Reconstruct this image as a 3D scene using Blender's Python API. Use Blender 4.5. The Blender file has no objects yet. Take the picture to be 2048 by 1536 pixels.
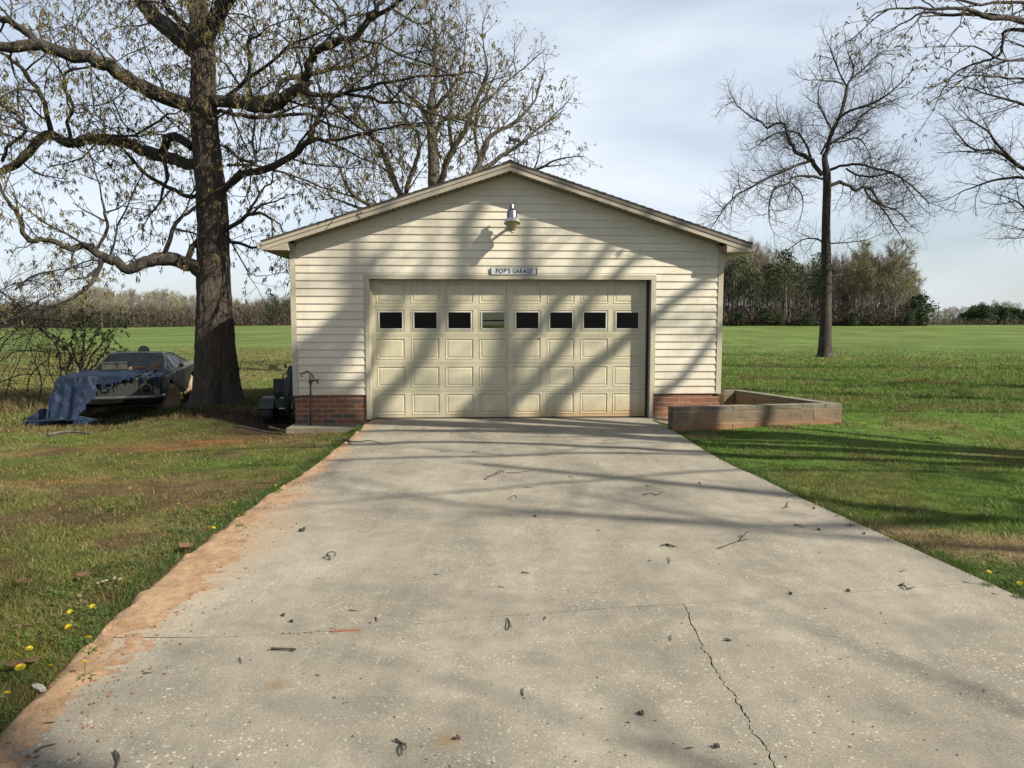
import bpy, math, random
import numpy as np
from mathutils import Vector, Matrix
R = math.radians
sc = bpy.context.scene
# ------------------------------------------------------------------ camera
CAMZ = 1.64
PITCH = R(4.75)
cam_d = bpy.data.cameras.new('camera')
cam = bpy.data.objects.new('camera', cam_d)
sc.collection.objects.link(cam)
cam.location = (0, 0, CAMZ)
cam.rotation_euler = (R(90) - PITCH, 0, 0)
cam_d.sensor_width = 36.0
cam_d.lens = 1420 / 2048 * 36
cam_d.clip_start = 0.05
cam_d.clip_end = 4000
sc.camera = cam
# ------------------------------------------------------------------ sky, sun, exposure
SUN_AZ = R(64)          # from -Y (behind the camera) towards +X
SUN_EL = R(35.5)
SUND = Vector((math.cos(SUN_EL) * math.sin(SUN_AZ), -math.cos(SUN_EL) * math.cos(SUN_AZ), math.sin(SUN_EL)))
world = bpy.data.worlds.new('World')
sc.world = world
world.use_nodes = True
wn, wl = world.node_tree.nodes, world.node_tree.links
wn.clear()
w_out = wn.new('ShaderNodeOutputWorld')
w_bg = wn.new('ShaderNodeBackground')
w_sky = wn.new('ShaderNodeTexSky')
w_sky.sky_type = 'NISHITA'
w_sky.sun_disc = False
w_sky.sun_elevation = SUN_EL
w_sky.sun_rotation = math.atan2(SUND.x, SUND.y)
w_sky.air_density = 1.0
w_sky.dust_density = 1.6
w_sky.ozone_density = 1.2
w_bg.inputs['Strength'].default_value = 0.050
w_tc = wn.new('ShaderNodeTexCoord')
w_map = wn.new('ShaderNodeMapping')
w_map.inputs['Scale'].default_value = (1.0, 1.0, 2.6)
w_map.inputs['Rotation'].default_value = (0.0, R(14), R(25))
w_noise = wn.new('ShaderNodeTexNoise')
w_noise.inputs['Scale'].default_value = 1.9
w_noise.inputs['Detail'].default_value = 7
w_noise.inputs['Roughness'].default_value = 0.48
w_noise.inputs['Distortion'].default_value = 0.35
w_ramp = wn.new('ShaderNodeValToRGB')
w_ramp.color_ramp.elements[0].position = 0.36
w_ramp.color_ramp.elements[0].color = (0.30, 0.30, 0.30, 1)
w_ramp.color_ramp.elements[1].position = 0.66
w_ramp.color_ramp.elements[1].color = (0.92, 0.92, 0.92, 1)
w_mix = wn.new('ShaderNodeMix')
w_mix.data_type = 'RGBA'
w_mix.inputs['B'].default_value = (7.6, 8.25, 9.1, 1)      # thin high cloud
wl.new(w_tc.outputs['Generated'], w_map.inputs['Vector'])
wl.new(w_map.outputs['Vector'], w_noise.inputs['Vector'])
wl.new(w_noise.outputs['Fac'], w_ramp.inputs['Fac'])
wl.new(w_ramp.outputs['Color'], w_mix.inputs['Factor'])
wl.new(w_sky.outputs['Color'], w_mix.inputs['A'])
wl.new(w_mix.outputs['Result'], w_bg.inputs['Color'])
wl.new(w_bg.outputs['Background'], w_out.inputs['Surface'])
sun_d = bpy.data.lights.new('sun', 'SUN')
sun_d.energy = 5.0
sun_d.angle = R(0.5)
sun_d.color = (1.0, 0.92, 0.77)
sun = bpy.data.objects.new('sun', sun_d)
sc.collection.objects.link(sun)
sun.location = (30, -20, 40)
sun.rotation_euler = SUND.to_track_quat('Z', 'Y').to_euler()
sc.view_settings.view_transform = 'Standard'
sc.view_settings.look = 'None'
sc.view_settings.gamma = 1
sc.view_settings.use_curve_mapping = False
sc.view_settings.exposure = 1.30

# ------------------------------------------------------------------ helpers
C = sc.collection
rnd = random.Random(7)
nrs = np.random.RandomState(11)

def ray(px, py):
    u = px - 1024.0
    v = 768.0 - py
    f = 1420.0
    return Vector((u, f * math.cos(PITCH) + v * math.sin(PITCH), -f * math.sin(PITCH) + v * math.cos(PITCH)))
CAMP = Vector((0, 0, CAMZ))
def at(px, py, Y):
    """world point seen in that direction at forward distance Y"""
    d = ray(px, py)
    return CAMP + d * (Y / d.y)
def ground(px, py, z=0.0):
    d = ray(px, py)
    return CAMP + d * ((z - CAMZ) / d.z)

def tag(o, label=None, cat=None, group=None, kind=None):
    if label: o['label'] = label
    if cat: o['category'] = cat
    if group: o['group'] = group
    if kind: o['kind'] = kind
    return o
def empty(name, loc=(0, 0, 0), rz=0.0, parent=None):
    o = bpy.data.objects.new(name, None)
    o.location = loc
    o.rotation_euler = (0, 0, rz)
    o.empty_display_size = 0.1
    o.parent = parent
    C.objects.link(o)
    return o
def mesh_np(name, verts, faces_flat, nper, mat, smooth=False, attrs=None):
    """faces_flat (F,nper) int array"""
    me = bpy.data.meshes.new(name)
    verts = np.asarray(verts, dtype=np.float32)
    faces = np.asarray(faces_flat, dtype=np.int32)
    nf = len(faces)
    me.vertices.add(len(verts))
    me.vertices.foreach_set('co', verts.ravel())
    me.loops.add(nf * nper)
    me.loops.foreach_set('vertex_index', faces.ravel())
    me.polygons.add(nf)
    me.polygons.foreach_set('loop_start', np.arange(0, nf * nper, nper, dtype=np.int32))
    me.polygons.foreach_set('loop_total', np.full(nf, nper, dtype=np.int32))
    if smooth:
        me.polygons.foreach_set('use_smooth', np.ones(nf, dtype=bool))
    if attrs:
        for k, arr in attrs.items():
            a = me.color_attributes.new(k, 'FLOAT_COLOR', 'POINT')
            a.data.foreach_set('color', np.asarray(arr, dtype=np.float32).ravel())
    if mat: me.materials.append(mat)
    me.update(calc_edges=True)
    return me
def obj(name, me, parent=None, loc=None, rot=None, scale=None):
    o = bpy.data.objects.new(name, me)
    C.objects.link(o)
    o.parent = parent
    if loc is not None: o.location = loc
    if rot is not None: o.rotation_euler = rot
    if scale is not None: o.scale = scale
    return o

class MB:
    def __init__(s):
        s.v = []; s.f = []
    def add(s, vs, fs):
        b = len(s.v)
        s.v += [tuple(p) for p in vs]
        s.f += [tuple(b + i for i in f) for f in fs]
        return s
    def box(s, x0, x1, y0, y1, z0, z1):
        return s.add([(x0, y0, z0), (x1, y0, z0), (x1, y1, z0), (x0, y1, z0), (x0, y0, z1), (x1, y0, z1), (x1, y1, z1), (x0, y1, z1)],
                     [(0, 3, 2, 1), (4, 5, 6, 7), (0, 1, 5, 4), (1, 2, 6, 5), (2, 3, 7, 6), (3, 0, 4, 7)])
    def prism(s, poly, axis, a, b):
        """poly: 2D list; axis 'x','y','z' extrude from a to b"""
        n = len(poly)
        def P(p, t):
            if axis == 'y': return (p[0], t, p[1])
            if axis == 'x': return (t, p[0], p[1])
            return (p[0], p[1], t)
        vs = [P(p, a) for p in poly] + [P(p, b) for p in poly]
        fs = [tuple(range(n)), tuple(range(2 * n - 1, n - 1, -1))] + [(i, n + i, n + (i + 1) % n, (i + 1) % n) for i in range(n)]
        return s.add(vs, fs)
    def tube(s, pts, rs, sides=8, cap=True):
        pts = [Vector(p) for p in pts]
        n = len(pts)
        if not hasattr(rs, '__len__'): rs = [rs] * n
        vs = []
        ref = None
        for i in range(n):
            t = (pts[min(i + 1, n - 1)] - pts[max(i - 1, 0)])
            if t.length < 1e-9: t = Vector((0, 0, 1))
            t.normalize()
            if ref is None:
                ref = Vector((0, 0, 1)) if abs(t.z) < 0.9 else Vector((1, 0, 0))
            u = t.cross(ref)
            if u.length < 1e-5: u = t.orthogonal()
            u.normalize()
            w = t.cross(u).normalized()
            ref = w.cross(t) * -1 if False else ref - t * ref.dot(t)
            if ref.length < 1e-4: ref = w
            ref.normalize()
            for k in range(sides):
                a = 2 * math.pi * k / sides
                vs.append(pts[i] + (u * math.cos(a) + w * math.sin(a)) * rs[i])
        fs = []
        for i in range(n - 1):
            for k in range(sides):
                k2 = (k + 1) % sides
                fs.append((i * sides + k, i * sides + k2, (i + 1) * sides + k2, (i + 1) * sides + k))
        if cap:
            fs.append(tuple(range(sides - 1, -1, -1)))
            fs.append(tuple((n - 1) * sides + k for k in range(sides)))
        return s.add(vs, fs)
    def lathe(s, prof, sides=20, center=(0, 0, 0), axis=(0, 0, 1)):
        """prof: list of (r, h) along axis"""
        ax = Vector(axis).normalized()
        u = ax.orthogonal().normalized(); w = ax.cross(u)
        c = Vector(center)
        vs = []
        for r, h in prof:
            for k in range(sides):
                a = 2 * math.pi * k / sides
                vs.append(c + ax * h + (u * math.cos(a) + w * math.sin(a)) * max(r, 1e-4))
        fs = []
        for i in range(len(prof) - 1):
            for k in range(sides):
                k2 = (k + 1) % sides
                fs.append((i * sides + k, i * sides + k2, (i + 1) * sides + k2, (i + 1) * sides + k))
        fs.append(tuple(range(sides - 1, -1, -1)))
        fs.append(tuple((len(prof) - 1) * sides + k for k in range(sides)))
        return s.add(vs, fs)
    def mesh(s, name, mat, smooth=False):
        me = bpy.data.meshes.new(name)
        me.from_pydata(s.v, [], s.f)
        if mat: me.materials.append(mat)
        if smooth:
            me.polygons.foreach_set('use_smooth', [True] * len(me.polygons))
        me.update()
        return me
    def build(s, name, mat, parent=None, smooth=False, loc=None, rot=None):
        o = obj(name, s.mesh(name, mat, smooth), parent, loc, rot)
        return o
def autosmooth(o, ang=35):
    me = o.data
    me.polygons.foreach_set('use_smooth', [True] * len(me.polygons))
    try: me.set_sharp_from_angle(angle=R(ang))
    except Exception: pass
    return o

# numpy value noise
def _h(ix, iy, seed):
    n = (ix.astype(np.int64) * 374761393 + iy.astype(np.int64) * 668265263 + seed * 1442695041) & 0x7fffffff
    n = ((n ^ (n >> 13)) * 1274126177) & 0x7fffffff
    return ((n ^ (n >> 16)) & 0xffff) / 65535.0
def vnoise(x, y, scale, seed=0, octv=3):
    x = np.asarray(x, float) / scale; y = np.asarray(y, float) / scale
    tot = 0; amp = 1; s = 0
    for o in range(octv):
        ix = np.floor(x); iy = np.floor(y)
        fx = x - ix; fy = y - iy
        fx = fx * fx * (3 - 2 * fx); fy = fy * fy * (3 - 2 * fy)
        a = _h(ix, iy, seed + o); b = _h(ix + 1, iy, seed + o); c = _h(ix, iy + 1, seed + o); d = _h(ix + 1, iy + 1, seed + o)
        tot = tot + amp * ((a * (1 - fx) + b * fx) * (1 - fy) + (c * (1 - fx) + d * fx) * fy)
        s += amp; amp *= 0.5; x = x * 2.03 + 17.1; y = y * 2.03 + 5.7
    return tot / s
def sstep(a, b, x):
    t = np.clip((np.asarray(x, float) - a) / (b - a), 0, 1)
    return t * t * (3 - 2 * t)

# ------------------------------------------------------------------ materials
MATS = {}
ALB = 0.56
class NT:
    def __init__(s, name):
        s.m = bpy.data.materials.new(name); s.m.use_nodes = True
        s.n = s.m.node_tree.nodes; s.l = s.m.node_tree.links
        s.b = s.n['Principled BSDF']
        MATS[name] = s.m
    def tc(s, kind='Object'):
        return s.n.new('ShaderNodeTexCoord').outputs[kind]
    def mapping(s, src, scale=(1, 1, 1), rot=(0, 0, 0)):
        m = s.n.new('ShaderNodeMapping'); m.inputs['Scale'].default_value = scale; m.inputs['Rotation'].default_value = rot
        s.l.new(src, m.inputs['Vector']); return m.outputs['Vector']
    def noise(s, src, scale, detail=4, rough=0.5, dist=0.0, out='Fac'):
        n = s.n.new('ShaderNodeTexNoise'); n.inputs['Scale'].default_value = scale; n.inputs['Detail'].default_value = detail
        n.inputs['Roughness'].default_value = rough; n.inputs['Distortion'].default_value = dist
        if src is not None: s.l.new(src, n.inputs['Vector'])
        return n.outputs[out]
    def voro(s, src, scale, feature='F1', out='Distance', rand=1.0):
        n = s.n.new('ShaderNodeTexVoronoi'); n.feature = feature; n.inputs['Scale'].default_value = scale
        n.inputs['Randomness'].default_value = rand
        s.l.new(src, n.inputs['Vector']); return n.outputs[out]
    def ramp(s, src, stops, interp='LINEAR'):
        r = s.n.new('ShaderNodeValToRGB'); cr = r.color_ramp; cr.interpolation = interp
        while len(cr.elements) < len(stops): cr.elements.new(0.5)
        for e, (p, c) in zip(cr.elements, stops):
            e.position = p
            e.color = (c, c, c, 1) if not hasattr(c, '__len__') else (*c, 1)
        s.l.new(src, r.inputs['Fac']); return r.outputs['Color']
    def mix(s, fac, a, b, mode='MIX'):
        m = s.n.new('ShaderNodeMix'); m.data_type = 'RGBA'; m.blend_type = mode
        for k, v in (('Factor', fac), ('A', a), ('B', b)):
            if hasattr(v, 'links') or isinstance(v, bpy.types.NodeSocket): s.l.new(v, m.inputs[k])
            elif hasattr(v, '__len__'): m.inputs[k].default_value = (*v, 1)
            else: m.inputs[k].default_value = v
        return m.outputs['Result']
    def math(s, op, a, b=None, clamp=False):
        m = s.n.new('ShaderNodeMath'); m.operation = op; m.use_clamp = clamp
        for i, v in enumerate((a, b)):
            if v is None: continue
            if isinstance(v, bpy.types.NodeSocket): s.l.new(v, m.inputs[i])
            else: m.inputs[i].default_value = v
        return m.outputs[0]
    def bump(s, h, strength=0.3, dist=0.01, prev=None):
        b = s.n.new('ShaderNodeBump'); b.inputs['Strength'].default_value = strength; b.inputs['Distance'].default_value = dist
        s.l.new(h, b.inputs['Height'])
        if prev is not None: s.l.new(prev, b.inputs['Normal'])
        s.l.new(b.outputs['Normal'], s.b.inputs['Normal']); return b.outputs['Normal']
    def col(s, c):
        c = s.mix(1.0, c, (ALB, ALB, ALB), 'MULTIPLY')
        s.l.new(c, s.b.inputs['Base Color'])
        return s
    def rough(s, r):
        if isinstance(r, bpy.types.NodeSocket): s.l.new(r, s.b.inputs['Roughness'])
        else: s.b.inputs['Roughness'].default_value = r
        return s
    def set(s, **k):
        for a, v in k.items(): s.b.inputs[a.replace('_', ' ')].default_value = v
        return s
def simple(name, c, rough=0.6, metal=0.0, var=0.25, scale=6.0, bump=0.0, spec=0.5):
    t = NT(name); o = t.tc('Object')
    n = t.noise(o, scale, 5, 0.6)
    f = t.ramp(n, [(0.3, 1 - var), (0.7, 1 + var * 0.6)])
    t.col(t.mix(1.0, c, f, 'MULTIPLY')).rough(rough).set(Metallic=metal)
    t.b.inputs['Specular IOR Level'].default_value = spec
    if bump: t.bump(t.noise(o, scale * 8, 4), bump, 0.01)
    return t.m

# vinyl siding
t = NT('siding_vinyl'); o = t.tc('Object')
grain = t.noise(t.mapping(o, (1.2, 1, 30)), 3.0, 5, 0.6)
dirt = t.noise(o, 1.3, 5, 0.6)
oi = t.n.new('ShaderNodeObjectInfo').outputs['Random']
c0 = t.mix(t.ramp(dirt, [(0.35, 0.0), (0.75, 0.55)]), (0.82, 0.76, 0.62), (0.66, 0.60, 0.47))
c0 = t.mix(1.0, c0, t.ramp(grain, [(0.3, 0.93), (0.7, 1.04)]), 'MULTIPLY')
c0 = t.mix(1.0, c0, t.ramp(oi, [(0.0, 0.94), (1.0, 1.05)]), 'MULTIPLY')
gq_ = t.n.new('ShaderNodeNewGeometry').outputs['Position']
sq_ = t.n.new('ShaderNodeSeparateXYZ'); t.l.new(gq_, sq_.inputs[0])
spl = t.ramp(t.math('ADD', sq_.outputs['Z'], t.math('MULTIPLY', t.noise(gq_, 4, 7, 0.75), 0.7)), [(0.62, 0.55), (1.05, 0.0)])
c0 = t.mix(spl, c0, (0.50, 0.39, 0.25))
c0 = t.mix(t.ramp(t.noise(t.mapping(gq_, (3.0, 3.0, .5)), 1.6, 8, 0.75), [(0.50, 0.0), (0.72, 0.42)]), c0, (0.44, 0.42, 0.32))
t.col(c0).rough(0.55); t.bump(grain, 0.2, 0.003, t.bump(t.noise(o, 1.6, 2), 0.35, 0.02))
# trim
t = NT('trim_vinyl'); o = t.tc('Object')
c0 = t.mix(t.ramp(t.noise(o, 2.5, 6, 0.65), [(0.4, 0.0), (0.8, 0.7)]), (0.58, 0.53, 0.41), (0.40, 0.36, 0.26))
t.col(c0).rough(0.45)
t = NT('fascia_metal'); o = t.tc('Object')
c0 = t.mix(t.ramp(t.noise(o, 2.5, 6, 0.65), [(0.4, 0.0), (0.8, 0.7)]), (0.50, 0.44, 0.34), (0.38, 0.33, 0.25))
t.col(c0).rough(0.4)
simple('trim_brown_and_shaded', (0.20, 0.165, 0.13), 0.45)
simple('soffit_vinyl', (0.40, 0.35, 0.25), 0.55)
# garage door paint, clay-splashed foot
t = NT('door_paint'); o = t.tc('Object')
sep = t.n.new('ShaderNodeSeparateXYZ'); geo = t.n.new('ShaderNodeNewGeometry'); t.l.new(geo.outputs['Position'], sep.inputs[0])
n1 = t.noise(geo.outputs['Position'], 3.0, 6, 0.65)
base = t.mix(t.ramp(n1, [(0.35, 0.0), (0.75, 0.5)]), (0.66, 0.61, 0.44), (0.56, 0.51, 0.35))
hgt = t.math('MULTIPLY', sep.outputs['Z'], -2.1)
hgt = t.math('ADD', hgt, 0.80)
xr = t.math('MULTIPLY', sep.outputs['X'], 0.12)
hgt = t.math('ADD', hgt, xr)
hgt = t.math('ADD', hgt, t.math('MULTIPLY', t.math('SUBTRACT', t.noise(geo.outputs['Position'], 7.0, 6, 0.7), 0.5), 0.9))
msk = t.ramp(hgt, [(0.35, 0.0), (0.95, 0.75)])
base = t.mix(msk, base, (0.50, 0.30, 0.13))
streak = t.noise(t.mapping(geo.outputs['Position'], (9, 9, 0.8)), 2.0, 4, 0.6)
base = t.mix(1.0, base, t.ramp(streak, [(0.3, 0.92), (0.6, 1.03)]), 'MULTIPLY')
t.col(base).rough(0.42)
simple('window_vinyl', (0.66, 0.66, 0.62), 0.4, var=0.1)
# glass
t = NT('window_glass')
tr = t.n.new('ShaderNodeBsdfTransparent'); tr.inputs['Color'].default_value = (0.62, 0.62, 0.56, 1)
gl = t.n.new('ShaderNodeBsdfGlossy'); gl.inputs['Roughness'].default_value = 0.03; gl.inputs['Color'].default_value = (1, 1, 1, 1)
fr = t.n.new('ShaderNodeFresnel'); fr.inputs['IOR'].default_value = 1.22
mx = t.n.new('ShaderNodeMixShader')
t.l.new(fr.outputs[0], mx.inputs[0]); t.l.new(tr.outputs[0], mx.inputs[1]); t.l.new(gl.outputs[0], mx.inputs[2])
t.l.new(mx.outputs[0], t.n['Material Output'].inputs['Surface'])
t = NT('car_glass'); o = t.tc('Object')
t.col(t.mix(t.ramp(t.noise(o, 3, 5, 0.6), [(0.4, 0.0), (0.75, 1.0)]), (0.005, 0.006, 0.006), (0.022, 0.024, 0.022))).rough(t.ramp(t.noise(o, 5, 4), [(0.3, 0.25), (0.7, 0.5)])); t.b.inputs['Specular IOR Level'].default_value = 0.12
simple('interior_dark', (0.035, 0.028, 0.02), 0.9)
simple('interior_floor', (0.10, 0.09, 0.08), 0.8)
# brick
t = NT('brick_clay'); o = t.tc('Object'); oi = t.n.new('ShaderNodeObjectInfo').outputs['Random']
cb = t.ramp(oi, [(0.0, (0.22, 0.085, 0.045)), (0.35, (0.29, 0.115, 0.06)), (0.6, (0.33, 0.14, 0.075)), (0.8, (0.25, 0.095, 0.055)), (0.9, (0.11, 0.075, 0.06)), (1.0, (0.15, 0.10, 0.075))])
nz = t.noise(geo_o := t.tc('Object'), 28.0, 6, 0.7)
cb = t.mix(1.0, cb, t.ramp(nz, [(0.3, 0.72), (0.7, 1.2)]), 'MULTIPLY')
t.col(cb).rough(0.85); t.bump(nz, 0.5, 0.004)
simple('mortar', (0.50, 0.39, 0.28), 0.95, bump=0.5, scale=20)
# concrete block
t = NT('block_concrete'); geo = t.n.new('ShaderNodeNewGeometry'); P = geo.outputs['Position']
oi = t.n.new('ShaderNodeObjectInfo').outputs['Random']
n1 = t.noise(P, 2.2, 6, 0.65); n2 = t.noise(P, 60, 5, 0.7)
cb = t.mix(t.ramp(n1, [(0.35, 0.0), (0.65, 1.0)]), (0.25, 0.165, 0.095), (0.16, 0.13, 0.085))
cb = t.mix(1.0, cb, t.ramp(oi, [(0.0, 0.85), (1.0, 1.2)]), 'MULTIPLY')
cb = t.mix(1.0, cb, t.ramp(n2, [(0.3, 0.6), (0.7, 1.35)]), 'MULTIPLY')
cb = t.mix(1.0, cb, t.ramp(t.noise(P, 9, 7, 0.75), [(0.3, 0.65), (0.7, 1.3)]), 'MULTIPLY')
sep = t.n.new('ShaderNodeSeparateXYZ'); t.l.new(P, sep.inputs[0])
foot = t.ramp(t.math('ADD', sep.outputs['Z'], t.math('MULTIPLY', t.noise(P, 6, 4), 0.14)), [(0.06, 0.8), (0.24, 0.0)])
cb = t.mix(foot, cb, (0.34, 0.16, 0.075))
t.col(cb).rough(0.95); t.bump(n2, 0.6, 0.006)
t = NT('cap_concrete'); geo = t.n.new('ShaderNodeNewGeometry'); P = geo.outputs['Position']
n1 = t.noise(P, 4, 6, 0.65); n2 = t.noise(P, 70, 5, 0.7)
cb = t.mix(t.ramp(n1, [(0.35, 0.0), (0.65, 1.0)]), (0.22, 0.19, 0.13), (0.12, 0.105, 0.08))
t.col(t.mix(1.0, cb, t.ramp(n2, [(0.3, 0.8), (0.7, 1.2)]), 'MULTIPLY')).rough(0.95); t.bump(n2, 0.5, 0.005)
simple('soil_dark', (0.05, 0.028, 0.016), 0.95, bump=0.8, scale=9)
# shingles
t = NT('shingle'); o = t.tc('Object'); oi = t.n.new('ShaderNodeObjectInfo').outputs['Random']
nz = t.noise(o, 120, 3, 0.8)
cb = t.mix(1.0, (0.055, 0.048, 0.042), t.ramp(nz, [(0.3, 0.6), (0.7, 1.5)]), 'MULTIPLY')
t.col(t.mix(1.0, cb, t.ramp(oi, [(0, 0.8), (1, 1.25)]), 'MULTIPLY')).rough(0.95); t.bump(nz, 0.6, 0.003)
simple('gutter_metal', (0.42, 0.40, 0.35), 0.4)
simple('black_rubber', (0.018, 0.017, 0.016), 0.7, var=0.3)
simple('galvanised', (0.38, 0.39, 0.40), 0.32, metal=0.9, var=0.3, scale=12)
simple('lamp_white', (0.8, 0.8, 0.78), 0.25, metal=0.3, var=0.05)
t = NT('lamp_lens'); t.col((0.62, 0.55, 0.26)).rough(0.12).set(Transmission_Weight=0.45, IOR=1.45)
simple('sign_white', (0.70, 0.72, 0.76), 0.45, var=0.12)
simple('sign_black', (0.012, 0.012, 0.012), 0.5, var=0.0)
simple('wrought_black', (0.008, 0.008, 0.009), 0.6, var=0.0)
t = NT('rusty_iron'); o = t.tc('Object'); nz = t.noise(o, 14, 7, 0.7)
t.col(t.ramp(nz, [(0.3, (0.05, 0.028, 0.018)), (0.55, (0.16, 0.085, 0.045)), (0.75, (0.24, 0.17, 0.11))])).rough(0.8).set(Metallic=0.2); t.bump(nz, 0.4, 0.004)
t = NT('hose_green'); t.col((0.008, 0.030, 0.018)).rough(0.4)
simple('mower_green', (0.006, 0.014, 0.009), 0.5)
# car
t = NT('car_paint_green'); o = t.tc('Object')
n1 = t.noise(o, 2.2, 7, 0.65); n2 = t.noise(o, 9, 6, 0.7)
cb = t.mix(t.ramp(n1, [(0.35, 0.0), (0.7, 1.0)]), (0.010, 0.016, 0.010), (0.026, 0.032, 0.02))
cb = t.mix(t.ramp(n2, [(0.62, 0.0), (0.72, 0.8)]), cb, (0.15, 0.08, 0.045))
gn = t.n.new('ShaderNodeNewGeometry'); sp = t.n.new('ShaderNodeSeparateXYZ'); t.l.new(gn.outputs['Normal'], sp.inputs[0])
lich = t.math('MULTIPLY', t.ramp(sp.outputs['Z'], [(0.5, 0.0), (0.95, 1.0)]), t.ramp(t.noise(o, 5, 7, 0.7), [(0.42, 0.0), (0.55, 0.85)]))
cb = t.mix(lich, cb, (0.20, 0.21, 0.195))
t.b.inputs['Specular IOR Level'].default_value = 0.2
t.col(cb).rough(t.ramp(n1, [(0.3, 0.5), (0.7, 0.8)])); t.bump(n2, 0.1, 0.003)
simple('car_primer', (0.15, 0.09, 0.075), 0.6)
simple('car_black', (0.01, 0.01, 0.012), 0.15, var=0.1)
simple('chrome_dull', (0.20, 0.20, 0.195), 0.42, metal=0.9, var=0.3)
simple('tyre_dusty', (0.36, 0.25, 0.15), 0.95, var=0.35, bump=0.3)
simple('rim_rust', (0.30, 0.19, 0.11), 0.8, var=0.4)
simple('whitewall', (0.5, 0.48, 0.42), 0.8)
t = NT('blue_tarp'); o = t.tc('Object')
cr = t.noise(o, 3.5, 9, 0.72, 1.2); vo = t.voro(t.mapping(o, (1, 1, 0.5)), 7, 'DISTANCE_TO_EDGE')
cb = t.mix(t.ramp(cr, [(0.42, 0.0), (0.72, 1.0)]), (0.005, 0.011, 0.032), (0.012, 0.032, 0.075))
cb = t.mix(t.ramp(t.noise(t.mapping(o, (1, 1, .45)), 6, 9, 0.75, 0.8), [(0.52, 0.0), (0.75, 0.6)]), cb, (0.12, 0.18, 0.24))
t.col(cb).rough(0.7); t.b.inputs['Specular IOR Level'].default_value = 0.15; t.bump(cr, 0.9, 0.05, t.bump(vo, 0.5, 0.03))
simple('cardboard', (0.28, 0.17, 0.10), 0.9)
simple('crate_dark', (0.045, 0.042, 0.032), 0.8)
# trees
def bark(name, c1, c2, zs=0.22, sc_=9, moss=0.0):
    t = NT(name); o = t.tc('Object')
    m = t.mapping(o, (1, 1, zs))
    n1 = t.noise(m, sc_, 8, 0.7, 0.6); v1 = t.voro(m, sc_ * 1.2, 'DISTANCE_TO_EDGE')
    cb = t.mix(t.ramp(n1, [(0.3, 0.0), (0.7, 1.0)]), c1, c2)
    cb = t.mix(t.ramp(v1, [(0.0, 0.45), (0.14, 0.0)]), cb, tuple(x * 0.35 for x in c1))
    if moss:
        cb = t.mix(t.ramp(t.noise(o, 2.0, 6, 0.7), [(0.5, 0.0), (0.7, moss)]), cb, (0.20, 0.21, 0.15))
    t.col(cb).rough(0.95); t.bump(n1, 1.0, 0.05, t.bump(v1, 0.9, 0.04))
    return t.m
bark('bark_oak', (0.030, 0.022, 0.016), (0.135, 0.10, 0.07), 0.16, 16)
bark('bark_limb', (0.020, 0.015, 0.011), (0.075, 0.056, 0.040), 0.6, 12, 0.45)
bark('bark_grey', (0.05, 0.042, 0.034), (0.17, 0.15, 0.125), 0.5, 8, 0.3)
simple('twig_brown', (0.035, 0.027, 0.021), 0.9, var=0.35, scale=2.0)
simple('trunk_pale', (0.17, 0.145, 0.115), 0.9, var=0.35, scale=1.0)
simple('twig_grey', (0.23, 0.195, 0.165), 0.9, var=0.35, scale=2.0)
def leafmat(name, c, var=0.35, trans=0.3, attr=None, scale=1.3):
    t = NT(name)
    if attr:
        a = t.n.new('ShaderNodeVertexColor'); a.layer_name = attr; cc = a.outputs['Color']
    else:
        o = t.tc('Object')
        cc = t.mix(1.0, c, t.ramp(t.noise(o, scale, 5, 0.7), [(0.3, 1 - var), (0.7, 1 + var)]), 'MULTIPLY')
    t.col(cc).rough(0.65)
    t.b.inputs['Specular IOR Level'].default_value = 0.25
    tl = t.n.new('ShaderNodeBsdfTranslucent'); t.l.new(t.mix(1.0, cc, (ALB, ALB, ALB), 'MULTIPLY'), tl.inputs['Color'])
    mx = t.n.new('ShaderNodeMixShader'); mx.inputs[0].default_value = trans
    t.l.new(t.b.outputs[0], mx.inputs[1]); t.l.new(tl.outputs[0], mx.inputs[2])
    t.l.new(mx.outputs[0], t.n['Material Output'].inputs['Surface'])
    return t.m
leafmat('catkin', (0.165, 0.135, 0.042))
simple('twig_dark', (0.06, 0.05, 0.042), 0.9, var=0.35, scale=2.0)
leafmat('bud_green', (0.38, 0.38, 0.13), scale=0.3)
leafmat('bud_tan', (0.20, 0.16, 0.11), scale=0.3)
leafmat('bud_red', (0.16, 0.10, 0.075), scale=0.3)
leafmat('pine_needle', (0.045, 0.075, 0.026), scale=0.4)
leafmat('shrub_leaf', (0.065, 0.10, 0.03))
leafmat('grass_blade', None, attr='Col', trans=0.35)
leafmat('petal_yellow', (0.80, 0.62, 0.02), 0.1, 0.2)
leafmat('dead_leaf', (0.20, 0.115, 0.065), 0.4, 0.1, scale=20)
leafmat('weed_green', (0.10, 0.16, 0.035), 0.4, 0.3, scale=20)
simple('stick_bark', (0.06, 0.043, 0.034), 0.9, var=0.4, scale=30)
simple('bleached_wood', (0.42, 0.39, 0.34), 0.9, scale=30)
simple('stone_pale', (0.30, 0.24, 0.18), 0.9, scale=30)
simple('clay_clod', (0.23, 0.11, 0.05), 0.95, scale=30)
simple('pole_wood', (0.09, 0.075, 0.06), 0.9)
M = MATS
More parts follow.
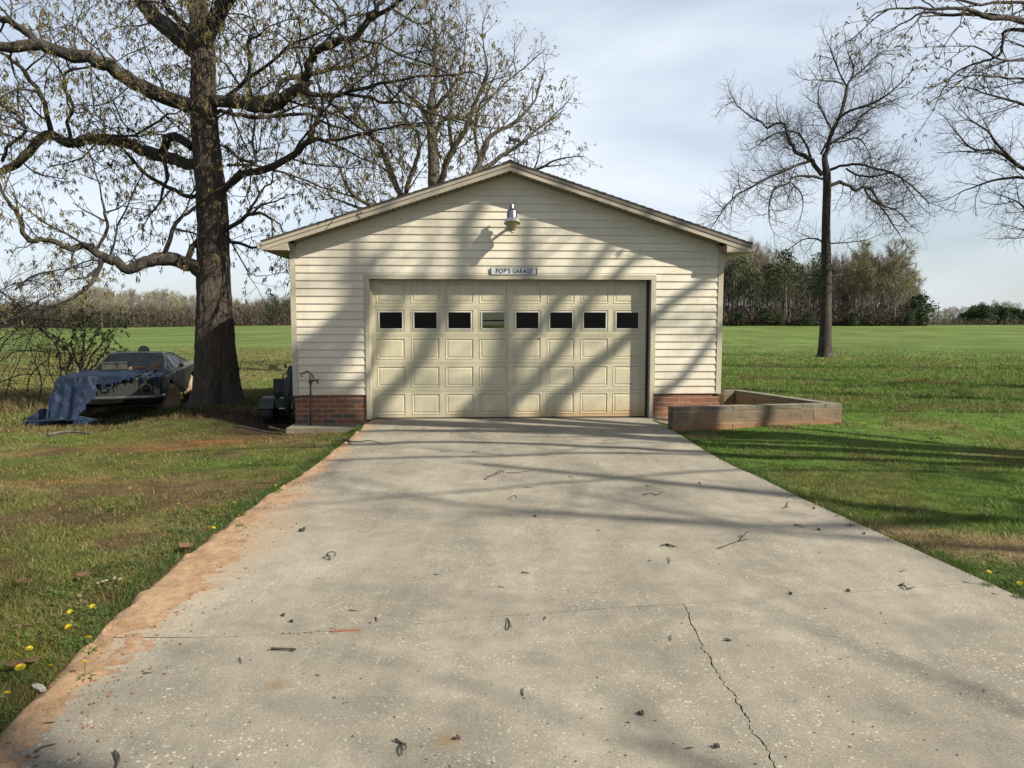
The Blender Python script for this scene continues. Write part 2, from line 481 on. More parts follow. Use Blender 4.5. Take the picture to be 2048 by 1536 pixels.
# ------------------------------------------------------------------ ground
def ter(x, y):
    x = np.asarray(x, float); y = np.asarray(y, float)
    u = x / np.maximum(y, 1.0)
    crest = np.where(u < -0.3, 650.8 + 6.0 * sstep(-0.3, -0.62, u), 650.0)
    top = CAMZ - (crest - 650) / 1420 * 170
    z = top * sstep(28, 172, y) ** 1.15
    z = z - 0.25 * sstep(-5.9, -7.8, x) * sstep(8.5, 13.5, y) * (1 - sstep(22, 45, y))
    z = z - 0.06 * sstep(-3.2, -4.2, x) * sstep(10, 12, y) * (1 - sstep(22, 45, y))
    z = z + 0.05 * sstep(2.9, 4.5, x) * sstep(9.5, 11.4, y) * (1 - sstep(22, 45, y))
    z = z + (vnoise(x, y, 2.2, 3) - 0.5) * 0.05 * sstep(0.15, 1.2, np.maximum(np.abs(x - 0.25) - 2.7, 0) + 0 * y) * np.where(y < 12.3, 1, np.where(np.abs(x) < 4.2, 0, 1))
    z = z - 0.115 * sstep(-2.45, -2.75, x) * sstep(10.6, 11.5, y) * sstep(-5.5, -4.4, x) * (1 - sstep(13, 16, y))
    # root mound at the big oak
    d = np.hypot(x + 6.15, y - 15.0)
    z = z + 0.10 * np.exp(-(d / 1.0) ** 2)
    far = sstep(10, 40, np.abs(x) + y * 0)
    return z - 0.032 + 0.25 * far * (vnoise(x, y, 25, 8) - 0.5) * (1 - sstep(90, 150, y)) * sstep(20, 40, y)
def terz(x, y): return float(ter(np.array([x]), np.array([y]))[0])

GREEN = np.array([0.125, 0.215, 0.034]); MID = np.array([0.158, 0.160, 0.045]); DRY = np.array([0.26, 0.20, 0.095])
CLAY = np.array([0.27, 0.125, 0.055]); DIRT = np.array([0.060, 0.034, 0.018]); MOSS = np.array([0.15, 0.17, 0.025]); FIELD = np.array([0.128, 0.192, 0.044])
FIELD2 = np.array([0.20, 0.24, 0.072])
def blob(x, y, cx, cy, rx, ry, rot=0.0):
    c, s = math.cos(rot), math.sin(rot)
    dx = (x - cx) * c + (y - cy) * s; dy = -(x - cx) * s + (y - cy) * c
    return np.exp(-((dx / rx) ** 2 + (dy / ry) ** 2))
_lp = [ground(px, py) for px, py in ((728, 850), (700, 880), (640, 925), (600, 955), (550, 985), (490, 1030), (430, 1075), (380, 1110), (300, 1180), (230, 1245), (150, 1330), (80, 1400), (0, 1492))]
_ly = np.array([p.y for p in _lp])[::-1]; _lx = np.array([p.x for p in _lp])[::-1]
print('left edge', [(round(a, 2), round(b, 2)) for a, b in zip(_lx, _ly)])
def ELf(y): return np.interp(y, _ly, _lx)
EL = -2.31
def gcol(x, y):
    """colour and bareness of the ground"""
    x = np.asarray(x, float); y = np.asarray(y, float)
    n1 = vnoise(x, y, 1.7, 21, 4); n2 = vnoise(x, y, 0.45, 31, 3); n3 = vnoise(x, y, 6.0, 41, 3)
    L = (x < 0.2)
    c = np.where(L[:, None], MID, GREEN)
    def mixin(c, k, w):
        w = np.clip(w, 0, 1)[:, None]
        return c * (1 - w) + k * w
    c = mixin(c, GREEN, np.where(L, 0.65 * sstep(0.52, 0.66, n1), 0.0))
    c = mixin(c, GREEN * 0.62, sstep(0.55, 0.7, n2) * np.where(L, 0.45, 0.5))
    c = mixin(c, MID * 1.15, np.where(L, 0, 0.75 * sstep(0.50, 0.68, n1)))
    c = mixin(c, DRY, np.where(L, 0.55 * sstep(0.54, 0.70, vnoise(x, y, 0.9, 61, 4)), 0.35 * sstep(0.60, 0.75, n2)))
    bare = np.zeros_like(x)
    # brown strip of grass at the right edge
    g = ground(1960, 1085); w = blob(x, y, g.x, g.y, 1.0, 0.36, -0.35) * 1.4 + blob(x, y, g.x - 0.75, g.y + 0.55, 0.42, 0.2, -0.4) * 0.9 + blob(x, y, g.x - 1.0, g.y + 1.1, 0.3, 0.15)
    w = w * sstep(0.25, 0.6, n2 + 0.15)
    c = mixin(c, np.array([0.36, 0.27, 0.14]), w)
    bare = np.maximum(bare, 0.35 * w)
    # clay and moss on the left lawn
    for (px, py, rx, ry, k) in ((430, 880, 0.9, 0.25, 1.0), (300, 893, 0.8, 0.22, 0.9), (560, 862, 0.7, 0.25, 0.9), (120, 960, 0.6, 0.2, 0.45), (60, 900, 1.0, 0.3, 0.4), (500, 860, 1.3, 0.3, 0.7)):
        g = ground(px, py)
        w = blob(x, y, g.x, g.y, rx, ry, 0.2) * k * (0.6 + 0.8 * n2)
        c = mixin(c, CLAY, w); bare = np.maximum(bare, w)
    for (px, py, r, k) in ((200, 850, 1.4, .6), (340, 860, 1.1, .5), (230, 1290, 0.35, .9), (60, 1300, 0.5, .9), (200, 1170, .4, .5), (420, 1010, 0.5, 0.6), (100, 870, 1.2, .4)):
        g = ground(px, py); w = blob(x, y, g.x, g.y, r, r * 0.6) * k
        c = mixin(c, MOSS, w * (0.4 + n2)); bare = np.maximum(bare, w * 0.55)
    wn_ = np.where(L, 0.7 * sstep(0.52, 0.68, vnoise(x, y, 0.6, 131, 4)) * (1 - sstep(12, 20, y)), 0)
    c = mixin(c, np.array([0.15, 0.095, 0.05]), wn_); bare = np.maximum(bare, wn_ * 1.2)
    # strip beside the slab, both sides
    e = np.exp(-np.abs(x - (ELf(y) - 0.02)) / 0.07) * (x < ELf(y) + 0.1) * (y < 12)
    c = mixin(c, CLAY * 0.6, e * (0.5 + 0.8 * n2) * sstep(9.5, 5.5, y)); bare = np.maximum(bare, e * 0.6 * n2 * sstep(9, 5.5, y))
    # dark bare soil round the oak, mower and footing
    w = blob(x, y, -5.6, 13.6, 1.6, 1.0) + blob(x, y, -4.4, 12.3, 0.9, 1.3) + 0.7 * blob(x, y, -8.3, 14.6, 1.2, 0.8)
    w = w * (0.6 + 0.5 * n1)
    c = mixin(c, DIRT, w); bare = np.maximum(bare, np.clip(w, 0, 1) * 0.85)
    w = blob(x, y, -4.2, 11.3, 0.8, 0.25) * 0.9
    c = mixin(c, CLAY * 0.6, w); bare = np.maximum(bare, w)
    # scrubby ground under the brush at the far left
    w = blob(x, y, -11.5, 17.5, 2.6, 2.2)
    c = mixin(c, np.array([0.17, 0.13, 0.07]), w * 0.85)
    w = sstep(19, 26, y) * (x < -5) * (1 - sstep(26, 40, y))
    c = mixin(c, np.array([0.19, 0.20, 0.06]), 0.6 * w)
    # field
    f = sstep(34, 39, y + (n3 - 0.5) * 5 - np.where(x < 0, 12, 0) + 0 * x)
    fc = FIELD * (0.85 + 0.35 * n3)[:, None]
    fc = mixin(fc, FIELD2, 0.6 * sstep(0.45, 0.7, vnoise(x * 0.25, y, 5.0, 71, 3)))
    c = c * (1 - f[:, None]) + fc * f[:, None]
    bare = bare * (1 - f)
    c = c * (0.55 + 0.9 * vnoise(x, y, 0.20, 91, 3))[:, None]
    return c, np.clip(bare, 0, 1)

def axis_pts(lo, hi, near_lo, near_hi, step, grow=1.13):
    a = list(np.arange(near_lo, near_hi + 1e-6, step))
    d = step
    x = a[-1]
    while x < hi: d *= grow; x += d; a.append(x)
    d = step; x = a[0]; b = []
    while x > lo: d *= grow; x -= d; b.append(x)
    return np.array(b[::-1] + a)
gx = axis_pts(-1400, 1400, -11, 9, 0.09, 1.10)
gy = axis_pts(-60, 1600, 1.6, 15, 0.09, 1.085)
GX, GY = np.meshgrid(gx, gy)
fx, fy = GX.ravel(), GY.ravel()
gz = ter(fx, fy)
# small relief, never above the slabs
gz = gz + (vnoise(fx, fy, 0.35, 17, 2) - 0.5) * 0.02 * (1 - sstep(20, 30, fy))
inside = ((fx > ELf(fy) - 0.12) & (fx < 2.9) & (fy < 12.5)) | ((np.abs(fx) < 3.95) & (fy > 11.9) & (fy < 20.2))
gz = np.where(inside, np.minimum(gz, -0.028), gz)
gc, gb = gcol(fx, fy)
nx, ny = len(gx), len(gy)
ii = np.arange(nx * ny).reshape(ny, nx)
qf = np.stack([ii[:-1, :-1].ravel(), ii[:-1, 1:].ravel(), ii[1:, 1:].ravel(), ii[1:, :-1].ravel()], 1)
colattr = np.concatenate([gc, gb[:, None]], 1)
t = NT('ground_turf')
a = t.n.new('ShaderNodeVertexColor'); a.layer_name = 'Col'
geo = t.n.new('ShaderNodeNewGeometry'); P = geo.outputs['Position']
n1 = t.noise(P, 45, 6, 0.75); n2 = t.noise(P, 9, 6, 0.7); n4 = t.noise(P, 1.1, 5, 0.65)
cb = t.mix(1.0, a.outputs['Color'], t.ramp(n1, [(0.3, 0.35), (0.7, 1.35)]), 'MULTIPLY')
cb = t.mix(1.0, cb, t.ramp(n2, [(0.3, 0.7), (0.7, 1.25)]), 'MULTIPLY')
cb = t.mix(1.0, cb, t.ramp(n4, [(0.3, 0.85), (0.7, 1.12)]), 'MULTIPLY')
n5 = t.noise(t.mapping(P, (0.10, 0.5, 1)), 1.0, 8, 0.75)
cb = t.mix(1.0, cb, t.ramp(n5, [(0.32, 0.72), (0.66, 1.22)]), 'MULTIPLY')
t.col(cb).rough(1.0); t.b.inputs['Specular IOR Level'].default_value = 0.1
t.bump(n1, 0.9, 0.03, t.bump(n2, 0.6, 0.06))
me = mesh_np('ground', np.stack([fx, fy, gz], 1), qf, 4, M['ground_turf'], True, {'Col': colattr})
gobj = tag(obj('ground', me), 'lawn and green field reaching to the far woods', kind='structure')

# grass blades (uncountable): density thins with distance
def blades(n, xs, ys, hmin, hmax, wbase, seed):
    rs = np.random.RandomState(seed)
    c, b = gcol(xs, ys)
    dist = np.hypot(xs, ys)
    keep = (rs.rand(len(xs)) > b * 0.92) & (rs.rand(len(xs)) < 1 - sstep(24, 62, dist))
    # never on the slabs or under the house
    ed = (vnoise(xs, ys, 0.16, 5, 2) - 0.5) * 0.16
    onslab = (xs > ELf(ys) + 0.0 + ed) & (xs < ER(ys) - 0.0 - ed) & (ys < 12.4)
    house = (xs > -4.62) & (xs < 4.25) & (ys > 11.35) & (ys < 19.6)
    planter = (xs > 2.45) & (xs < 5.5) & (ys > 11.05 + (xs - 2.5) * 0.17) & (ys < 14.4)
    keep &= ~(onslab | house | planter)
    xs, ys, c, dist = xs[keep], ys[keep], c[keep], dist[keep]
    m = len(xs)
    z = ter(xs, ys) - 0.004
    cl = vnoise(xs, ys, 0.30, 77, 2)
    h = (hmin + (hmax - hmin) * rs.rand(m) ** 1.5) * (0.25 + 1.5 * cl) * (1 + dist * 0.018)
    edge = np.exp(-np.abs(xs - ER(ys)) / 0.12) + np.exp(-np.abs(xs - ELf(ys)) / 0.12)
    h *= 1 + 0.25 * edge
    w = wbase * (0.6 + 0.8 * rs.rand(m)) * (1 + dist * 0.16)
    a = rs.rand(m) * 2 * np.pi
    la = rs.rand(m) * 2 * np.pi
    lean = h * (0.3 + 0.9 * rs.rand(m))
    bx, by = np.cos(a) * w, np.sin(a) * w
    v = np.zeros((m, 3, 3))
    v[:, 0, 0] = xs - bx; v[:, 0, 1] = ys - by; v[:, 0, 2] = z
    v[:, 1, 0] = xs + bx; v[:, 1, 1] = ys + by; v[:, 1, 2] = z
    v[:, 2, 0] = xs + np.cos(la) * lean; v[:, 2, 1] = ys + np.sin(la) * lean; v[:, 2, 2] = z + h
    jit = (0.7 + 0.65 * rs.rand(m))[:, None] * (1 + 0.25 * (rs.rand(m, 3) - 0.5))
    straw = rs.rand(m) < np.where(xs < 0, 0.16, 0.07)
    c = np.where(straw[:, None], DRY * 1.25, c) * jit * 1.12
    cc = np.ones((m, 3, 4)); cc[:, :, :3] = c[:, None, :]
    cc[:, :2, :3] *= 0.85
    f = np.arange(m * 3).reshape(m, 3)
    return v.reshape(-1, 3), f, cc.reshape(-1, 4)
ERP = [ground(px, py) for px, py in ((1310, 845), (1350, 862), (1400, 895), (1450, 925), (1520, 955), (1600, 995), (1700, 1040), (1800, 1085), (1900, 1130), (2048, 1198))]
_ey = np.array([p.y for p in ERP])[::-1]; _ex = np.array([p.x for p in ERP])[::-1]
def ER(y): return np.interp(y, _ey, _ex)
def lawn_samples(n, seed, dmin, dmax, umax=0.80):
    rs = np.random.RandomState(seed)
    u = rs.uniform(-umax, umax, n)
    inv = rs.uniform(1 / dmax, 1 / dmin, n)        # thins out like 1/d^2 in depth
    d = 1 / inv
    return u * d, d
xs, ys = lawn_samples(1000000, 5, 2.25, 15, 1.08)
V, F, CC = blades(0, xs, ys, 0.012, 0.042, 0.0016, 1)
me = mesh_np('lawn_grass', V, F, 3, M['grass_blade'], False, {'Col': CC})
tag(obj('lawn_grass', me), 'short patchy grass blades on the lawn either side of the slab', kind='stuff')
xs, ys = lawn_samples(480000, 6, 13, 110, 1.0)
V, F, CC = blades(0, xs, ys, 0.03, 0.07, 0.0022, 2)
me = mesh_np('field_grass', V, F, 3, M['grass_blade'], False, {'Col': CC})
tag(obj('field_grass', me), 'taller grass and young crop blades beyond the garage', kind='stuff')

# ------------------------------------------------------------------ driveway slabs
t = NT('driveway_concrete')
geo = t.n.new('ShaderNodeNewGeometry'); P = geo.outputs['Position']
sep = t.n.new('ShaderNodeSeparateXYZ'); t.l.new(P, sep.inputs[0])
big = t.noise(P, 0.55, 6, 0.62); mid = t.noise(P, 2.6, 6, 0.65); fine = t.noise(P, 90, 4, 0.8)
cb = t.mix(t.ramp(big, [(0.35, 0.0), (0.65, 1.0)]), (0.28, 0.252, 0.198), (0.43, 0.388, 0.305))
cb = t.mix(t.ramp(mid, [(0.35, 0.0), (0.7, 0.5)]), cb, (0.24, 0.225, 0.19))
cb = t.mix(1.0, cb, t.ramp(fine, [(0.28, 0.62), (0.72, 1.3)]), 'MULTIPLY')
cb = t.mix(1.0, cb, t.ramp(t.noise(P, 230, 3, 0.8), [(0.3, 0.66), (0.7, 1.30)]), 'MULTIPLY')
cb = t.mix(1.0, cb, t.ramp(t.noise(P, 7, 6, 0.75), [(0.3, 0.82), (0.7, 1.12)]), 'MULTIPLY')
cb = t.mix(1.0, cb, t.ramp(t.noise(t.mapping(P, (1.6, 0.35, 1)), 1.0, 6, 0.7), [(0.35, 0.80), (0.62, 1.08)]), 'MULTIPLY')
# worn aggregate: pale stones
def stones(scale, thr, amt, seedoff):
    mp = t.n.new('ShaderNodeMapping'); mp.inputs['Location'].default_value = (seedoff, seedoff * 2, 0); t.l.new(P, mp.inputs['Vector'])
    wob = t.noise(mp.outputs[0], 60, 2, 0.5, 0, 'Color')
    mv = t.mix(0.012, mp.outputs[0], wob)
    v = t.n.new('ShaderNodeTexVoronoi'); v.inputs['Scale'].default_value = scale; t.l.new(mv, v.inputs['Vector'])
    rndc = t.n.new('ShaderNodeSeparateColor'); t.l.new(v.outputs['Color'], rndc.inputs[0])
    rad = t.math('MULTIPLY', rndc.outputs[0], thr)
    m_ = t.math('LESS_THAN', v.outputs['Distance'], rad)
    sel = t.ramp(t.noise(P, 1.1 + seedoff, 6, 0.75), [(0.40, 0.08), (0.60, 1.0)])
    pick = t.math('GREATER_THAN', t.math('MULTIPLY', rndc.outputs[1], 1.0), 0.45)
    return t.math('MULTIPLY', t.math('MULTIPLY', m_, pick), t.math('MULTIPLY', sel, amt))
st = stones(55, 0.42, 0.75, 0.3)
cb = t.mix(st, cb, (0.60, 0.555, 0.455))
st2 = stones(110, 0.45, 0.5, 1.7)
cb = t.mix(st2, cb, (0.60, 0.55, 0.43))
# dark pits
vp = t.voro(P, 75); 
pits = t.math('MULTIPLY', t.math('LESS_THAN', vp, 0.16), t.ramp(t.noise(P, 1.3, 4, 0.7), [(0.5, 0.0), (0.66, 1.0)]))
cb = t.mix(t.math('MULTIPLY', pits, 0.7), cb, (0.09, 0.08, 0.065))
# red clay washed over the left edge
fc = t.n.new('ShaderNodeFloatCurve')
yy = t.math('DIVIDE', sep.outputs['Y'], 13.0)
t.l.new(yy, fc.inputs['Value'])
cv = fc.mapping.curves[0]
wid = [(0.0, 0.24), (0.2, 0.30), (0.30, 0.46), (0.40, 0.56), (0.5, 0.42), (0.6, 0.24), (0.72, 0.14), (1.0, 0.08)]
while len(cv.points) < len(wid): cv.points.new(0.5, 0.5)
for p_, (a_, b_) in zip(cv.points, wid): p_.location = (a_, b_)
fc.mapping.update()
dx = t.math('SUBTRACT', sep.outputs['X'], EL + 0.02)
dx = t.math('ADD', dx, t.math('MULTIPLY', t.math('SUBTRACT', t.noise(P, 1.8, 6, 0.65), 0.5), 0.75))
rel = t.math('DIVIDE', dx, t.math('MULTIPLY', fc.outputs[0], 1.15))
clay = t.ramp(rel, [(0.0, 0.95), (0.45, 0.62), (1.0, 0.0)])
clay = t.math('MULTIPLY', clay, t.ramp(t.noise(P, 9, 8, 0.8), [(0.32, 0.35), (0.58, 1.0)]))
cb = t.mix(clay, cb, t.mix(t.ramp(t.noise(P, 22, 6, 0.75), [(0.3, 0.0), (0.7, 1.0)]), (0.30, 0.175, 0.09), (0.54, 0.37, 0.22)))
# faint rust spots
for (px, py, r_) in ((552, 1370, 0.07), (895, 1480, 0.09)):
    g = ground(px, py)
    vm = t.n.new('ShaderNodeVectorMath'); vm.operation = 'DISTANCE'; t.l.new(P, vm.inputs[0]); vm.inputs[1].default_value = (g.x, g.y, 0)
    cb = t.mix(t.ramp(vm.outputs['Value'], [(0.0, 0.75), (r_, 0.0)]), cb, (0.24, 0.15, 0.06))
t.col(cb).rough(0.9); t.b.inputs['Specular IOR Level'].default_value = 0.3
t.bump(fine, 0.35, 0.004, t.bump(mid, 0.2, 0.02))
t2 = NT('clay_wash'); gg = t2.n.new('ShaderNodeNewGeometry').outputs['Position']
cw = t2.mix(t2.ramp(t2.noise(gg, 5, 7, 0.7), [(0.35, 0.0), (0.65, 1.0)]), (0.30, 0.175, 0.090), (0.48, 0.32, 0.185))
cw = t2.mix(1.0, cw, t2.ramp(t2.noise(gg, 110, 5, 0.8), [(0.3, 0.6), (0.7, 1.25)]), 'MULTIPLY')
cw = t2.mix(t2.ramp(t2.noise(gg, 22, 6, 0.8), [(0.56, 0.0), (0.66, 0.7)]), cw, (0.15, 0.085, 0.045))
sx_ = t2.n.new('ShaderNodeSeparateXYZ'); t2.l.new(gg, sx_.inputs[0])
cw = t2.mix(t2.ramp(t2.math('ADD', sx_.outputs['Z'], t2.math('MULTIPLY', t2.noise(gg, 14, 5, 0.7), 0.012)), [(0.0, 1.0), (0.010, 0.0)]), cw, t2.mix(1.0, cw, (0.72, 0.66, 0.62), 'MULTIPLY'))
t2.col(cw).rough(1.0); t2.bump(t2.noise(gg, 60, 6, 0.8), 0.7, 0.01)
wy = np.arange(1.2, 11.0, 0.016); wx = np.arange(-0.13, 0.62, 0.014)
WX, WY = np.meshgrid(wx, wy); wxx = WX.ravel(); wyy = WY.ravel(); ax_ = wxx + ELf(wyy)
wd = np.interp(wyy, [1.2, 2.5, 3.6, 5.0, 6.2, 7.6, 9.0, 11.0], [.12, .14, .24, .36, .24, .12, .05, .02])
wz_ = 0.013 * (1 - np.maximum(wxx, 0) / wd) + (vnoise(ax_, wyy, .35, 201, 3) - .5) * .030 + (vnoise(ax_, wyy, .045, 211, 3) - .5) * .016
wz_ = np.where(wxx < 0, np.minimum(wz_, 0.008) - 0.055 * sstep(0.0, -0.10, wxx) + (vnoise(ax_, wyy, .12, 221, 3) - .5) * .05, wz_)
ii2 = np.arange(len(wxx)).reshape(len(wy), len(wx))
wf = np.stack([ii2[:-1, :-1].ravel(), ii2[:-1, 1:].ravel(), ii2[1:, 1:].ravel(), ii2[1:, :-1].ravel()], 1)
wf = wf[(wz_[wf] > -0.012).any(1)]
tag(obj('clay_wash', mesh_np('clay_wash', np.stack([ax_, wyy, np.maximum(wz_, -.055)], 1), wf, 4, M['clay_wash'], True)), 'orange clay soil washed over the edge of the slab', kind='stuff')
drive = tag(empty('driveway'), 'worn concrete driveway leading up to the garage', kind='structure')
def curve_line(pts_px, z=0.0): return [ground(px, py, z) for px, py in pts_px]
j2 = curve_line([(430, 1275), (560, 1268), (720, 1258), (860, 1245), (1000, 1232), (1190, 1218), (1365, 1208), (1550, 1195), (1750, 1181), (1960, 1165)])
j1 = curve_line([(601, 944), (734, 944), (900, 937), (1200, 935), (1480, 932)])
def yline(line, x):
    xs_ = [p.x for p in line]; ys_ = [p.y for p in line]
    return float(np.interp(x, xs_, ys_))
ck = curve_line([(1000 + a / 3.523, 1100 + b / 3.523) for a, b in ((1290, 380), (1325, 430), (1330, 490), (1365, 560), (1415, 640), (1425, 700), (1475, 740), (1500, 820), (1555, 900), (1590, 960), (1655, 1010), (1665, 1060), (1710, 1140), (1750, 1190), (1750, 1240), (1800, 1310), (1880, 1390), (1910, 1460), (1935, 1530))])
cr2 = random.Random(4)
ckf = []
for a, b in zip(ck[:-1], ck[1:]):
    for k in range(4):
        p = a.lerp(b, k / 4)
        ckf.append((p.x + cr2.uniform(-.007, .007), p.y + cr2.uniform(-.004, .004), cr2.uniform(0.6, 1.5)))
ckf.append((ck[-1].x, ck[-1].y, 1)); xe, ye = ckf[-1][:2]
for k in range(8):
    xe += cr2.uniform(0.0, 0.06); ye -= (ckf[-1][1] - 0.1) / (9 - k) if k < 8 else 0
    ckf.append((xe, ye, 1))
def edgeL(y): return float(ELf(y)) + 0.02 * math.sin(y * 4.7)
def slab(name, poly):
    mb = MB(); mb.prism(poly, 'z', -0.10, 0.0)
    return mb.build(name, M['driveway_concrete'], drive)
GAP = 0.0035
def yline2(line, x):
    a, b = line[-1], line[-3]
    if x > a.x: return a.y + (x - a.x) * (a.y - b.y) / (a.x - b.x)
    return yline(line, x)
def ERx(y):
    a, b = ERP[-1], ERP[-2]
    return a.x + (y - a.y) * (b.x - a.x) / (b.y - a.y)
xsj = np.linspace(-2.25, 2.9, 24)
def rag(): return cr2.uniform(-0.0035, 0.0035)
top1 = [(x, yline(j1, x) + GAP * 0.6) for x in np.linspace(-2.25, 2.6, 16)]
# slab against the garage
poly = [(edgeL(y), y) for y in np.linspace(12.36, top1[0][1], 8)] + top1[1:-1] + [(float(ER(top1[-1][1])), top1[-1][1])] + [(float(ER(y)), y) for y in (9.0, 9.6, 10.4, 11.2, 12.3)] + [(2.6, 12.5)]
slab('concrete_slab', poly)
# middle slab
up = [(x, yline(j1, x) - GAP * 0.6) for x in np.linspace(-2.25, 2.6, 16)]
ys_l = [y for y in np.linspace(up[0][1], yline(j2, -2.3), 14)]
yR = 4.4
for _ in range(20): yR = yline2(j2, float(ERx(yR)))
xR = float(ERx(yR))
lowj = [(x, yline2(j2, x) + GAP * (0.7 + 0.8 * cr2.random())) for x in np.linspace(-2.2, xR, 60)]
poly = [(edgeL(y), y) for y in ys_l] + lowj + [(float(ER(y)), y) for y in np.linspace(yR + 0.15, up[-1][1], 12)] + up[::-1][1:-1]
slab('concrete_slab', poly)
# near slabs either side of the crack
lowk = [(x, yline2(j2, x) - GAP * (0.7 + 0.8 * cr2.random())) for x in np.linspace(-2.2, xR, 60)]
xc = ckf[0][0]
left = [p for p in lowk if p[0] < xc - 0.02]; right = [p for p in lowk if p[0] > xc + 0.02]
ysn = np.linspace(left[0][1], 0.4, 14)
poly = [(edgeL(y), y) for y in ysn[::-1]] + left[1:] + [(x - 0.0032 * w, y) for x, y, w in ckf] 
slab('concrete_slab', poly + [(ckf[-1][0], 0.0), (EL, 0.0)])
poly = [(x + 0.0032 * w, y) for x, y, w in ckf] + [(ckf[-1][0], 0.0), (ERx(0.0), 0.0), (ERx(2.6), 2.6), (ERx(yR - 0.15), yR - 0.15)] + right[::-1]
slab('concrete_slab', poly)
poly = [(EL, -0.01), (ERx(0.0), -0.01), (4.6, -16), (EL - 0.3, -16)]
slab('concrete_slab', poly)
# ------------------------------------------------------------------ garage
GA = R(2.6)
GO = Vector((-0.04, 12.40, 0))
gar = empty('garage', GO, GA)
tag(gar, 'cream vinyl sided garage with brick foot and low gable roof', 'garage')
_c, _s = math.cos(GA), math.sin(GA)
def W(px, py, yl=0.0):
    """local (x,z) where the sight line meets the wall plane y=yl"""
    d = ray(px, py)
    # local
    dl = Vector((d.x * _c + d.y * _s, -d.x * _s + d.y * _c, d.z))
    p = CAMP - GO
    pl = Vector((p.x * _c + p.y * _s, -p.x * _s + p.y * _c, p.z))
    k = (yl - pl.y) / dl.y
    q = pl + dl * k
    return q.x, q.z
HW = 3.725      # half width of the wall
LEN = 6.9
XL, XR = -HW, HW
DL, DR = W(741, 700)[0], W(1300, 700)[0]
DT = W(1020, 559)[1]
SZ0 = W(650, 790)[1]
SP = 0.1312
RT = 4.375; SL = 0.322         # roof top line z = RT - SL*|x|
OV = 0.30                      # front overhang
EV = 4.125                      # eave half width
def roofz(x): return RT - SL * abs(x)
FB = 0.172                     # fascia depth below the roof line
print('door', DL, DR, DT, 'sid', SZ0, 'corner', W(587, 700)[0], W(1440, 700)[0], 'apex', W(1022, 331, -OV))
# backing walls
mb = MB()
mb.box(XL + .0, DL - 0.005, 0.0, 0.12, SZ0, DT); mb.box(DR + 0.005, XR, 0.0, 0.12, SZ0, DT)
poly = [(XL, DT), (XR, DT), (XR, roofz(XR) - FB), (0, RT - FB), (XL, roofz(XL) - FB)]
mb.prism(poly, 'y', 0.0, 0.12)
mb.build('front_wall', M['interior_dark'], gar)
# bricks behind mortar
def wallbox(name, x0, x1, y0, y1, z0, z1, m): return MB().box(x0, x1, y0, y1, z0, z1).build(name, m, gar)
wallbox('mortar_bed', XL + 0.012, DL - 0.075, 0.0035, 0.12, -0.12, SZ0, M['mortar'])
wallbox('mortar_bed', DR + 0.075, XR - 0.012, 0.0035, 0.12, -0.12, SZ0, M['mortar'])
BH, BL, BJ = 0.073, 0.222, 0.0135
bme = MB().box(-BL / 2, BL / 2, 0.0, 0.09, 0, BH).mesh('brick', M['brick_clay'])
bmeh = MB().box(-BL / 4 + .003, BL / 4 - .003, 0.0, 0.09, 0, BH).mesh('brick_half', M['brick_clay'])
nrow = 7
for side, (x0, x1) in enumerate(((XL, DL - 0.07), (DR + 0.07, XR))):
    for r in range(nrow):
        z = SZ0 - 0.004 - (r + 1) * (BH + BJ) + 0.03
        x = x0 - (0.0 if r % 2 else (BL + BJ) / 2)
        while x < x1:
            a, b = max(x, x0), min(x + BL, x1)
            if b - a > 0.035:
                cx = (a + b) / 2
                o = obj('brick', bme, gar, (cx, rnd.uniform(-0.003, 0.002), z), (0, 0, 0), ((b - a) / BL, 1, min(1, (SZ0 - 0.002 - z) / BH)))
            x += BL + BJ
# siding boards
PR = [(-0.001, 0.0), (-0.024, 0.0), (-0.025, 0.010), (-0.0105, 0.127), (-0.0105, SP + 0.004), (-0.001, SP + 0.004)]
def board(x0, x1, z, clip=None, hh_=None):
    """one course; optional rake clipping"""
    vs = []
    for (y, dz) in PR:
        zz = z + (dz if hh_ is None else min(dz, hh_))
        if clip:
            lim = (RT - FB + 0.01 - zz) / SL
            a, b = max(x0, -lim), min(x1, lim)
            if b < a: a = b = 0.0
        else: a, b = x0, x1
        vs.append((a, y, zz)); vs.append((b, y, zz))
    n = len(PR)
    fs = [(2 * i, 2 * i + 1, 2 * (i + 1) + 1, 2 * (i + 1)) for i in range(n - 1)]
    fs += [tuple(2 * i for i in range(n)), tuple(2 * i + 1 for i in reversed(range(n)))]
    return MB().add(vs, fs).build('siding_board', M['siding_vinyl'], gar)
lapx = {}
for px, pya, pyb in ((809, 490, 522), (915, 430, 462), (1045, 465, 497), (1017, 522, 530), (1232, 495, 524), (700, 512, 545)):
    xa, za = W(px, pyb); _, zb = W(px, pya)
    for k in range(40):
        zc = SZ0 + (k + 0.5) * SP
        if za < zc < zb: lapx.setdefault(k, []).append(xa)
k = 0
while True:
    z = SZ0 + k * SP
    if z + 0.02 > RT - FB: break
    if z < DT + 0.075:
        board(XL + 0.07, DL - 0.093, z); board(DR + 0.087, XR - 0.07, z)
        if z + SP > DT + 0.09: board(DL - 0.092, DR + 0.086, DT + 0.079, False, (z + SP + 0.004 - DT - 0.079))
    else:
        zz = z
        cuts = [XL + 0.07] + sorted(lapx.get(k, [])) + [XR - 0.07]
        for a, b in zip(cuts[:-1], cuts[1:]):
            board(a + (0.0012 if a != cuts[0] else 0), b - (0.0012 if b != cuts[-1] else 0), zz, True)
    k += 1
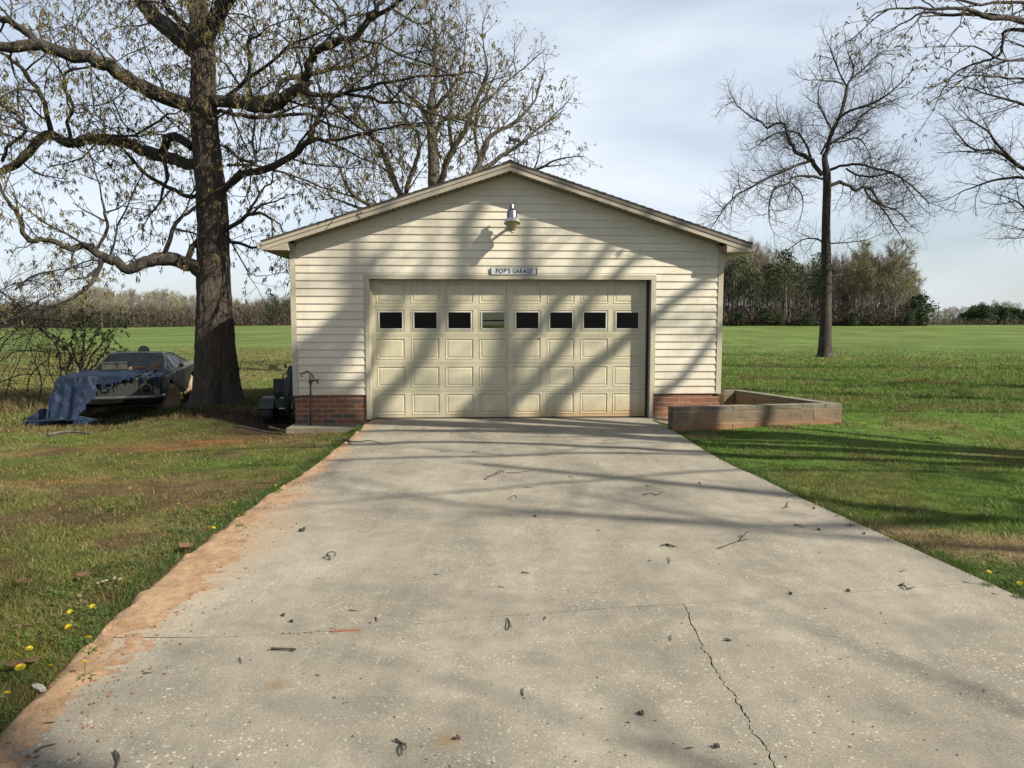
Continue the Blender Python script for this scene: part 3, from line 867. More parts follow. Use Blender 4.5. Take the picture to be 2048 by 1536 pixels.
# corner posts, casing, door stops
def part(name, mb, m, smooth=False): return mb.build(name, M[m], gar, smooth)
for sx in (-1, 1):
    a, b = sorted((sx * (HW + 0.022), sx * (HW - 0.068)))
    part('corner_post', MB().box(a, b, -0.030, 0.06, SZ0 - 0.005, roofz(HW) - FB), 'trim_vinyl')
    part('corner_post', MB().box(*sorted((sx * (HW + 0.022), sx * (HW - .01))), 0.062, LEN - .02, SZ0 - 0.004, 2.87), 'siding_vinyl') if False else None
# J-channel frame round the door
part('door_casing', MB().box(DL - 0.075, DL, -0.036, 0.135, 0.0, DT), 'trim_vinyl')
part('door_casing', MB().box(DR, DR + 0.06, -0.036, 0.135, 0.0, DT), 'trim_vinyl')
part('door_casing', MB().box(DL - 0.075, DR + 0.06, -0.040, 0.135, DT + 0.001, DT + 0.058), 'trim_vinyl')
part('casing_channel', MB().box(DR + 0.062, DR + 0.086, -0.028, 0.0, SZ0, DT + 0.056), 'trim_vinyl')
part('casing_channel', MB().box(DL - 0.092, DL - 0.077, -0.028, 0.0, SZ0, DT + 0.056), 'trim_vinyl')
part('casing_channel', MB().box(DL - 0.092, DR + 0.086, -0.033, 0.0, DT + 0.060, DT + 0.078), 'trim_vinyl')
part('weather_strip', MB().box(DR - 0.045, DR - 0.001, 0.112, 0.134, 0.0, DT - 0.002), 'black_rubber')
part('door_stop', MB().box(DL + 0.001, DL + 0.03, 0.10, 0.134, 0.0, DT - 0.002), 'trim_vinyl')
# sectional door
DY = 0.14
SH = (DT + 0.025) / 5
pcx = [W(px, 700, DY)[0] for px in (782.5, 851.5, 919.5, 987, 1054.5, 1122, 1189, 1254)]
PW, PH = 0.485, 0.36
WW, WH = 0.50, 0.385
def panel_mesh():
    w, h = PW / 2, PH / 2
    rings = [(0.0, 0.0, 0.0), (0.0, 0.0, -0.006), (0.010, 0.010, -0.005), (0.016, 0.016, 0.005), (0.030, 0.030, 0.005), (0.048, 0.048, -0.001), (0.053, 0.053, -0.001)]
    vs = []
    for (ix, iz, y) in rings:
        vs += [(-w + ix, y, -h + iz), (w - ix, y, -h + iz), (w - ix, y, h - iz), (-w + ix, y, h - iz)]
    fs = []
    for r in range(len(rings) - 1):
        for q in range(4):
            fs.append((4 * r + q, 4 * r + (q + 1) % 4, 4 * (r + 1) + (q + 1) % 4, 4 * (r + 1) + q))
    b = 4 * (len(rings) - 1)
    fs.append((b, b + 1, b + 2, b + 3))
    me = bpy.data.meshes.new('raised_panel'); me.from_pydata(vs, [], fs); me.materials.append(M['door_paint']); me.update()
    return me
pm = panel_mesh()
def frame_mesh():
    mb = MB(); w, h = WW / 2, WH / 2
    def ring(o, i, y0, y1):
        mb.box(-w + o, w - o, y0, y1, -h + o, -h + i); mb.box(-w + o, w - o, y0, y1, h - i, h - o)
        mb.box(-w + o, -w + i, y0, y1, -h + i, h - i); mb.box(w - i, w - o, y0, y1, -h + i, h - i)
    ring(0.0, 0.012, -0.006, 0.02); ring(0.012, 0.036, 0.004, 0.02)
    return mb.mesh('window_frame', M['door_paint'])
fm = frame_mesh()
def sash_mesh():
    mb = MB(); w, h = WW / 2 - 0.036, WH / 2 - 0.034
    i = 0.018
    mb.box(-w, w, -0.009, 0.02, -h, -h + i); mb.box(-w, w, -0.009, 0.02, h - i, h)
    mb.box(-w, -w + i, -0.009, 0.02, -h + i, h - i); mb.box(w - i, w, -0.009, 0.02, -h + i, h - i)
    return mb.mesh('window_sash', M['window_vinyl'])
sm_ = sash_mesh()
gm = MB().box(-WW / 2 + 0.05, WW / 2 - 0.05, 0.008, 0.011, -WH / 2 + 0.045, WH / 2 - 0.045).mesh('pane', M['window_glass'])
x0d, x1d = DL - 0.02, DR + 0.02
for r in range(5):
    z0 = r * SH + (0.012 if r == 0 else 0.003); z1 = (r + 1) * SH - 0.001
    zc = (z0 + z1) / 2 + (0.0 if r != 3 else 0.005)
    pw, ph = (WW, WH) if r == 3 else (PW, PH)
    mb = MB()
    e = 0.001
    mb.box(x0d, x1d, DY, DY + 0.045, z0, zc - ph / 2 - e); mb.box(x0d, x1d, DY, DY + 0.045, zc + ph / 2 + e, z1)
    xs_ = [x0d] + [v for c in pcx for v in (c - pw / 2 - e, c + pw / 2 + e)] + [x1d]
    for i in range(0, len(xs_), 2):
        mb.box(xs_[i], xs_[i + 1], DY, DY + 0.045, zc - ph / 2 - e, zc + ph / 2 + e)
    # lip at the bottom of each section
    mb.box(x0d, x1d, DY - 0.004, DY - 0.0005, z1 - 0.022, z1 - 0.006)
    sec = mb.build('door_section', M['door_paint'], gar)
    if r != 3:
        mbk = MB().box(x0d, x1d, DY + 0.046, DY + 0.05, z0, z1)
        mbk.build('section_back', M['interior_dark'], sec)
    for c in pcx:
        if r == 3:
            obj('window_frame', fm, sec, (c, DY, zc)); obj('window_sash', sm_, sec, (c, DY, zc)); obj('pane', gm, sec, (c, DY, zc))
        else:
            obj('raised_panel', pm, sec, (c, DY, zc))
# handle / lock bolt
part('door_bolt', MB().lathe([(0.010, 0), (0.010, 0.02), (0.004, 0.024)], 8, (W(1080, 676, DY)[0], DY, W(1080, 676, DY)[1]), (0, -1, 0)), 'rusty_iron')
part('threshold_seal', MB().box(x0d, x1d, DY + 0.004, DY + 0.04, 0.0, 0.012), 'black_rubber')
# side and back walls, floor
for sx in (-1, 1):
    a, b = sorted((sx * HW, sx * (HW - 0.10)))
    part('side_wall', MB().box(a, b, 0.121, LEN, -0.1, 2.87), 'interior_dark')
    nb = 18
    for k2 in range(nb):
        z = SZ0 + k2 * SP
        vs = [(sx * (HW + y_ * -1), yy_, z + dz) for (y_, dz) in PR for yy_ in (0.065, LEN)]
        n = len(PR)
        fs = [(2 * i, 2 * i + 1, 2 * (i + 1) + 1, 2 * (i + 1)) for i in range(n - 1)]
        MB().add(vs, fs).build('siding_board', M['siding_vinyl'], gar)
    a, b = sorted((sx * (HW + 0.001), sx * (HW + 0.004)))
    part('brick_side', MB().box(a, b, 0.005, LEN, -0.12, SZ0 - 0.004), 'brick_clay')
bx, bz = W(987, 641, LEN)
bw, bh1, bh0 = 0.42, 0.50, 0.42
mb = MB()
mb.box(XL + .101, bx - bw, LEN - 0.1, LEN, -0.1, 2.87); mb.box(bx + bw, XR - .101, LEN - 0.1, LEN, -0.1, 2.87)
mb.box(bx - bw, bx + bw, LEN - 0.1, LEN, -0.1, bz - bh0); mb.box(bx - bw, bx + bw, LEN - 0.1, LEN, bz + bh1, 2.87)
mb.prism([(XL + .101, 2.871), (XR - .101, 2.871), (XR - .101, roofz(XR) - FB), (0, RT - FB), (XL + .101, roofz(XL) - FB)], 'y', LEN - 0.1, LEN)
part('back_wall', mb, 'interior_dark')
bwin = MB()
for (a, b, c, d) in ((-bw, -bw + .04, -bh0, bh1), (bw - .04, bw, -bh0, bh1), (-bw + .04, bw - .04, -bh0, -bh0 + .04), (-bw + .04, bw - .04, bh1 - .04, bh1), (-bw + .04, bw - .04, -0.018, 0.018)):
    bwin.box(bx + a, bx + b, LEN - .07, LEN - .03, bz + c, bz + d)
bwo = bwin.build('back_window', M['crate_dark'], gar)
MB().box(bx - bw + .04, bx + bw - .04, LEN - .055, LEN - .05, bz - bh0 + .04, bz + bh1 - .04).build('pane', M['window_glass'], bwo)
part('garage_floor', MB().box(XL + .1, XR - .1, 0.10, LEN - .1, -0.05, -0.004), 'interior_floor')
# ---- roof
roofo = part('roof', MB().prism([(0, RT - 0.03), (EV, roofz(EV) - 0.03), (EV, roofz(EV) - 0.05), (0, RT - 0.05), (-EV, roofz(EV) - 0.05), (-EV, roofz(EV) - 0.03)], 'y', -OV + 0.012, LEN + 0.25), 'interior_dark')
sang = math.atan(SL)
ncr = 31
for sx in (-1, 1):
    run = EV / math.cos(sang)
    exp_ = run / ncr
    for k2 in range(ncr):
        # course wedge from s0 (lower, thick) to s1 (upper, thin) measured down the slope
        s0 = (k2 + 1) * exp_ + 0.012; s1 = k2 * exp_ - 0.03 if k2 else 0.0
        def pt(s_, h): 
            x_ = s_ * math.cos(sang) - 0; z_ = RT - 0.029 - s_ * math.sin(sang)
            return (sx * (x_ + h * math.sin(sang)), z_ + h * math.cos(sang))
        fr_ = -OV - 0.018 - rnd.uniform(0, 0.006)
        poly = [pt(s0, 0.0), pt(s0, 0.026), pt(s1, 0.012), pt(s1, 0.0)]
        MB().prism(poly, 'y', fr_, LEN + 0.26).build('shingle_course', M['shingle'], roofo)
part('ridge_cap', MB().prism([(-0.13, RT - 0.13 * SL + 0.0), (0, RT + 0.012), (0.13, RT - 0.13 * SL + 0.0), (0.13, RT - 0.13 * SL - .012), (0, RT - .002), (-0.13, RT - 0.13 * SL - .012)], 'y', -OV - 0.022, LEN + 0.26), 'shingle')
for sx in (-1, 1):
    def strip(d0, d1, y0, y1, xa=0.0, xb=EV):
        return MB().prism([(sx * xa, RT - SL * xa - d0), (sx * xb, roofz(xb) - d0), (sx * xb, roofz(xb) - d1), (sx * xa, RT - SL * xa - d1)], 'y', y0, y1)
    part('drip_edge', strip(0.031, 0.052, -OV - 0.012, -OV + 0.0105), 'trim_brown_and_shaded')
    part('rake_trim', strip(0.053, 0.096, -OV - 0.022, -OV + 0.0105), 'fascia_metal' if sx < 0 else 'trim_brown_and_shaded')  # right-hand trim gets the brown because it lies in shade; shading put into colour
    part('rake_shadow_board', strip(0.0965, 0.106, -OV - 0.004, -OV + 0.0105), 'trim_brown_and_shaded')
    part('rake_fascia', strip(0.1065, FB, -OV - 0.012, -OV + 0.0105), 'fascia_metal')
    # eave return box front
    zb = roofz(EV) - FB + 0.006
    xr_ = 3.70
    part('eave_return', MB().prism([(sx * xr_, zb), (sx * EV, zb), (sx * EV, zb + 0.002), (sx * xr_, roofz(xr_) - FB - 0.001)], 'y', -OV - 0.004, -OV + 0.0105), 'fascia_metal')
    a, b = sorted((sx * xr_, sx * (xr_ + 0.012)))
    part('eave_return_side', MB().box(a, b, -OV + 0.0106, -0.03, zb, roofz(xr_) - FB + .005), 'soffit_vinyl')
    a, b = sorted((sx * (xr_ + .0125), sx * EV))
    part('eave_soffit', MB().box(a, b, -OV + 0.0106, LEN + .2, zb - 0.006, zb + 0.004), 'soffit_vinyl')
    a, b = sorted((sx * EV, sx * (EV - 0.02)))
    part('eave_fascia', MB().box(a, b, -OV + 0.011, LEN + .2, zb + 0.0045, roofz(EV) - 0.052), 'trim_brown_and_shaded')
    g0 = EV + 0.003
    zt = roofz(EV) - 0.045
    prof = [(g0, zt), (g0 + 0.10, zt), (g0 + 0.10, zt - 0.018), (g0 + 0.085, zt - 0.055), (g0 + 0.055, zt - 0.10), (g0, zt - 0.10)]
    part('gutter', MB().prism([(sx * a_, b_) for a_, b_ in prof], 'y', -OV - 0.005, LEN + .2), 'gutter_metal')
    # soffit panels under the rake, narrow strips with gaps
    x_ = 0.02; wpan = 0.098
    while x_ + wpan < 3.69:
        za, zb2 = RT - SL * x_ - FB + 0.012, RT - SL * (x_ + wpan - 0.008) - FB + 0.012
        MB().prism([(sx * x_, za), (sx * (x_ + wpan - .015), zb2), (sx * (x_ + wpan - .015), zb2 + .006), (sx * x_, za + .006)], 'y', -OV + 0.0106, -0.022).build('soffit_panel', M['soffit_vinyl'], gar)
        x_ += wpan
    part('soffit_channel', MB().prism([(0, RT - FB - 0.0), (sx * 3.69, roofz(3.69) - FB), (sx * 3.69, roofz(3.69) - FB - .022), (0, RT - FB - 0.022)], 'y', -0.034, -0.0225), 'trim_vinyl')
    part('soffit_backing', MB().prism([(0, RT - FB + 0.022), (sx * 3.69, roofz(3.69) - FB + .022), (sx * 3.69, roofz(3.69) - FB + .026), (0, RT - FB + 0.026)], 'y', -OV + 0.011, -0.01), 'interior_dark')
# concrete footing ledges either side of the slab
def lpt(px, py, z=0.0):
    g = ground(px, py, z) - GO
    return (g.x * _c + g.y * _s, -g.x * _s + g.y * _c)
zl = -0.07
poly = [lpt(572, 857, zl), lpt(712, 856, zl), (DL - 0.04, -0.02), (DL - 0.04, 0.005), (XL - 0.03, 0.005)]
part('concrete_ledge', MB().prism(poly, 'z', -0.16, zl), 'cap_concrete')
poly = [(DR + 0.03, 0.005), (DR + 0.06, -0.5), (DR + 0.35, -1.2), (XR, -1.2), (XR, 0.005)]
part('concrete_ledge', MB().prism(poly, 'z', -0.16, -0.012), 'cap_concrete')

# ---- floodlight on the gable
GM = gar.matrix_basis.copy()
def GP(x, y, z):
    return GO + Vector((x * _c - y * _s, x * _s + y * _c, z))
lamp_x, lamp_zt = W(1023.5, 415, -0.20)
_, lamp_zb = W(1023, 466, -0.26)
lamp_sc = 1.12
lamp = tag(empty('yard_light', GP(lamp_x, 0, lamp_zb + 0.15), GA), 'galvanised yard light with amber lens under the gable peak', 'lamp')
tl_ = lamp_zt - lamp_zb - 0.15
axis = Vector((0, 0.20, 1)).normalized(); cen = Vector((0, -0.27, 0.0))
def L(prof, m, nm, sides=24):
    o = MB().lathe(prof, sides, cen, axis).build(nm, M[m], lamp); autosmooth(o, 40); return o
L([(0.0, tl_ + .0), (0.030, tl_), (0.032, tl_ - 0.055), (0.040, tl_ - 0.062), (0.052, tl_ - 0.075), (0.066, tl_ - 0.10), (0.068, tl_ - 0.11), (0.068, 0.075), (0.073, 0.07), (0.073, 0.062)][::-1], 'galvanised', 'housing')
lamp.scale = (1.28, 1.22, 1.12)
ribs = MB()
ribs.lathe([(0.078, 0.068), (0.086, 0.05), (0.097, 0.022), (0.100, 0.005), (0.06, 0.0)], 24, cen, axis)
u_ = axis.orthogonal().normalized(); w_ = axis.cross(u_)
for k2 in range(30):
    a = 2 * math.pi * k2 / 30; dv = u_ * math.cos(a) + w_ * math.sin(a)
    ribs.tube([cen + axis * 0.066 + dv * 0.080, cen + axis * 0.008 + dv * 0.101], 0.004, 4)
ribs.build('ribbed_collar', M['lamp_white'], lamp)
L([(0.02, -0.128), (0.028, -0.12), (0.040, -0.10), (0.055, -0.07), (0.078, -0.035), (0.084, -0.012), (0.10, -0.008), (0.112, -0.003), (0.112, 0.0), (0.05, 0.001)], 'lamp_lens', 'lens')
L([(0.018, -0.145), (0.026, -0.135), (0.024, -0.120), (0.01, -0.119)], 'lamp_white', 'lens_tip', 12)
MB().tube([(0, -0.26, 0.05), (0, -0.14, 0.02), (0, -0.03, 0.0), (0, 0.0, 0.0)], 0.022, 10).build('bracket_arm', M['galvanised'], lamp, True)
MB().box(-0.05, 0.05, -0.032, -0.021, -0.06, 0.06).build('mounting_plate', M['galvanised'], lamp)

def baked_curve(o):
    bpy.context.view_layer.update()
    me = bpy.data.meshes.new_from_object(o.evaluated_get(bpy.context.evaluated_depsgraph_get()))
    n = obj('lettering', me, o.parent, o.location.copy(), o.rotation_euler.copy(), o.scale.copy())
    bpy.data.objects.remove(o); n.name = 'lettering'
# ---- name sign over the door
sx0, sz0 = W(980, 549.5, -0.05); sx1, sz1 = W(1074.5, 535.5, -0.05)
sign = tag(empty('name_sign', GP((sx0 + sx1) / 2, -0.043, (sz0 + sz1) / 2), GA), 'white and black sign reading POP\'S GARAGE above the door', 'sign')
hw, hh = (sx1 - sx0) / 2, (sz1 - sz0) / 2
MB().box(-hw, hw, 0.0, 0.006, -hh, hh).build('sign_backing', M['sign_black'], sign)
b_ = 0.006
pl_ = [(-hw + .045, -hh + b_), (hw - .045, -hh + b_)]
n_ = 6
def scal(s):
    # brace shaped end cut
    pts = []
    for (dx_, dz_) in ((0.012, -1), (0.03, -0.55), (0.012, -0.18), (0.034, 0.0), (0.012, 0.18), (0.03, 0.55), (0.012, 1)):
        pts.append((s * (hw - dx_), dz_ * (hh - b_)))
    return pts
rp = scal(1); lp = scal(-1)[::-1]
MB().prism(rp + lp, 'y', -0.003, -0.0005).build('sign_face', M['sign_white'], sign)
for (txt, cxp, wd) in (("POP'S", 1006, 29), ('GARAGE', 1045, 40)):
    cu = bpy.data.curves.new('lettering', 'FONT'); cu.body = txt; cu.align_x = 'CENTER'; cu.align_y = 'CENTER'
    cu.size = 1.0; cu.extrude = 0.01; cu.offset = 0.022; cu.space_character = 1.15
    cu.materials.append(M['sign_black'])
    o = obj('lettering', cu, sign)
    bpy.context.view_layer.update()
    d_ = o.dimensions
    target_w = (sx1 - sx0) * wd / 94.5; target_h = (sz1 - sz0) * 0.70
    o.scale = (target_w / d_.x, target_h / d_.y, 0.15)
    o.rotation_euler = (R(90), 0, 0)
    lx = W(cxp, 543, -0.05)[0] - (sx0 + sx1) / 2
    o.location = (lx, -0.0035, 0.0)
    baked_curve(o)
# ---- weathervane on the ridge
wv = tag(empty('weathervane', GP(0.0, 0.9, RT - 0.02), GA), 'black weathervane with horse, rider and outhouse shapes on the ridge', 'weathervane')
def WV(px, py):
    x, z = W(px, py, 0.9)
    return (x, z - (RT - 0.02))
S7 = 70 / 1536
def wz(a, b): return WV(1000 + a * S7, 265 + b * S7)
def flat(name, polys, th=0.02):
    mb = MB()
    for p in polys: mb.prism([wz(*q) for q in p], 'y', -th / 2, th / 2)
    return mb.build(name, M['wrought_black'], wv)
xm, zm = wz(630, 560)
MB().tube([(xm, 0, -0.05), (xm, 0, zm)], 0.009, 8).build('mast', M['wrought_black'], wv)
MB().tube([(wz(260, 470)[0], 0, wz(260, 475)[1]), (wz(1230, 520)[0], 0, wz(1230, 535)[1])], 0.009, 6).build('bar', M['wrought_black'], wv)
flat('outhouse', [[(970, 340), (1240, 340), (1240, 400), (970, 400)], [(985, 400), (1065, 400), (1065, 530), (985, 530)], [(1125, 400), (1225, 400), (1225, 530), (1125, 530)], [(1065, 400), (1125, 400), (1125, 450), (1065, 450)]])
flat('horse', [[(480, 300), (620, 250), (900, 290), (920, 420), (700, 430), (560, 380)], [(560, 380), (700, 420), (660, 530), (600, 530)], [(790, 410), (900, 420), (850, 530), (790, 530)], [(360, 180), (440, 160), (520, 300), (600, 320), (560, 390), (460, 400), (400, 330)]])
flat('rider', [[(680, 200), (730, 200), (740, 290), (660, 290)], [(800, 220), (850, 230), (860, 300), (790, 300)]])
flat('figure', [[(370, 300), (470, 300), (470, 500), (400, 500)], [(240, 450), (290, 390), (370, 380), (370, 500), (330, 510), (330, 450), (280, 480)]])
cu = bpy.data.curves.new('lettering', 'FONT'); cu.body = 'Whoooa'; cu.size = 1; cu.extrude = 0.004; cu.offset = 0.02; cu.materials.append(M['wrought_black'])
o = obj('lettering', cu, wv); bpy.context.view_layer.update()
a0, a1 = wz(205, 820); b0, b1 = wz(900, 640)
o.scale = ((b0 - a0) / o.dimensions.x, (b1 - a1) / o.dimensions.y, 1); o.rotation_euler = (R(90), 0, 0); o.location = (a0, -0.004, a1)
baked_curve(o)

# ------------------------------------------------------------------ block planter
zt = 0.35
A_ = ground(1346, 815, zt); B_ = ground(1684, 807.5, zt); C_ = ground(1478, 779, zt); D_ = GP(HW + 0.03, 1.5, 0)
D_.z = zt
Dq = ground(1440, 779.5, zt)
pl = tag(empty('block_planter', (A_.x, A_.y, 0)), 'low concrete block planter bed against the right wall of the garage', 'planter')
TH = 0.19
def course_run(p, q, zlo, zhi, blen, off, name, mat, th, outset=0.0, joint=0.010):
    p = Vector((p.x, p.y)); q = Vector((q.x, q.y))
    d = (q - p); Ln = d.length; d.normalize()
    nrm = Vector((-d.y, d.x))       # to the inside (left of travel)
    s = -off
    while s < Ln:
        a, b = max(s, 0), min(s + blen - joint, Ln)
        if b - a > 0.03:
            j = rnd.uniform(-0.003, 0.003)
            P0 = p + d * a + nrm * (-outset + j); P1 = p + d * b + nrm * (-outset + j)
            P2 = P1 + nrm * (th + 2 * outset); P3 = P0 + nrm * (th + 2 * outset)
            o_ = Vector((A_.x, A_.y))
            MB().prism([tuple(P0 - o_), tuple(P1 - o_), tuple(P2 - o_), tuple(P3 - o_)], 'z', zlo, zhi - joint).build(name, M[mat], pl)
        s += blen
    o_ = Vector((A_.x, A_.y))
    P0 = p + nrm * 0.0035 - o_; P1 = q + nrm * 0.0035 - o_; P2 = q + nrm * (th - .0035) - o_; P3 = p + nrm * (th - .0035) - o_
    return [tuple(P0), tuple(P1), tuple(P2), tuple(P3)]
inner_B = Vector((B_.x, B_.y, 0))
runs = [(A_, B_), (B_, C_), (C_, Dq)]
for i, (p, q) in enumerate(runs):
    if i > 0:
        dd = Vector((q.x - p.x, q.y - p.y, 0)).normalized()
        p = p + dd * TH
    core = course_run(p, q, -0.12, 0.085, 0.407, 0.2, 'concrete_block', 'block_concrete', TH)
    course_run(p, q, 0.085, 0.285, 0.407, 0.0, 'concrete_block', 'block_concrete', TH)
    course_run(p, q, 0.288, zt + .010, 0.407, 0.2, 'cap_block', 'cap_concrete', TH, 0.004)
    MB().prism(core, 'z', -0.12, zt - 0.02).build('mortar_bed', M['mortar'], pl)
ctr = (A_ + B_ + C_ + Dq) / 4
def ins(p, k=0.12):
    v = Vector((ctr.x - p.x, ctr.y - p.y, 0)).normalized()
    q = p + v * k; return (q.x - A_.x, q.y - A_.y)
MB().prism([ins(A_), ins(B_, .2), ins(C_), ins(Dq, 0.05), (GP(HW + .005, 0.1, 0).x - A_.x, GP(HW + .005, 0.1, 0).y - A_.y)], 'z', -0.1, 0.02).build('planting_soil', M['soil_dark'], pl)

# ------------------------------------------------------------------ yard hydrant
hb = GP(W(621, 850, -0.16)[0], -0.16, zl)
hy = tag(empty('yard_hydrant', hb, GA), 'rusty upright yard hydrant with curved handle before the left brick', 'water hydrant')
hx = 0.0
def HP(px, py):
    x, z = W(px, py, -0.16)
    return (x - W(621, 850, -0.16)[0], z - zl)
S3 = 160 / 1446
def hz(a, b, y=0.0):
    x, z = HP(515 + a * S3, 700 + b * S3); return (x, y, z)
MB().tube([hz(952, 1360), hz(960, 600)], 0.0165, 10).build('standpipe', M['rusty_iron'], hy, True)
hd = MB(); hd.lathe([(0.018, 0), (0.032, 0.01), (0.034, 0.05), (0.026, 0.065), (0.014, 0.075)], 12, hz(960, 610)).tube([hz(960, 560), hz(1040, 545), hz(1085, 560), hz(1092, 605)], [0.02, 0.017, 0.016, 0.019], 10)
hd.lathe([(0.022, -0.012), (0.022, 0.012)], 10, hz(1090, 540), (0, 0, 1))
hd.build('spout', M['rusty_iron'], hy)
MB().tube([hz(1030, 545), hz(1005, 500), hz(990, 450), hz(940, 425)], [0.011, 0.010, 0.011, 0.012], 8).tube([hz(955, 545), hz(945, 490), hz(950, 455)], 0.008, 6).tube([hz(985, 480), hz(960, 520), hz(945, 480), hz(970, 455)], 0.006, 6).build('linkage', M['rusty_iron'], hy)
MB().tube([hz(955, 440), hz(935, 405), hz(900, 385), hz(860, 400), hz(800, 430), hz(778, 445), hz(782, 475), hz(810, 482), hz(830, 468)], [0.010, 0.013, 0.013, 0.012, 0.011, 0.009, 0.008, 0.007, 0.006], 8).build('handle', M['rusty_iron'], hy)

# ------------------------------------------------------------------ hose on the side wall
hs = tag(empty('garden_hose', GP(-HW - 0.02, 0.25, 0.9), GA), 'dark green garden hose coiled on the left wall beside the mower', 'hose')
hr = random.Random(3)
for k2 in range(9):
    pts = []
    wy = 0.17 + 0.02 * k2 * hr.uniform(0.5, 1); hgt_ = 0.74 + hr.uniform(-0.1, 0.17)
    xo = -0.035 - 0.021 * (k2 % 5) - (k2 // 5) * 0.012
    yo = hr.uniform(-0.03, 0.05)
    for i in range(27):
        a = 2 * math.pi * i / 26
        zz = -0.5 * hgt_ * (1 - math.cos(a))
        pts.append((xo + 0.02 * math.sin(a) - 0.03 * (1 - math.cos(a)), yo + wy * math.sin(a) * (0.55 + 0.45 * (1 - math.cos(a)) / 2), zz + 0.02))
    MB().tube(pts, 0.0105, 8, False).build('hose_loop', M['hose_green'], hs, True)
MB().box(-0.20, 0.0, -0.03, 0.03, -0.01, 0.0).box(-0.20, -0.19, -0.05, 0.05, 0.0, 0.05).build('hose_hanger', M['wrought_black'], hs)
# ------------------------------------------------------------------ riding mower
mw = tag(empty('riding_mower', (-4.27, 13.25, terz(-4.3, 13.3)), R(2)), 'dark green riding mower parked in shade behind the left corner', 'mower')
def wheel(parent, x, y, r, w, nm='wheel', rim='rim_rust', tyre='black_rubber'):
    o = MB().lathe([(r * 0.55, -w / 2), (r * 0.9, -w / 2), (r, -w * 0.3), (r, w * 0.3), (r * 0.9, w / 2), (r * 0.55, w / 2)], 24, (x, y, r), (1, 0, 0)).build(nm, M[tyre], parent)
    autosmooth(o, 40)
    MB().lathe([(0.02, -w * 0.35), (r * 0.54, -w * 0.42), (r * 0.54, w * 0.42), (0.02, w * 0.35)], 20, (x, y, r), (1, 0, 0)).build('rim', M[rim], o)
    return o
wheel(mw, -0.27, 0.0, 0.23, 0.2); wheel(mw, 0.27, 0.0, 0.23, 0.2); wheel(mw, -0.25, 1.15, 0.17, 0.14); wheel(mw, 0.25, 1.15, 0.17, 0.14)
def fend(sx):
    pts = []
    for k2 in range(9):
        a = math.pi * (0.05 + 0.9 * k2 / 8)
        pts.append((0.05 - 0.30 * math.cos(a), 0.26 + 0.24 * math.sin(a)))
    poly = [(p[0], p[1]) for p in pts] + [(p[0] * 0.93, p[1] - 0.03) for p in pts[::-1]]
    return poly
for sx in (-1, 1):
    MB().prism(fend(sx), 'x', sx * 0.27 - 0.13, sx * 0.27 + 0.13).build('fender', M['mower_green'], mw)
MB().box(-0.14, 0.14, -0.15, 0.75, 0.30, 0.46).build('chassis', M['mower_green'], mw)
o = MB().prism([(-0.15, 0.50), (0.22, 0.50), (0.22, 0.56), (-0.02, 0.58), (-0.08, 0.84), (-0.16, 0.85), (-0.18, 0.60)], 'x', -0.16, 0.16).build('seat', M['black_rubber'], mw)
bv = o.modifiers.new('b', 'BEVEL'); bv.width = 0.03; bv.segments = 3
o = MB().prism([(0.62, 0.30), (0.62, 0.66), (0.75, 0.72), (1.28, 0.62), (1.38, 0.52), (1.38, 0.30)], 'x', -0.20, 0.20).build('hood', M['mower_green'], mw)
bv = o.modifiers.new('b', 'BEVEL'); bv.width = 0.04; bv.segments = 3
MB().box(-0.42, 0.42, 0.35, 0.98, 0.10, 0.22).build('mower_deck', M['mower_green'], mw)
MB().tube([(0, 0.62, 0.66), (0, 0.50, 0.83)], 0.018, 8).build('steering_column', M['black_rubber'], mw)
ring = []
sw = MB(); cN = Vector((0, -0.45, 0.9)).normalized(); uu = Vector((1, 0, 0)); vv = cN.cross(uu)
cc_ = Vector((0, 0.49, 0.86))
ringp = [cc_ + (uu * math.cos(2 * math.pi * k2 / 24) + vv * math.sin(2 * math.pi * k2 / 24)) * 0.155 for k2 in range(25)]
sw.tube(ringp, 0.012, 8, False)
for k2 in (0, 8, 16): sw.tube([cc_, ringp[k2]], 0.008, 6)
sw.build('steering_wheel', M['black_rubber'], mw)
MB().tube([(-0.2, 0.05, 0.62), (-0.23, 0.12, 0.55), (-0.21, 0.2, 0.46), (-0.16, 0.25, 0.44)], 0.008, 6).build('lever', M['black_rubber'], mw)
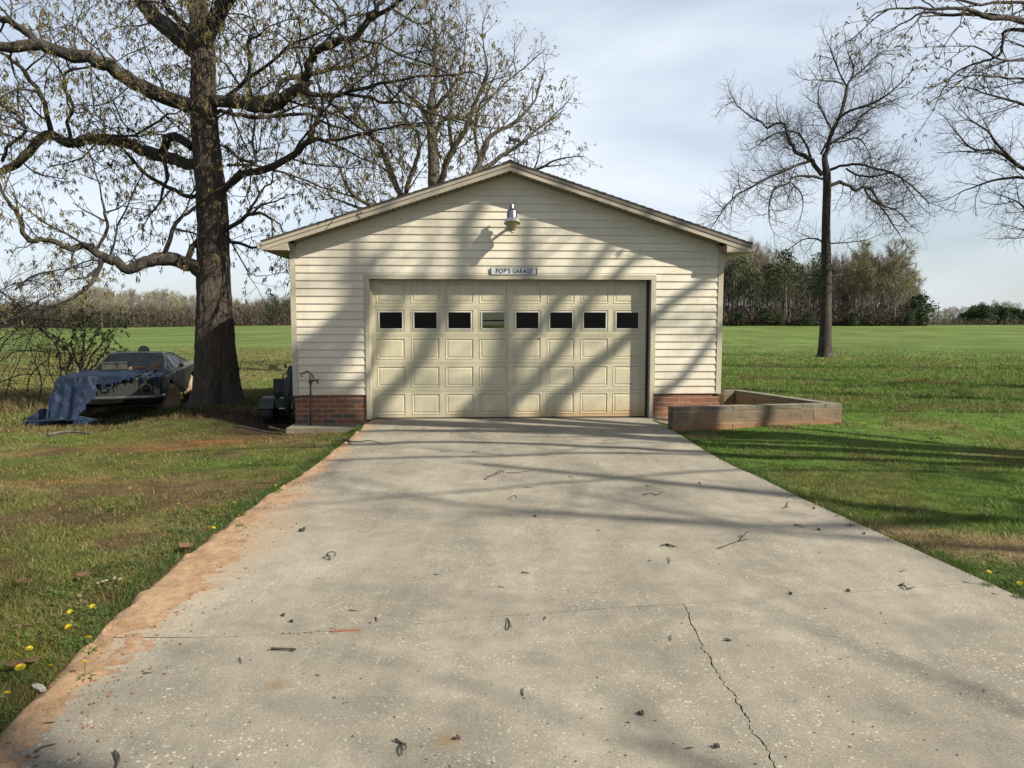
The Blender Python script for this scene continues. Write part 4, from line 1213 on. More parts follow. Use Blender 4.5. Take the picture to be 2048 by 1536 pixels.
# ------------------------------------------------------------------ cars
def baked(o):
    bpy.context.view_layer.update()
    dg = bpy.context.evaluated_depsgraph_get()
    me = bpy.data.meshes.new_from_object(o.evaluated_get(dg))
    o.modifiers.clear(); o.data = me
def car_body(root, paint, decorated=True):
    st = [(2.49, .78, .89, .50, .70, .78, .765), (2.42, .83, .93, .50, .74, .83, .80), (2.1, .86, .945, .52, .78, .85, .83), (1.6, .88, .95, .55, .80, .86, .86),
          (.8, .88, .95, .55, .82, .86, .895), (0, .88, .94, .55, .83, .86, .90), (-1, .88, .95, .56, .85, .86, .92),
          (-1.6, .88, .97, .60, .90, .87, .965), (-2.2, .86, .95, .60, .88, .82, .94), (-2.45, .82, .91, .6, .84, .78, .90), (-2.52, .76, .85, .6, .80, .72, .86)]
    vs = []; ring = 14
    for (y, wb, wm, zm_, zs, wt, zt_) in st:
        zl_ = .24 if y < 2.2 else (.30 if y < 2.45 else .42)
        half = [(0, zl_), (wb * .9, zl_), (wb + .02, zl_ + .06), (wm, zm_), (wm * .985, zs), (wt, zt_), (wt * .5, zt_ + .022), (0, zt_ + .03)]
        r_ = half + [(-x, z) for x, z in half[-2:0:-1]]
        vs += [(x, y, z) for x, z in r_]
    n = len(r_)
    fs = []
    for i in range(len(st) - 1):
        for k2 in range(n):
            fs.append((i * n + k2, (i + 1) * n + k2, (i + 1) * n + (k2 + 1) % n, i * n + (k2 + 1) % n))
    fs.append(tuple(range(n))); fs.append(tuple((len(st) - 1) * n + k2 for k2 in reversed(range(n))))
    b = MB().add(vs, fs).build('body', M[paint], root)
    sub = b.modifiers.new('s', 'SUBSURF'); sub.levels = 1; sub.subdivision_type = 'SIMPLE'
    cut = MB()
    for yy_ in (1.45, -1.50):
        for sx in (-1, 1): cut.lathe([(0.375, -0.24), (0.375, 0.24)], 28, (sx * 0.92, yy_, 0.34), (1, 0, 0))
    for sx in (-1, 1):
        pass
    co = cut.build('cutter', M['black_rubber'])
    co.parent = root
    bo = b.modifiers.new('b', 'BOOLEAN'); bo.operation = 'DIFFERENCE'; bo.object = co; bo.solver = 'EXACT'
    baked(b)
    bpy.data.objects.remove(co)
    autosmooth(b, 30)
    # cabin
    zg = .905
    MB().add([(-.56, .06, 1.235), (.56, .06, 1.235), (.57, -.40, 1.262), (.55, -.88, 1.225), (-.55, -.88, 1.225), (-.57, -.40, 1.262), (0, .07, 1.25), (0, -.40, 1.285), (0, -.88, 1.24)],
             [(1, 2, 7, 6), (2, 3, 8, 7), (0, 6, 7, 5), (5, 7, 8, 4)]).build('roof', M[paint], root, True)
    MB().add([(-.70, .75, zg), (.70, .75, zg), (.56, .055, 1.233), (-.56, .055, 1.233), (0, .80, zg), (0, .065, 1.247)], [(0, 4, 5, 3), (4, 1, 2, 5)]).build('windshield', M['car_glass'], root, True)
    MB().add([(-.62, -1.76, .955), (.62, -1.76, .955), (.55, -.885, 1.222), (-.55, -.885, 1.222)], [(0, 1, 2, 3)]).build('rear_window', M['car_glass'], root)
    for sx in (-1, 1):
        MB().add([(sx * .81, .60, zg - .01), (sx * .585, .045, 1.215), (sx * .585, -.72, 1.215), (sx * .81, -1.05, zg)], [(0, 1, 2, 3)]).build('side_window', M['car_glass'], root)
        MB().add([(sx * .812, -1.04, .90), (sx * .80, -1.85, .95), (sx * .56, -.90, 1.222), (sx * .587, -.70, 1.216), (sx * .63, -1.80, .955)], [(0, 1, 2, 3), (1, 4, 2)]).build('rear_pillar', M[paint], root)
        MB().tube([(sx * .72, .76, zg - .005), (sx * .572, .055, 1.235)], 0.020, 6).tube([(sx * .572, .055, 1.235), (sx * .585, -.40, 1.245), (sx * .575, -.90, 1.225), (sx * .72, -1.45, 1.06), (sx * .80, -1.88, .955)], 0.016, 6).build('drip_rail', M['chrome_dull'], root)
        MB().tube([(sx * .815, .36, zg), (sx * .60, .03, 1.20)], 0.010, 6).build('vent_frame', M['chrome_dull'], root)
        MB().add([(sx * .81, .60, zg - .012), (sx * .72, .76, zg - .012), (sx * .57, .06, 1.235), (sx * .585, .045, 1.217)], [(0, 1, 2, 3)]).build('front_pillar', M[paint], root)
    if not decorated: return b
    # grille, lamps, bumpers
    MB().box(-.50, .50, 2.485, 2.50, .47, .72).build('grille', M['black_rubber'], root)
    for sx in (-1, 1):
        o = MB().prism([(sx * .53, .485), (sx * .76, .485), (sx * .79, .54), (sx * .79, .66), (sx * .76, .715), (sx * .53, .715)], 'y', 2.484, 2.512).build('lamp_surround', M['black_rubber'], root)
        MB().lathe([(0.098, 0), (0.098, 0.012), (0.090, 0.015), (0.088, 0.008), (0.02, 0.004)], 24, (sx * .66, 2.513, .60), (0, 1, 0)).build('headlight_ring', M['chrome_dull'], root)
        MB().lathe([(0.086, 0.0), (0.075, 0.02), (0.045, 0.032), (0.01, 0.036)], 20, (sx * .66, 2.520, .60), (0, 1, 0)).build('headlight', M['car_glass'], root, True)
        MB().prism([(sx * .80, .44), (sx * .90, .44), (sx * .895, .745), (sx * .80, .765)], 'y', 2.30, 2.515).build('fender_tip', M['car_primer'], root)
    pts = [(-.97, 2.25), (-.96, 2.42), (-.90, 2.55), (-.6, 2.60), (0, 2.62), (.6, 2.60), (.90, 2.55), (.96, 2.42), (.97, 2.25)]
    def bump_(z0, z1, yoff, pts):
        vs = []
        for x, y in pts:
            y += yoff
            vs += [(x * .985, y - .03 if y > 0 else y + .03, z0), (x, y, z0 + .03), (x, y, z1 - .03), (x * .985, y - .03 if y > 0 else y + .03, z1), ]
        fs = [(4 * i + a, 4 * i + a + 1, 4 * i + a + 5, 4 * i + a + 4) for i in range(len(pts) - 1) for a in range(3)]
        return MB().add(vs, fs)
    bump_(.385, .475, 0, pts).build('front_bumper', M['chrome_dull'], root, True)
    bump_(.42, .53, 0, [(x, -y) for x, y in pts]).build('rear_bumper', M['chrome_dull'], root, True)
    MB().tube([(-.93, .55, .905), (-1.0, .55, .955)], .012, 6).lathe([(0.01, -.03), (.05, -.02), (.06, .015), (.055, .02)], 16, (-1.02, .55, .985), (.2, -1, 0.1)).build('door_mirror', M['chrome_dull'], root)
    MB().box(-.957, -.945, -.55, -.42, .74, .765).build('door_handle', M['chrome_dull'], root)
    MB().box(-.954, -.942, -.82, -.815, .33, .85).box(-.954, -.942, .72, .725, .33, .86).build('door_seam', M['black_rubber'], root)
    MB().box(-.80, .80, .6, 1.9, .17, .25).build('underbody', M['black_rubber'], root)
    return b
def car_wheel(root, x, y, rz=0.0, r=.325, tyre='tyre_dusty'):
    e = MB().lathe([(r * .60, -.10), (r * .72, -.108), (r * .93, -.10), (r, -.06), (r, .06), (r * .93, .10), (r * .72, .108), (r * .60, .10)], 32, (0, 0, 0), (1, 0, 0)).build('wheel', M[tyre], root, False, (x, y, r - .03), (0, 0, rz))
    autosmooth(e, 40)
    s = -1 if x < 0 else 1
    o = MB().lathe([(.02, .045), (.05, .05), (.055, .02), (.10, .03), (.13, .075), (.15, .08), (.165, .045), (.185, .055), (.20, .10), (.20, -.08), (.02, -.08)], 28, (0, 0, 0), (s, 0, 0)).build('rim', M['rim_rust'], e)
    autosmooth(o, 40)
    if tyre == 'tyre_dusty':
        pts = [(s * .111, r * .80 * math.cos(2 * math.pi * k2 / 28), r * .80 * math.sin(2 * math.pi * k2 / 28)) for k2 in range(29)]
        MB().tube(pts, .008, 5, False).build('whitewall_ring', M['whitewall'], e)
    return e
CA = R(196)
cc0 = Vector((-8.83, 16.75, 0)); cc0.z = -0.265
car = tag(empty('abandoned_car', cc0, CA), 'faded green old coupe under a torn blue tarp beside the big oak', 'car')
car_body(car, 'car_paint_green')
car_wheel(car, -.86, 1.45, R(-30)); car_wheel(car, .83, 1.45, R(-30)); car_wheel(car, -.84, -1.50); car_wheel(car, .84, -1.50)
CMX = Matrix.Translation(cc0) @ Matrix.Rotation(CA, 4, 'Z')
# dark car indoors, seen through the door windows
icp = GP(1.75, 3.9, 0.0)
icar = tag(empty('parked_car', icp, GA + R(180)), 'black car parked inside, glimpsed through the garage door windows', 'car')
icar.scale = (1, 1, 1.42)
car_body(icar, 'car_black', False)
for (x, y) in ((-.83, 1.45), (.83, 1.45), (-.84, -1.5), (.84, -1.5)): car_wheel(icar, x, y, 0, .325, 'black_rubber')
MB().tube([(-.3, .83, .93), (.1, .72, .97)], .008, 6).tube([(.25, .83, .93), (.6, .72, .97)], .008, 6).build('wiper', M['chrome_dull'], icar)

# tarp over the bonnet
def tarp_mesh():
    ns, nv = 150, 96
    s_ = np.linspace(-1.16, 1.60, ns); v_ = np.linspace(0, 2.75, nv)       # v: 0 at the windscreen, 1.72 at the nose, then down
    Sg, Vg = np.meshgrid(s_, v_)
    S0, V0 = Sg.ravel(), Vg.ravel()
    n = vnoise(S0 * 1.0 + 5, V0 * 1.0 + 3, 0.35, 5, 4) - 0.5
    n2 = vnoise(S0 + 9, V0 + 1, 0.12, 15, 2) - 0.5
    edge = 1.70
    x = np.clip(S0, -.93, .95); dside = np.maximum(np.abs(S0) - .94, 0)
    y = 0.86 + np.minimum(V0, edge)
    dfr = np.maximum(V0 - edge, 0)
    ztop = 0.90 - 0.05 * (np.minimum(V0, edge) / edge) ** 1.5 - 0.04 * np.abs(x) ** 2 + 0.035
    drop = np.maximum(dside, dfr) + 0.35 * np.minimum(dside, dfr)
    zfl = 0.05
    z = ztop - drop
    over = np.maximum(zfl - z, 0)
    z = np.maximum(z, zfl + 0.03 * (n2 + 0.5))
    fold = np.sin(S0 * 13 + 2.2 * np.sin(S0 * 3.1) + n * 5) * 0.5 + np.sin(S0 * 29 + V0 * 2) * 0.25
    fl = np.minimum(dfr, .9)
    wleft = sstep(-0.1, 0.5, S0)
    y = y + fl * (0.10 + 0.42 * wleft * fl) + fold * 0.10 * np.minimum(dfr * 2.0, 1) * (0.4 + 0.6 * wleft) + over * 0.6 * (dfr > 0)
    x = x + np.sign(S0) * np.minimum(dside, .3) * 0.25 + n * 0.10 * (dfr > 0.02) + (S0 > 0.9) * over * 0.5
    x = x + wleft * 0.10 * fl
    z = z + n * 0.07 * (dfr < 0.02) + n2 * 0.03
    y = y + n * 0.08 * (dside > 0.0)
    P = np.stack([x, y, z], 1)
    # ragged lower limit of the cloth
    lim = np.interp(S0, [-1.2, -1.0, -.95, -.88, -.80, -.50, -.35, -.25, -.1, .05, .2, .35, .5, 1.6], [.0, .0, .62, .50, .08, .08, .12, .22, .18, .30, .34, .62, 1.0, 1.05])
    lim = lim + (vnoise(S0, 0 * S0, 0.05, 44, 2) - 0.5) * 0.35 * (S0 < 0.35) + (vnoise(S0, V0, 0.07, 45, 2) - .5) * 0.12
    ok = (dfr <= lim)
    ok &= ~((S0 < -.95) & (V0 < 1.25 + 0.3 * n)) 
    ok &= ~((S0 < -.3) & (V0 < 0.30 + 0.25 * n))
    ok &= ~((S0 < -.98) & (dside > 0.16 + 0.2 * n2))
    ok &= ~((vnoise(S0, V0, 0.10, 51, 2) > 0.60) & (S0 < 0.25) & (dfr > 0.2))
    idx = np.arange(ns * nv).reshape(nv, ns)
    f = np.stack([idx[:-1, :-1].ravel(), idx[:-1, 1:].ravel(), idx[1:, 1:].ravel(), idx[1:, :-1].ravel()], 1)
    f = f[ok[f].all(1)]
    return mesh_np('blue_tarp', P, f, 4, M['blue_tarp'], True)
tp = tag(obj('blue_tarp', tarp_mesh(), None, cc0, (0, 0, CA)), 'torn blue tarp draped over the bonnet of the old coupe', 'tarp')
md = tp.modifiers.new('t', 'SOLIDIFY'); md.thickness = 0.004
def heap():
    n = 70
    a = np.linspace(-1.15, 1.15, n)
    X, Y = np.meshgrid(a, a); X = X.ravel(); Y = Y.ravel()
    r = np.hypot(X, Y) + (vnoise(X + 4, Y, .5, 9, 3) - .5) * 0.5
    h = 0.26 * np.exp(-((X + .55) / .35) ** 2 - ((Y - .1) / .5) ** 2) + 0.10 * np.exp(-((X - .4) / .5) ** 2 - (Y / .5) ** 2)
    h = h + (1 - np.abs(vnoise(X + 1, Y + 7, .28, 19, 3) * 2 - 1)) * 0.10 * np.clip(1.2 - r, 0, 1)
    P = np.stack([X * 0.78, Y * 0.42, np.maximum(h - 0.02, 0.012)], 1)
    idx = np.arange(n * n).reshape(n, n)
    f = np.stack([idx[:-1, :-1].ravel(), idx[:-1, 1:].ravel(), idx[1:, 1:].ravel(), idx[1:, :-1].ravel()], 1)
    ok = r < 1.0
    f = f[ok[f].all(1)]
    return mesh_np('crumpled_tarp', P, f, 4, M['blue_tarp'], True)
hp = at(128, 824, 14.15)
tag(obj('crumpled_tarp', heap(), None, (hp.x, hp.y, terz(hp.x, hp.y) + .01), (0, 0, R(6))), 'crumpled blue tarp heap lying on the ground before the coupe', 'tarp')
def cpt(x, y, z): return CMX @ Vector((x, y, z))
def boxthing(name, label, cat, p, s, rz, m, build=None):
    e = tag(empty(name, cpt(*p), CA + rz), label, cat)
    return e
e = boxthing('storage_box', 'dark flat storage box on the bonnet before the windscreen', 'box', (.22, 1.12, .935), None, R(4), None)
MB().box(-.24, .24, -.15, .15, 0, .13).build('box_body', M['crate_dark'], e); MB().box(-.25, .25, -.16, .16, .131, .155).build('lid', M['crate_dark'], e)
e = boxthing('cardboard_box', 'small brown cardboard box on the bonnet near the mirror', 'box', (-.58, 1.10, .915), None, R(-8), None)
MB().box(-.10, .10, -.09, .09, 0, .13).build('box_body', M['cardboard'], e); MB().box(-.10, -.001, -.09, .09, .131, .136).box(.001, .10, -.09, .09, .131, .136).build('flap', M['cardboard'], e)
e = boxthing('flat_board', 'thin brown board lying between two boxes on the bonnet', 'board', (-.22, 1.1, .925), None, R(3), None)
MB().box(-.18, .18, -.12, .12, 0, .03).build('board_top', M['car_primer'], e); MB().box(-.15, .16, -.10, .10, .031, .06).build('board_layer', M['cardboard'], e)
rp_ = at(288, 703.5, 17.1); 
e = tag(empty('rusty_disc', (rp_.x, rp_.y, 0.905), R(20)), 'round rusty metal drum end standing on the coupe roof', 'metal disc')
MB().lathe([(.01, -.02), (.115, -.02), (.12, 0), (.12, .05), (.10, .055), (.01, .05)], 28, (0, 0, 0.12), (0, 1, 0)).build('disc', M['rusty_iron'], e)
MB().lathe([(.11, .0), (.122, .0), (.122, -.03), (.11, -.03)], 28, (0, 0, 0.12), (0, 1, 0)).build('rim', M['black_rubber'], e)
hq = [at(px, py, 17.3) for px, py in ((249, 708), (249, 702), (251, 699.5), (255, 699), (258, 702), (262, 705), (266, 708))]
tag(MB().tube([q - hq[0] for q in hq], .012, 6).build('rubber_hose', M['black_rubber'], None, True, hq[0]), 'short bent black hose lying on the coupe roof', 'hose')

# ------------------------------------------------------------------ trees
def tubes(chains, sides):
    """chains: list of (pts list, radii list) -> verts, tri/quad faces (as quads)"""
    groups = {}
    for p, r in chains: groups.setdefault(len(p), []).append((p, r))
    V = []; F = []; base = 0
    ang = np.arange(sides) * 2 * np.pi / sides
    ca, sa = np.cos(ang), np.sin(ang)
    for n, lst in groups.items():
        P = np.array([l[0] for l in lst], float); Rr = np.array([l[1] for l in lst], float)
        m = len(lst)
        T = np.zeros_like(P); T[:, 1:-1] = P[:, 2:] - P[:, :-2]; T[:, 0] = P[:, 1] - P[:, 0]; T[:, -1] = P[:, -1] - P[:, -2]
        T /= np.maximum(np.linalg.norm(T, axis=2, keepdims=True), 1e-9)
        tot = P[:, -1] - P[:, 0]
        ref = np.zeros((m, 3)); k = np.argmin(np.abs(tot), axis=1); ref[np.arange(m), k] = 1
        U = np.cross(T, ref[:, None, :]); U /= np.maximum(np.linalg.norm(U, axis=2, keepdims=True), 1e-9)
        Wv = np.cross(T, U)
        ring = P[:, :, None, :] + Rr[:, :, None, None] * (U[:, :, None, :] * ca[None, None, :, None] + Wv[:, :, None, :] * sa[None, None, :, None])
        V.append(ring.reshape(-1, 3))
        idx = base + np.arange(m * n * sides).reshape(m, n, sides)
        a = idx[:, :-1, :]; b = np.roll(idx, -1, axis=2)[:, :-1, :]; c = np.roll(idx, -1, axis=2)[:, 1:, :]; d = idx[:, 1:, :]
        F.append(np.stack([a, b, c, d], -1).reshape(-1, 4))
        base += m * n * sides
    return np.concatenate(V), np.concatenate(F)
def sub3(a, b): return (a[0] - b[0], a[1] - b[1], a[2] - b[2])
def norm3(a):
    l = math.sqrt(a[0] * a[0] + a[1] * a[1] + a[2] * a[2]) or 1e-9
    return (a[0] / l, a[1] / l, a[2] / l)
class Tree:
    def __init__(s, seed, levels):
        s.r = random.Random(seed); s.lv = levels; s.ch = [[] for _ in range(len(levels) + 1)]; s.tips = []; s.mid = []
    def grow(s, p, d, L, r0, lv):
        """one shoot and its children"""
        q = s.lv[lv]; rr = s.r
        n = q['n']; step = L / (n - 1)
        pts = [p]; rad = [r0]; wob = q['wob']; up = q['up']
        r1 = r0 * q.get('taper', 0.35)
        for i in range(1, n):
            d = norm3((d[0] + rr.gauss(0, wob), d[1] + rr.gauss(0, wob), d[2] + rr.gauss(0, wob) + up))
            p = (p[0] + d[0] * step, p[1] + d[1] * step, p[2] + d[2] * step)
            pts.append(p); rad.append(r0 + (r1 - r0) * i / (n - 1))
        s.ch[lv].append((pts, rad))
        if lv + 1 < len(s.lv): s.spawn(pts, rad, L, lv + 1, 0.15)
        else: s.tips.append((pts[-1], d))
        if lv >= len(s.lv) - 2:
            s.tips.append((pts[-1], d))
            if rr.random() < 0.6: s.mid.append((pts[len(pts) // 2], d))
    def spawn(s, pts, rad, L, lv, start=0.2, cnt=None, dens=1.0):
        q = s.lv[lv]; rr = s.r
        cnt = int(round((cnt if cnt is not None else max(q['min'], L * q['per'])) * dens))
        n = len(pts)
        ph = rr.random() * 6.28
        for k in range(cnt):
            f = start + (1 - start) * ((k + rr.random()) / max(cnt, 1))
            x = f * (n - 1); i = min(int(x), n - 2); u = x - i
            a, b = pts[i], pts[i + 1]
            p = (a[0] + (b[0] - a[0]) * u, a[1] + (b[1] - a[1]) * u, a[2] + (b[2] - a[2]) * u)
            t = norm3(sub3(b, a))
            ph += 2.4 + rr.uniform(-.5, .5)
            # perpendicular
            rf = (0, 0, 1) if abs(t[2]) < 0.9 else (1, 0, 0)
            u1 = norm3((t[1] * rf[2] - t[2] * rf[1], t[2] * rf[0] - t[0] * rf[2], t[0] * rf[1] - t[1] * rf[0]))
            w1 = (t[1] * u1[2] - t[2] * u1[1], t[2] * u1[0] - t[0] * u1[2], t[0] * u1[1] - t[1] * u1[0])
            an = rr.uniform(*q['ang'])
            ca, sa = math.cos(an), math.sin(an)
            cp, sp_ = math.cos(ph) * q.get('flat', 1.0), math.sin(ph)
            d = norm3((t[0] * ca + (u1[0] * cp + w1[0] * sp_) * sa, t[1] * ca + (u1[1] * cp + w1[1] * sp_) * sa, t[2] * ca + (u1[2] * cp + w1[2] * sp_) * sa + q.get('lift', 0)))
            r_here = rad[i] + (rad[i + 1] - rad[i]) * u
            Lc = min(q['len'] * rr.uniform(0.55, 1.25), L * q.get('rel', 0.8)) * (1.12 - 0.45 * f)
            r0 = min(r_here * 0.75, q['r'] * rr.uniform(.7, 1.2))
            s.grow(p, d, Lc, r0, lv)
    def limb(s, pts, rad, lv=1, start=0.15, dens=1.0, end=True):
        """a hand laid limb carrying random shoots of level lv"""
        sm = smooth_path(pts, rad, 3)
        jp = []; jx = [0.0, 0.0, 0.0]
        for i, q_ in enumerate(sm[0]):
            a_ = 0 if i < 2 else min(sm[1][i] * 0.14 + 0.006, 0.018)
            jp.append((q_[0] + s.r.gauss(0, a_), q_[1] + s.r.gauss(0, a_), q_[2] + s.r.gauss(0, a_)))
        sm = (jp, [r_ * (1 + s.r.uniform(-.05, .07)) for r_ in sm[1]])
        s.ch[0].append(sm)
        L = sum(math.dist(sm[0][i], sm[0][i + 1]) for i in range(len(sm[0]) - 1))
        s.spawn(sm[0], sm[1], L, lv, start, None, dens)
        if end:
            d = norm3(sub3(sm[0][-1], sm[0][-2]))
            s.grow(sm[0][-1], d, s.lv[lv]['len'] * 0.8, sm[1][-1] * 0.9, lv)
        return sm
def smooth_path(pts, rad, k):
    """Catmull-Rom"""
    P = [tuple(p) for p in pts]; n = len(P); out = []; ro = []
    for i in range(n - 1):
        p0 = P[max(i - 1, 0)]; p1 = P[i]; p2 = P[i + 1]; p3 = P[min(i + 2, n - 1)]
        for j in range(k):
            t = j / k; t2 = t * t; t3 = t2 * t
            out.append(tuple(0.5 * (2 * p1[c] + (p2[c] - p0[c]) * t + (2 * p0[c] - 5 * p1[c] + 4 * p2[c] - p3[c]) * t2 + (3 * p1[c] - p0[c] - 3 * p2[c] + p3[c]) * t3) for c in range(3)))
            ro.append(rad[i] + (rad[i + 1] - rad[i]) * t)
    out.append(P[-1]); ro.append(rad[-1])
    return out, ro
def build_part(name, chains, sides, mat, parent, smooth=True, kind=None):
    if not chains: return None
    V, F = tubes(chains, sides)
    o = obj(name, mesh_np(name, V, F, 4, M[mat], smooth), parent)
    if kind: o['kind'] = kind
    return o
def trunk_mesh(name, pts, rad, mat, parent, sides=64, sub=6, rough=0.06, flare=None, seed=0, fine=9):
    P, Rr = smooth_path(pts, rad, sub)
    n = len(P); V = []
    rs = random.Random(seed)
    cum = [0]
    for i in range(1, n): cum.append(cum[-1] + math.dist(P[i], P[i - 1]))
    ang = np.arange(sides) * 2 * np.pi / sides
    lob = rs.uniform(0, 6)
    for i in range(n):
        h = cum[i]
        r = Rr[i] * np.ones(sides)
        ru = vnoise(np.cos(ang) * 2.2 + 5, np.sin(ang) * 2.2 + h * 0.35, 0.9, seed, 3) - 0.5
        # furrows: high frequency round the trunk, slow along it
        fur = vnoise(ang / (2 * np.pi) * fine * 3 + 0.35 * np.sin(h * 2.3) + 100, np.full(sides, h * 1.8), 1.0, seed + 7, 2) - 0.5
        fur2 = vnoise(np.minimum(ang, 2 * np.pi - ang) * 9 + 50, np.full(sides, h * 4.0), 1.0, seed + 9, 2) - 0.5
        r = r * (1 + ru * 0.22 + fur2 * rough)
        if flare:
            k = flare[0] * math.exp(-h / flare[1])
            r = r + k * (0.55 + 0.45 * np.cos(ang * 5 + lob) * 0.7 + 0.2 * np.cos(ang * 3 + 1))
        V.append(np.stack([P[i][0] + np.cos(ang) * r, P[i][1] + np.sin(ang) * r, np.full(sides, P[i][2])], 1))
    V = np.concatenate(V)
    idx = np.arange(n * sides).reshape(n, sides)
    a = idx[:-1]; b = np.roll(idx, -1, 1)[:-1]; c = np.roll(idx, -1, 1)[1:]; d = idx[1:]
    F = np.stack([a, b, c, d], -1).reshape(-1, 4)
    return obj(name, mesh_np(name, V, F, 4, M[mat], True), parent)
def clusters(tips, size, per, hang, mat, name, parent, seed, wid=0.25, keep=1.0, spread=0.35):
    """small hanging or tufted slips at shoot tips"""
    rs = np.random.RandomState(seed)
    T = np.array([t[0] for t in tips]); 
    if keep < 1: T = T[rs.rand(len(T)) < keep]
    m = len(T) * per
    B = np.repeat(T, per, 0) + rs.normal(0, size * spread, (m, 3))
    D = rs.normal(0, 1, (m, 3)); D[:, 2] -= hang; D /= np.linalg.norm(D, axis=1, keepdims=True)
    S = size * (0.6 + 0.8 * rs.rand(m))[:, None]
    U = np.cross(D, rs.normal(0, 1, (m, 3))); U /= np.linalg.norm(U, axis=1, keepdims=True)
    w = S * wid
    V = np.stack([B - U * w * .5, B + U * w * .5, B + D * S + U * w * .35, B + D * S - U * w * .35], 1).reshape(-1, 3)
    F = np.arange(m * 4).reshape(m, 4)
    o = obj(name, mesh_np(name, V, F, 4, M[mat]), parent); o['kind'] = 'stuff'
    return o
def px_limb(base, Y0, spec, scale=1.0):
    """spec: (px,py,width px,depth offset); returns points local to base and radii"""
    pts = []; rad = []
    for (px, py, w, dy) in spec:
        p = at(px, py, Y0 + dy)
        pts.append(tuple(p - base)); rad.append(max(w * scale * (Y0 + dy) / 1420 / 2, 0.004))
    return pts, rad
# ---- the big oak beside the garage
OY = 15.0
ob = at(436, 812, OY); ob = Vector((ob.x, ob.y, terz(ob.x, ob.y) - 0.05))
oak = tag(empty('oak_tree', ob), 'huge spring oak with thick crooked limbs between coupe and garage', 'tree')
levels = [None,
          dict(n=7, wob=.20, up=.02, per=2.3, min=3, len=1.9, r=.024, ang=(.7, 1.3), rel=.7, taper=.35),
          dict(n=5, wob=.22, up=.02, per=5.2, min=3, len=.85, r=.010, ang=(.6, 1.2), rel=.75, taper=.4),
          dict(n=4, wob=.22, up=.0, per=5.5, min=2, len=.36, r=.0055, ang=(.5, 1.1), rel=.8, taper=.5)]
levels[0] = levels[1]
T = Tree(5, levels)
tr_px = [(437, 812, 84), (436, 780, 80), (434, 740, 80), (432, 700, 76), (430, 640, 70), (428, 560, 64), (427, 480, 60), (424, 400, 56), (418, 330, 52), (411, 260, 50), (408, 200, 46), (407, 140, 44), (405, 90, 42), (400, 40, 36), (395, -20, 32), (392, -120, 28), (398, -230, 20), (405, -350, 12), (402, -460, 6)]
tp_, trd = px_limb(ob, OY, [(a, b, c, 0.0) for a, b, c in tr_px])
tp_[0] = (tp_[0][0], tp_[0][1], 0.0)
trunk_mesh('trunk', tp_, trd, 'bark_oak', oak, 96, 9, 0.13, (0.24, 0.40), 3)
T.spawn(tp_[8:], trd[8:], 9.0, 1, 0.0, 26)
def S(*a): return a
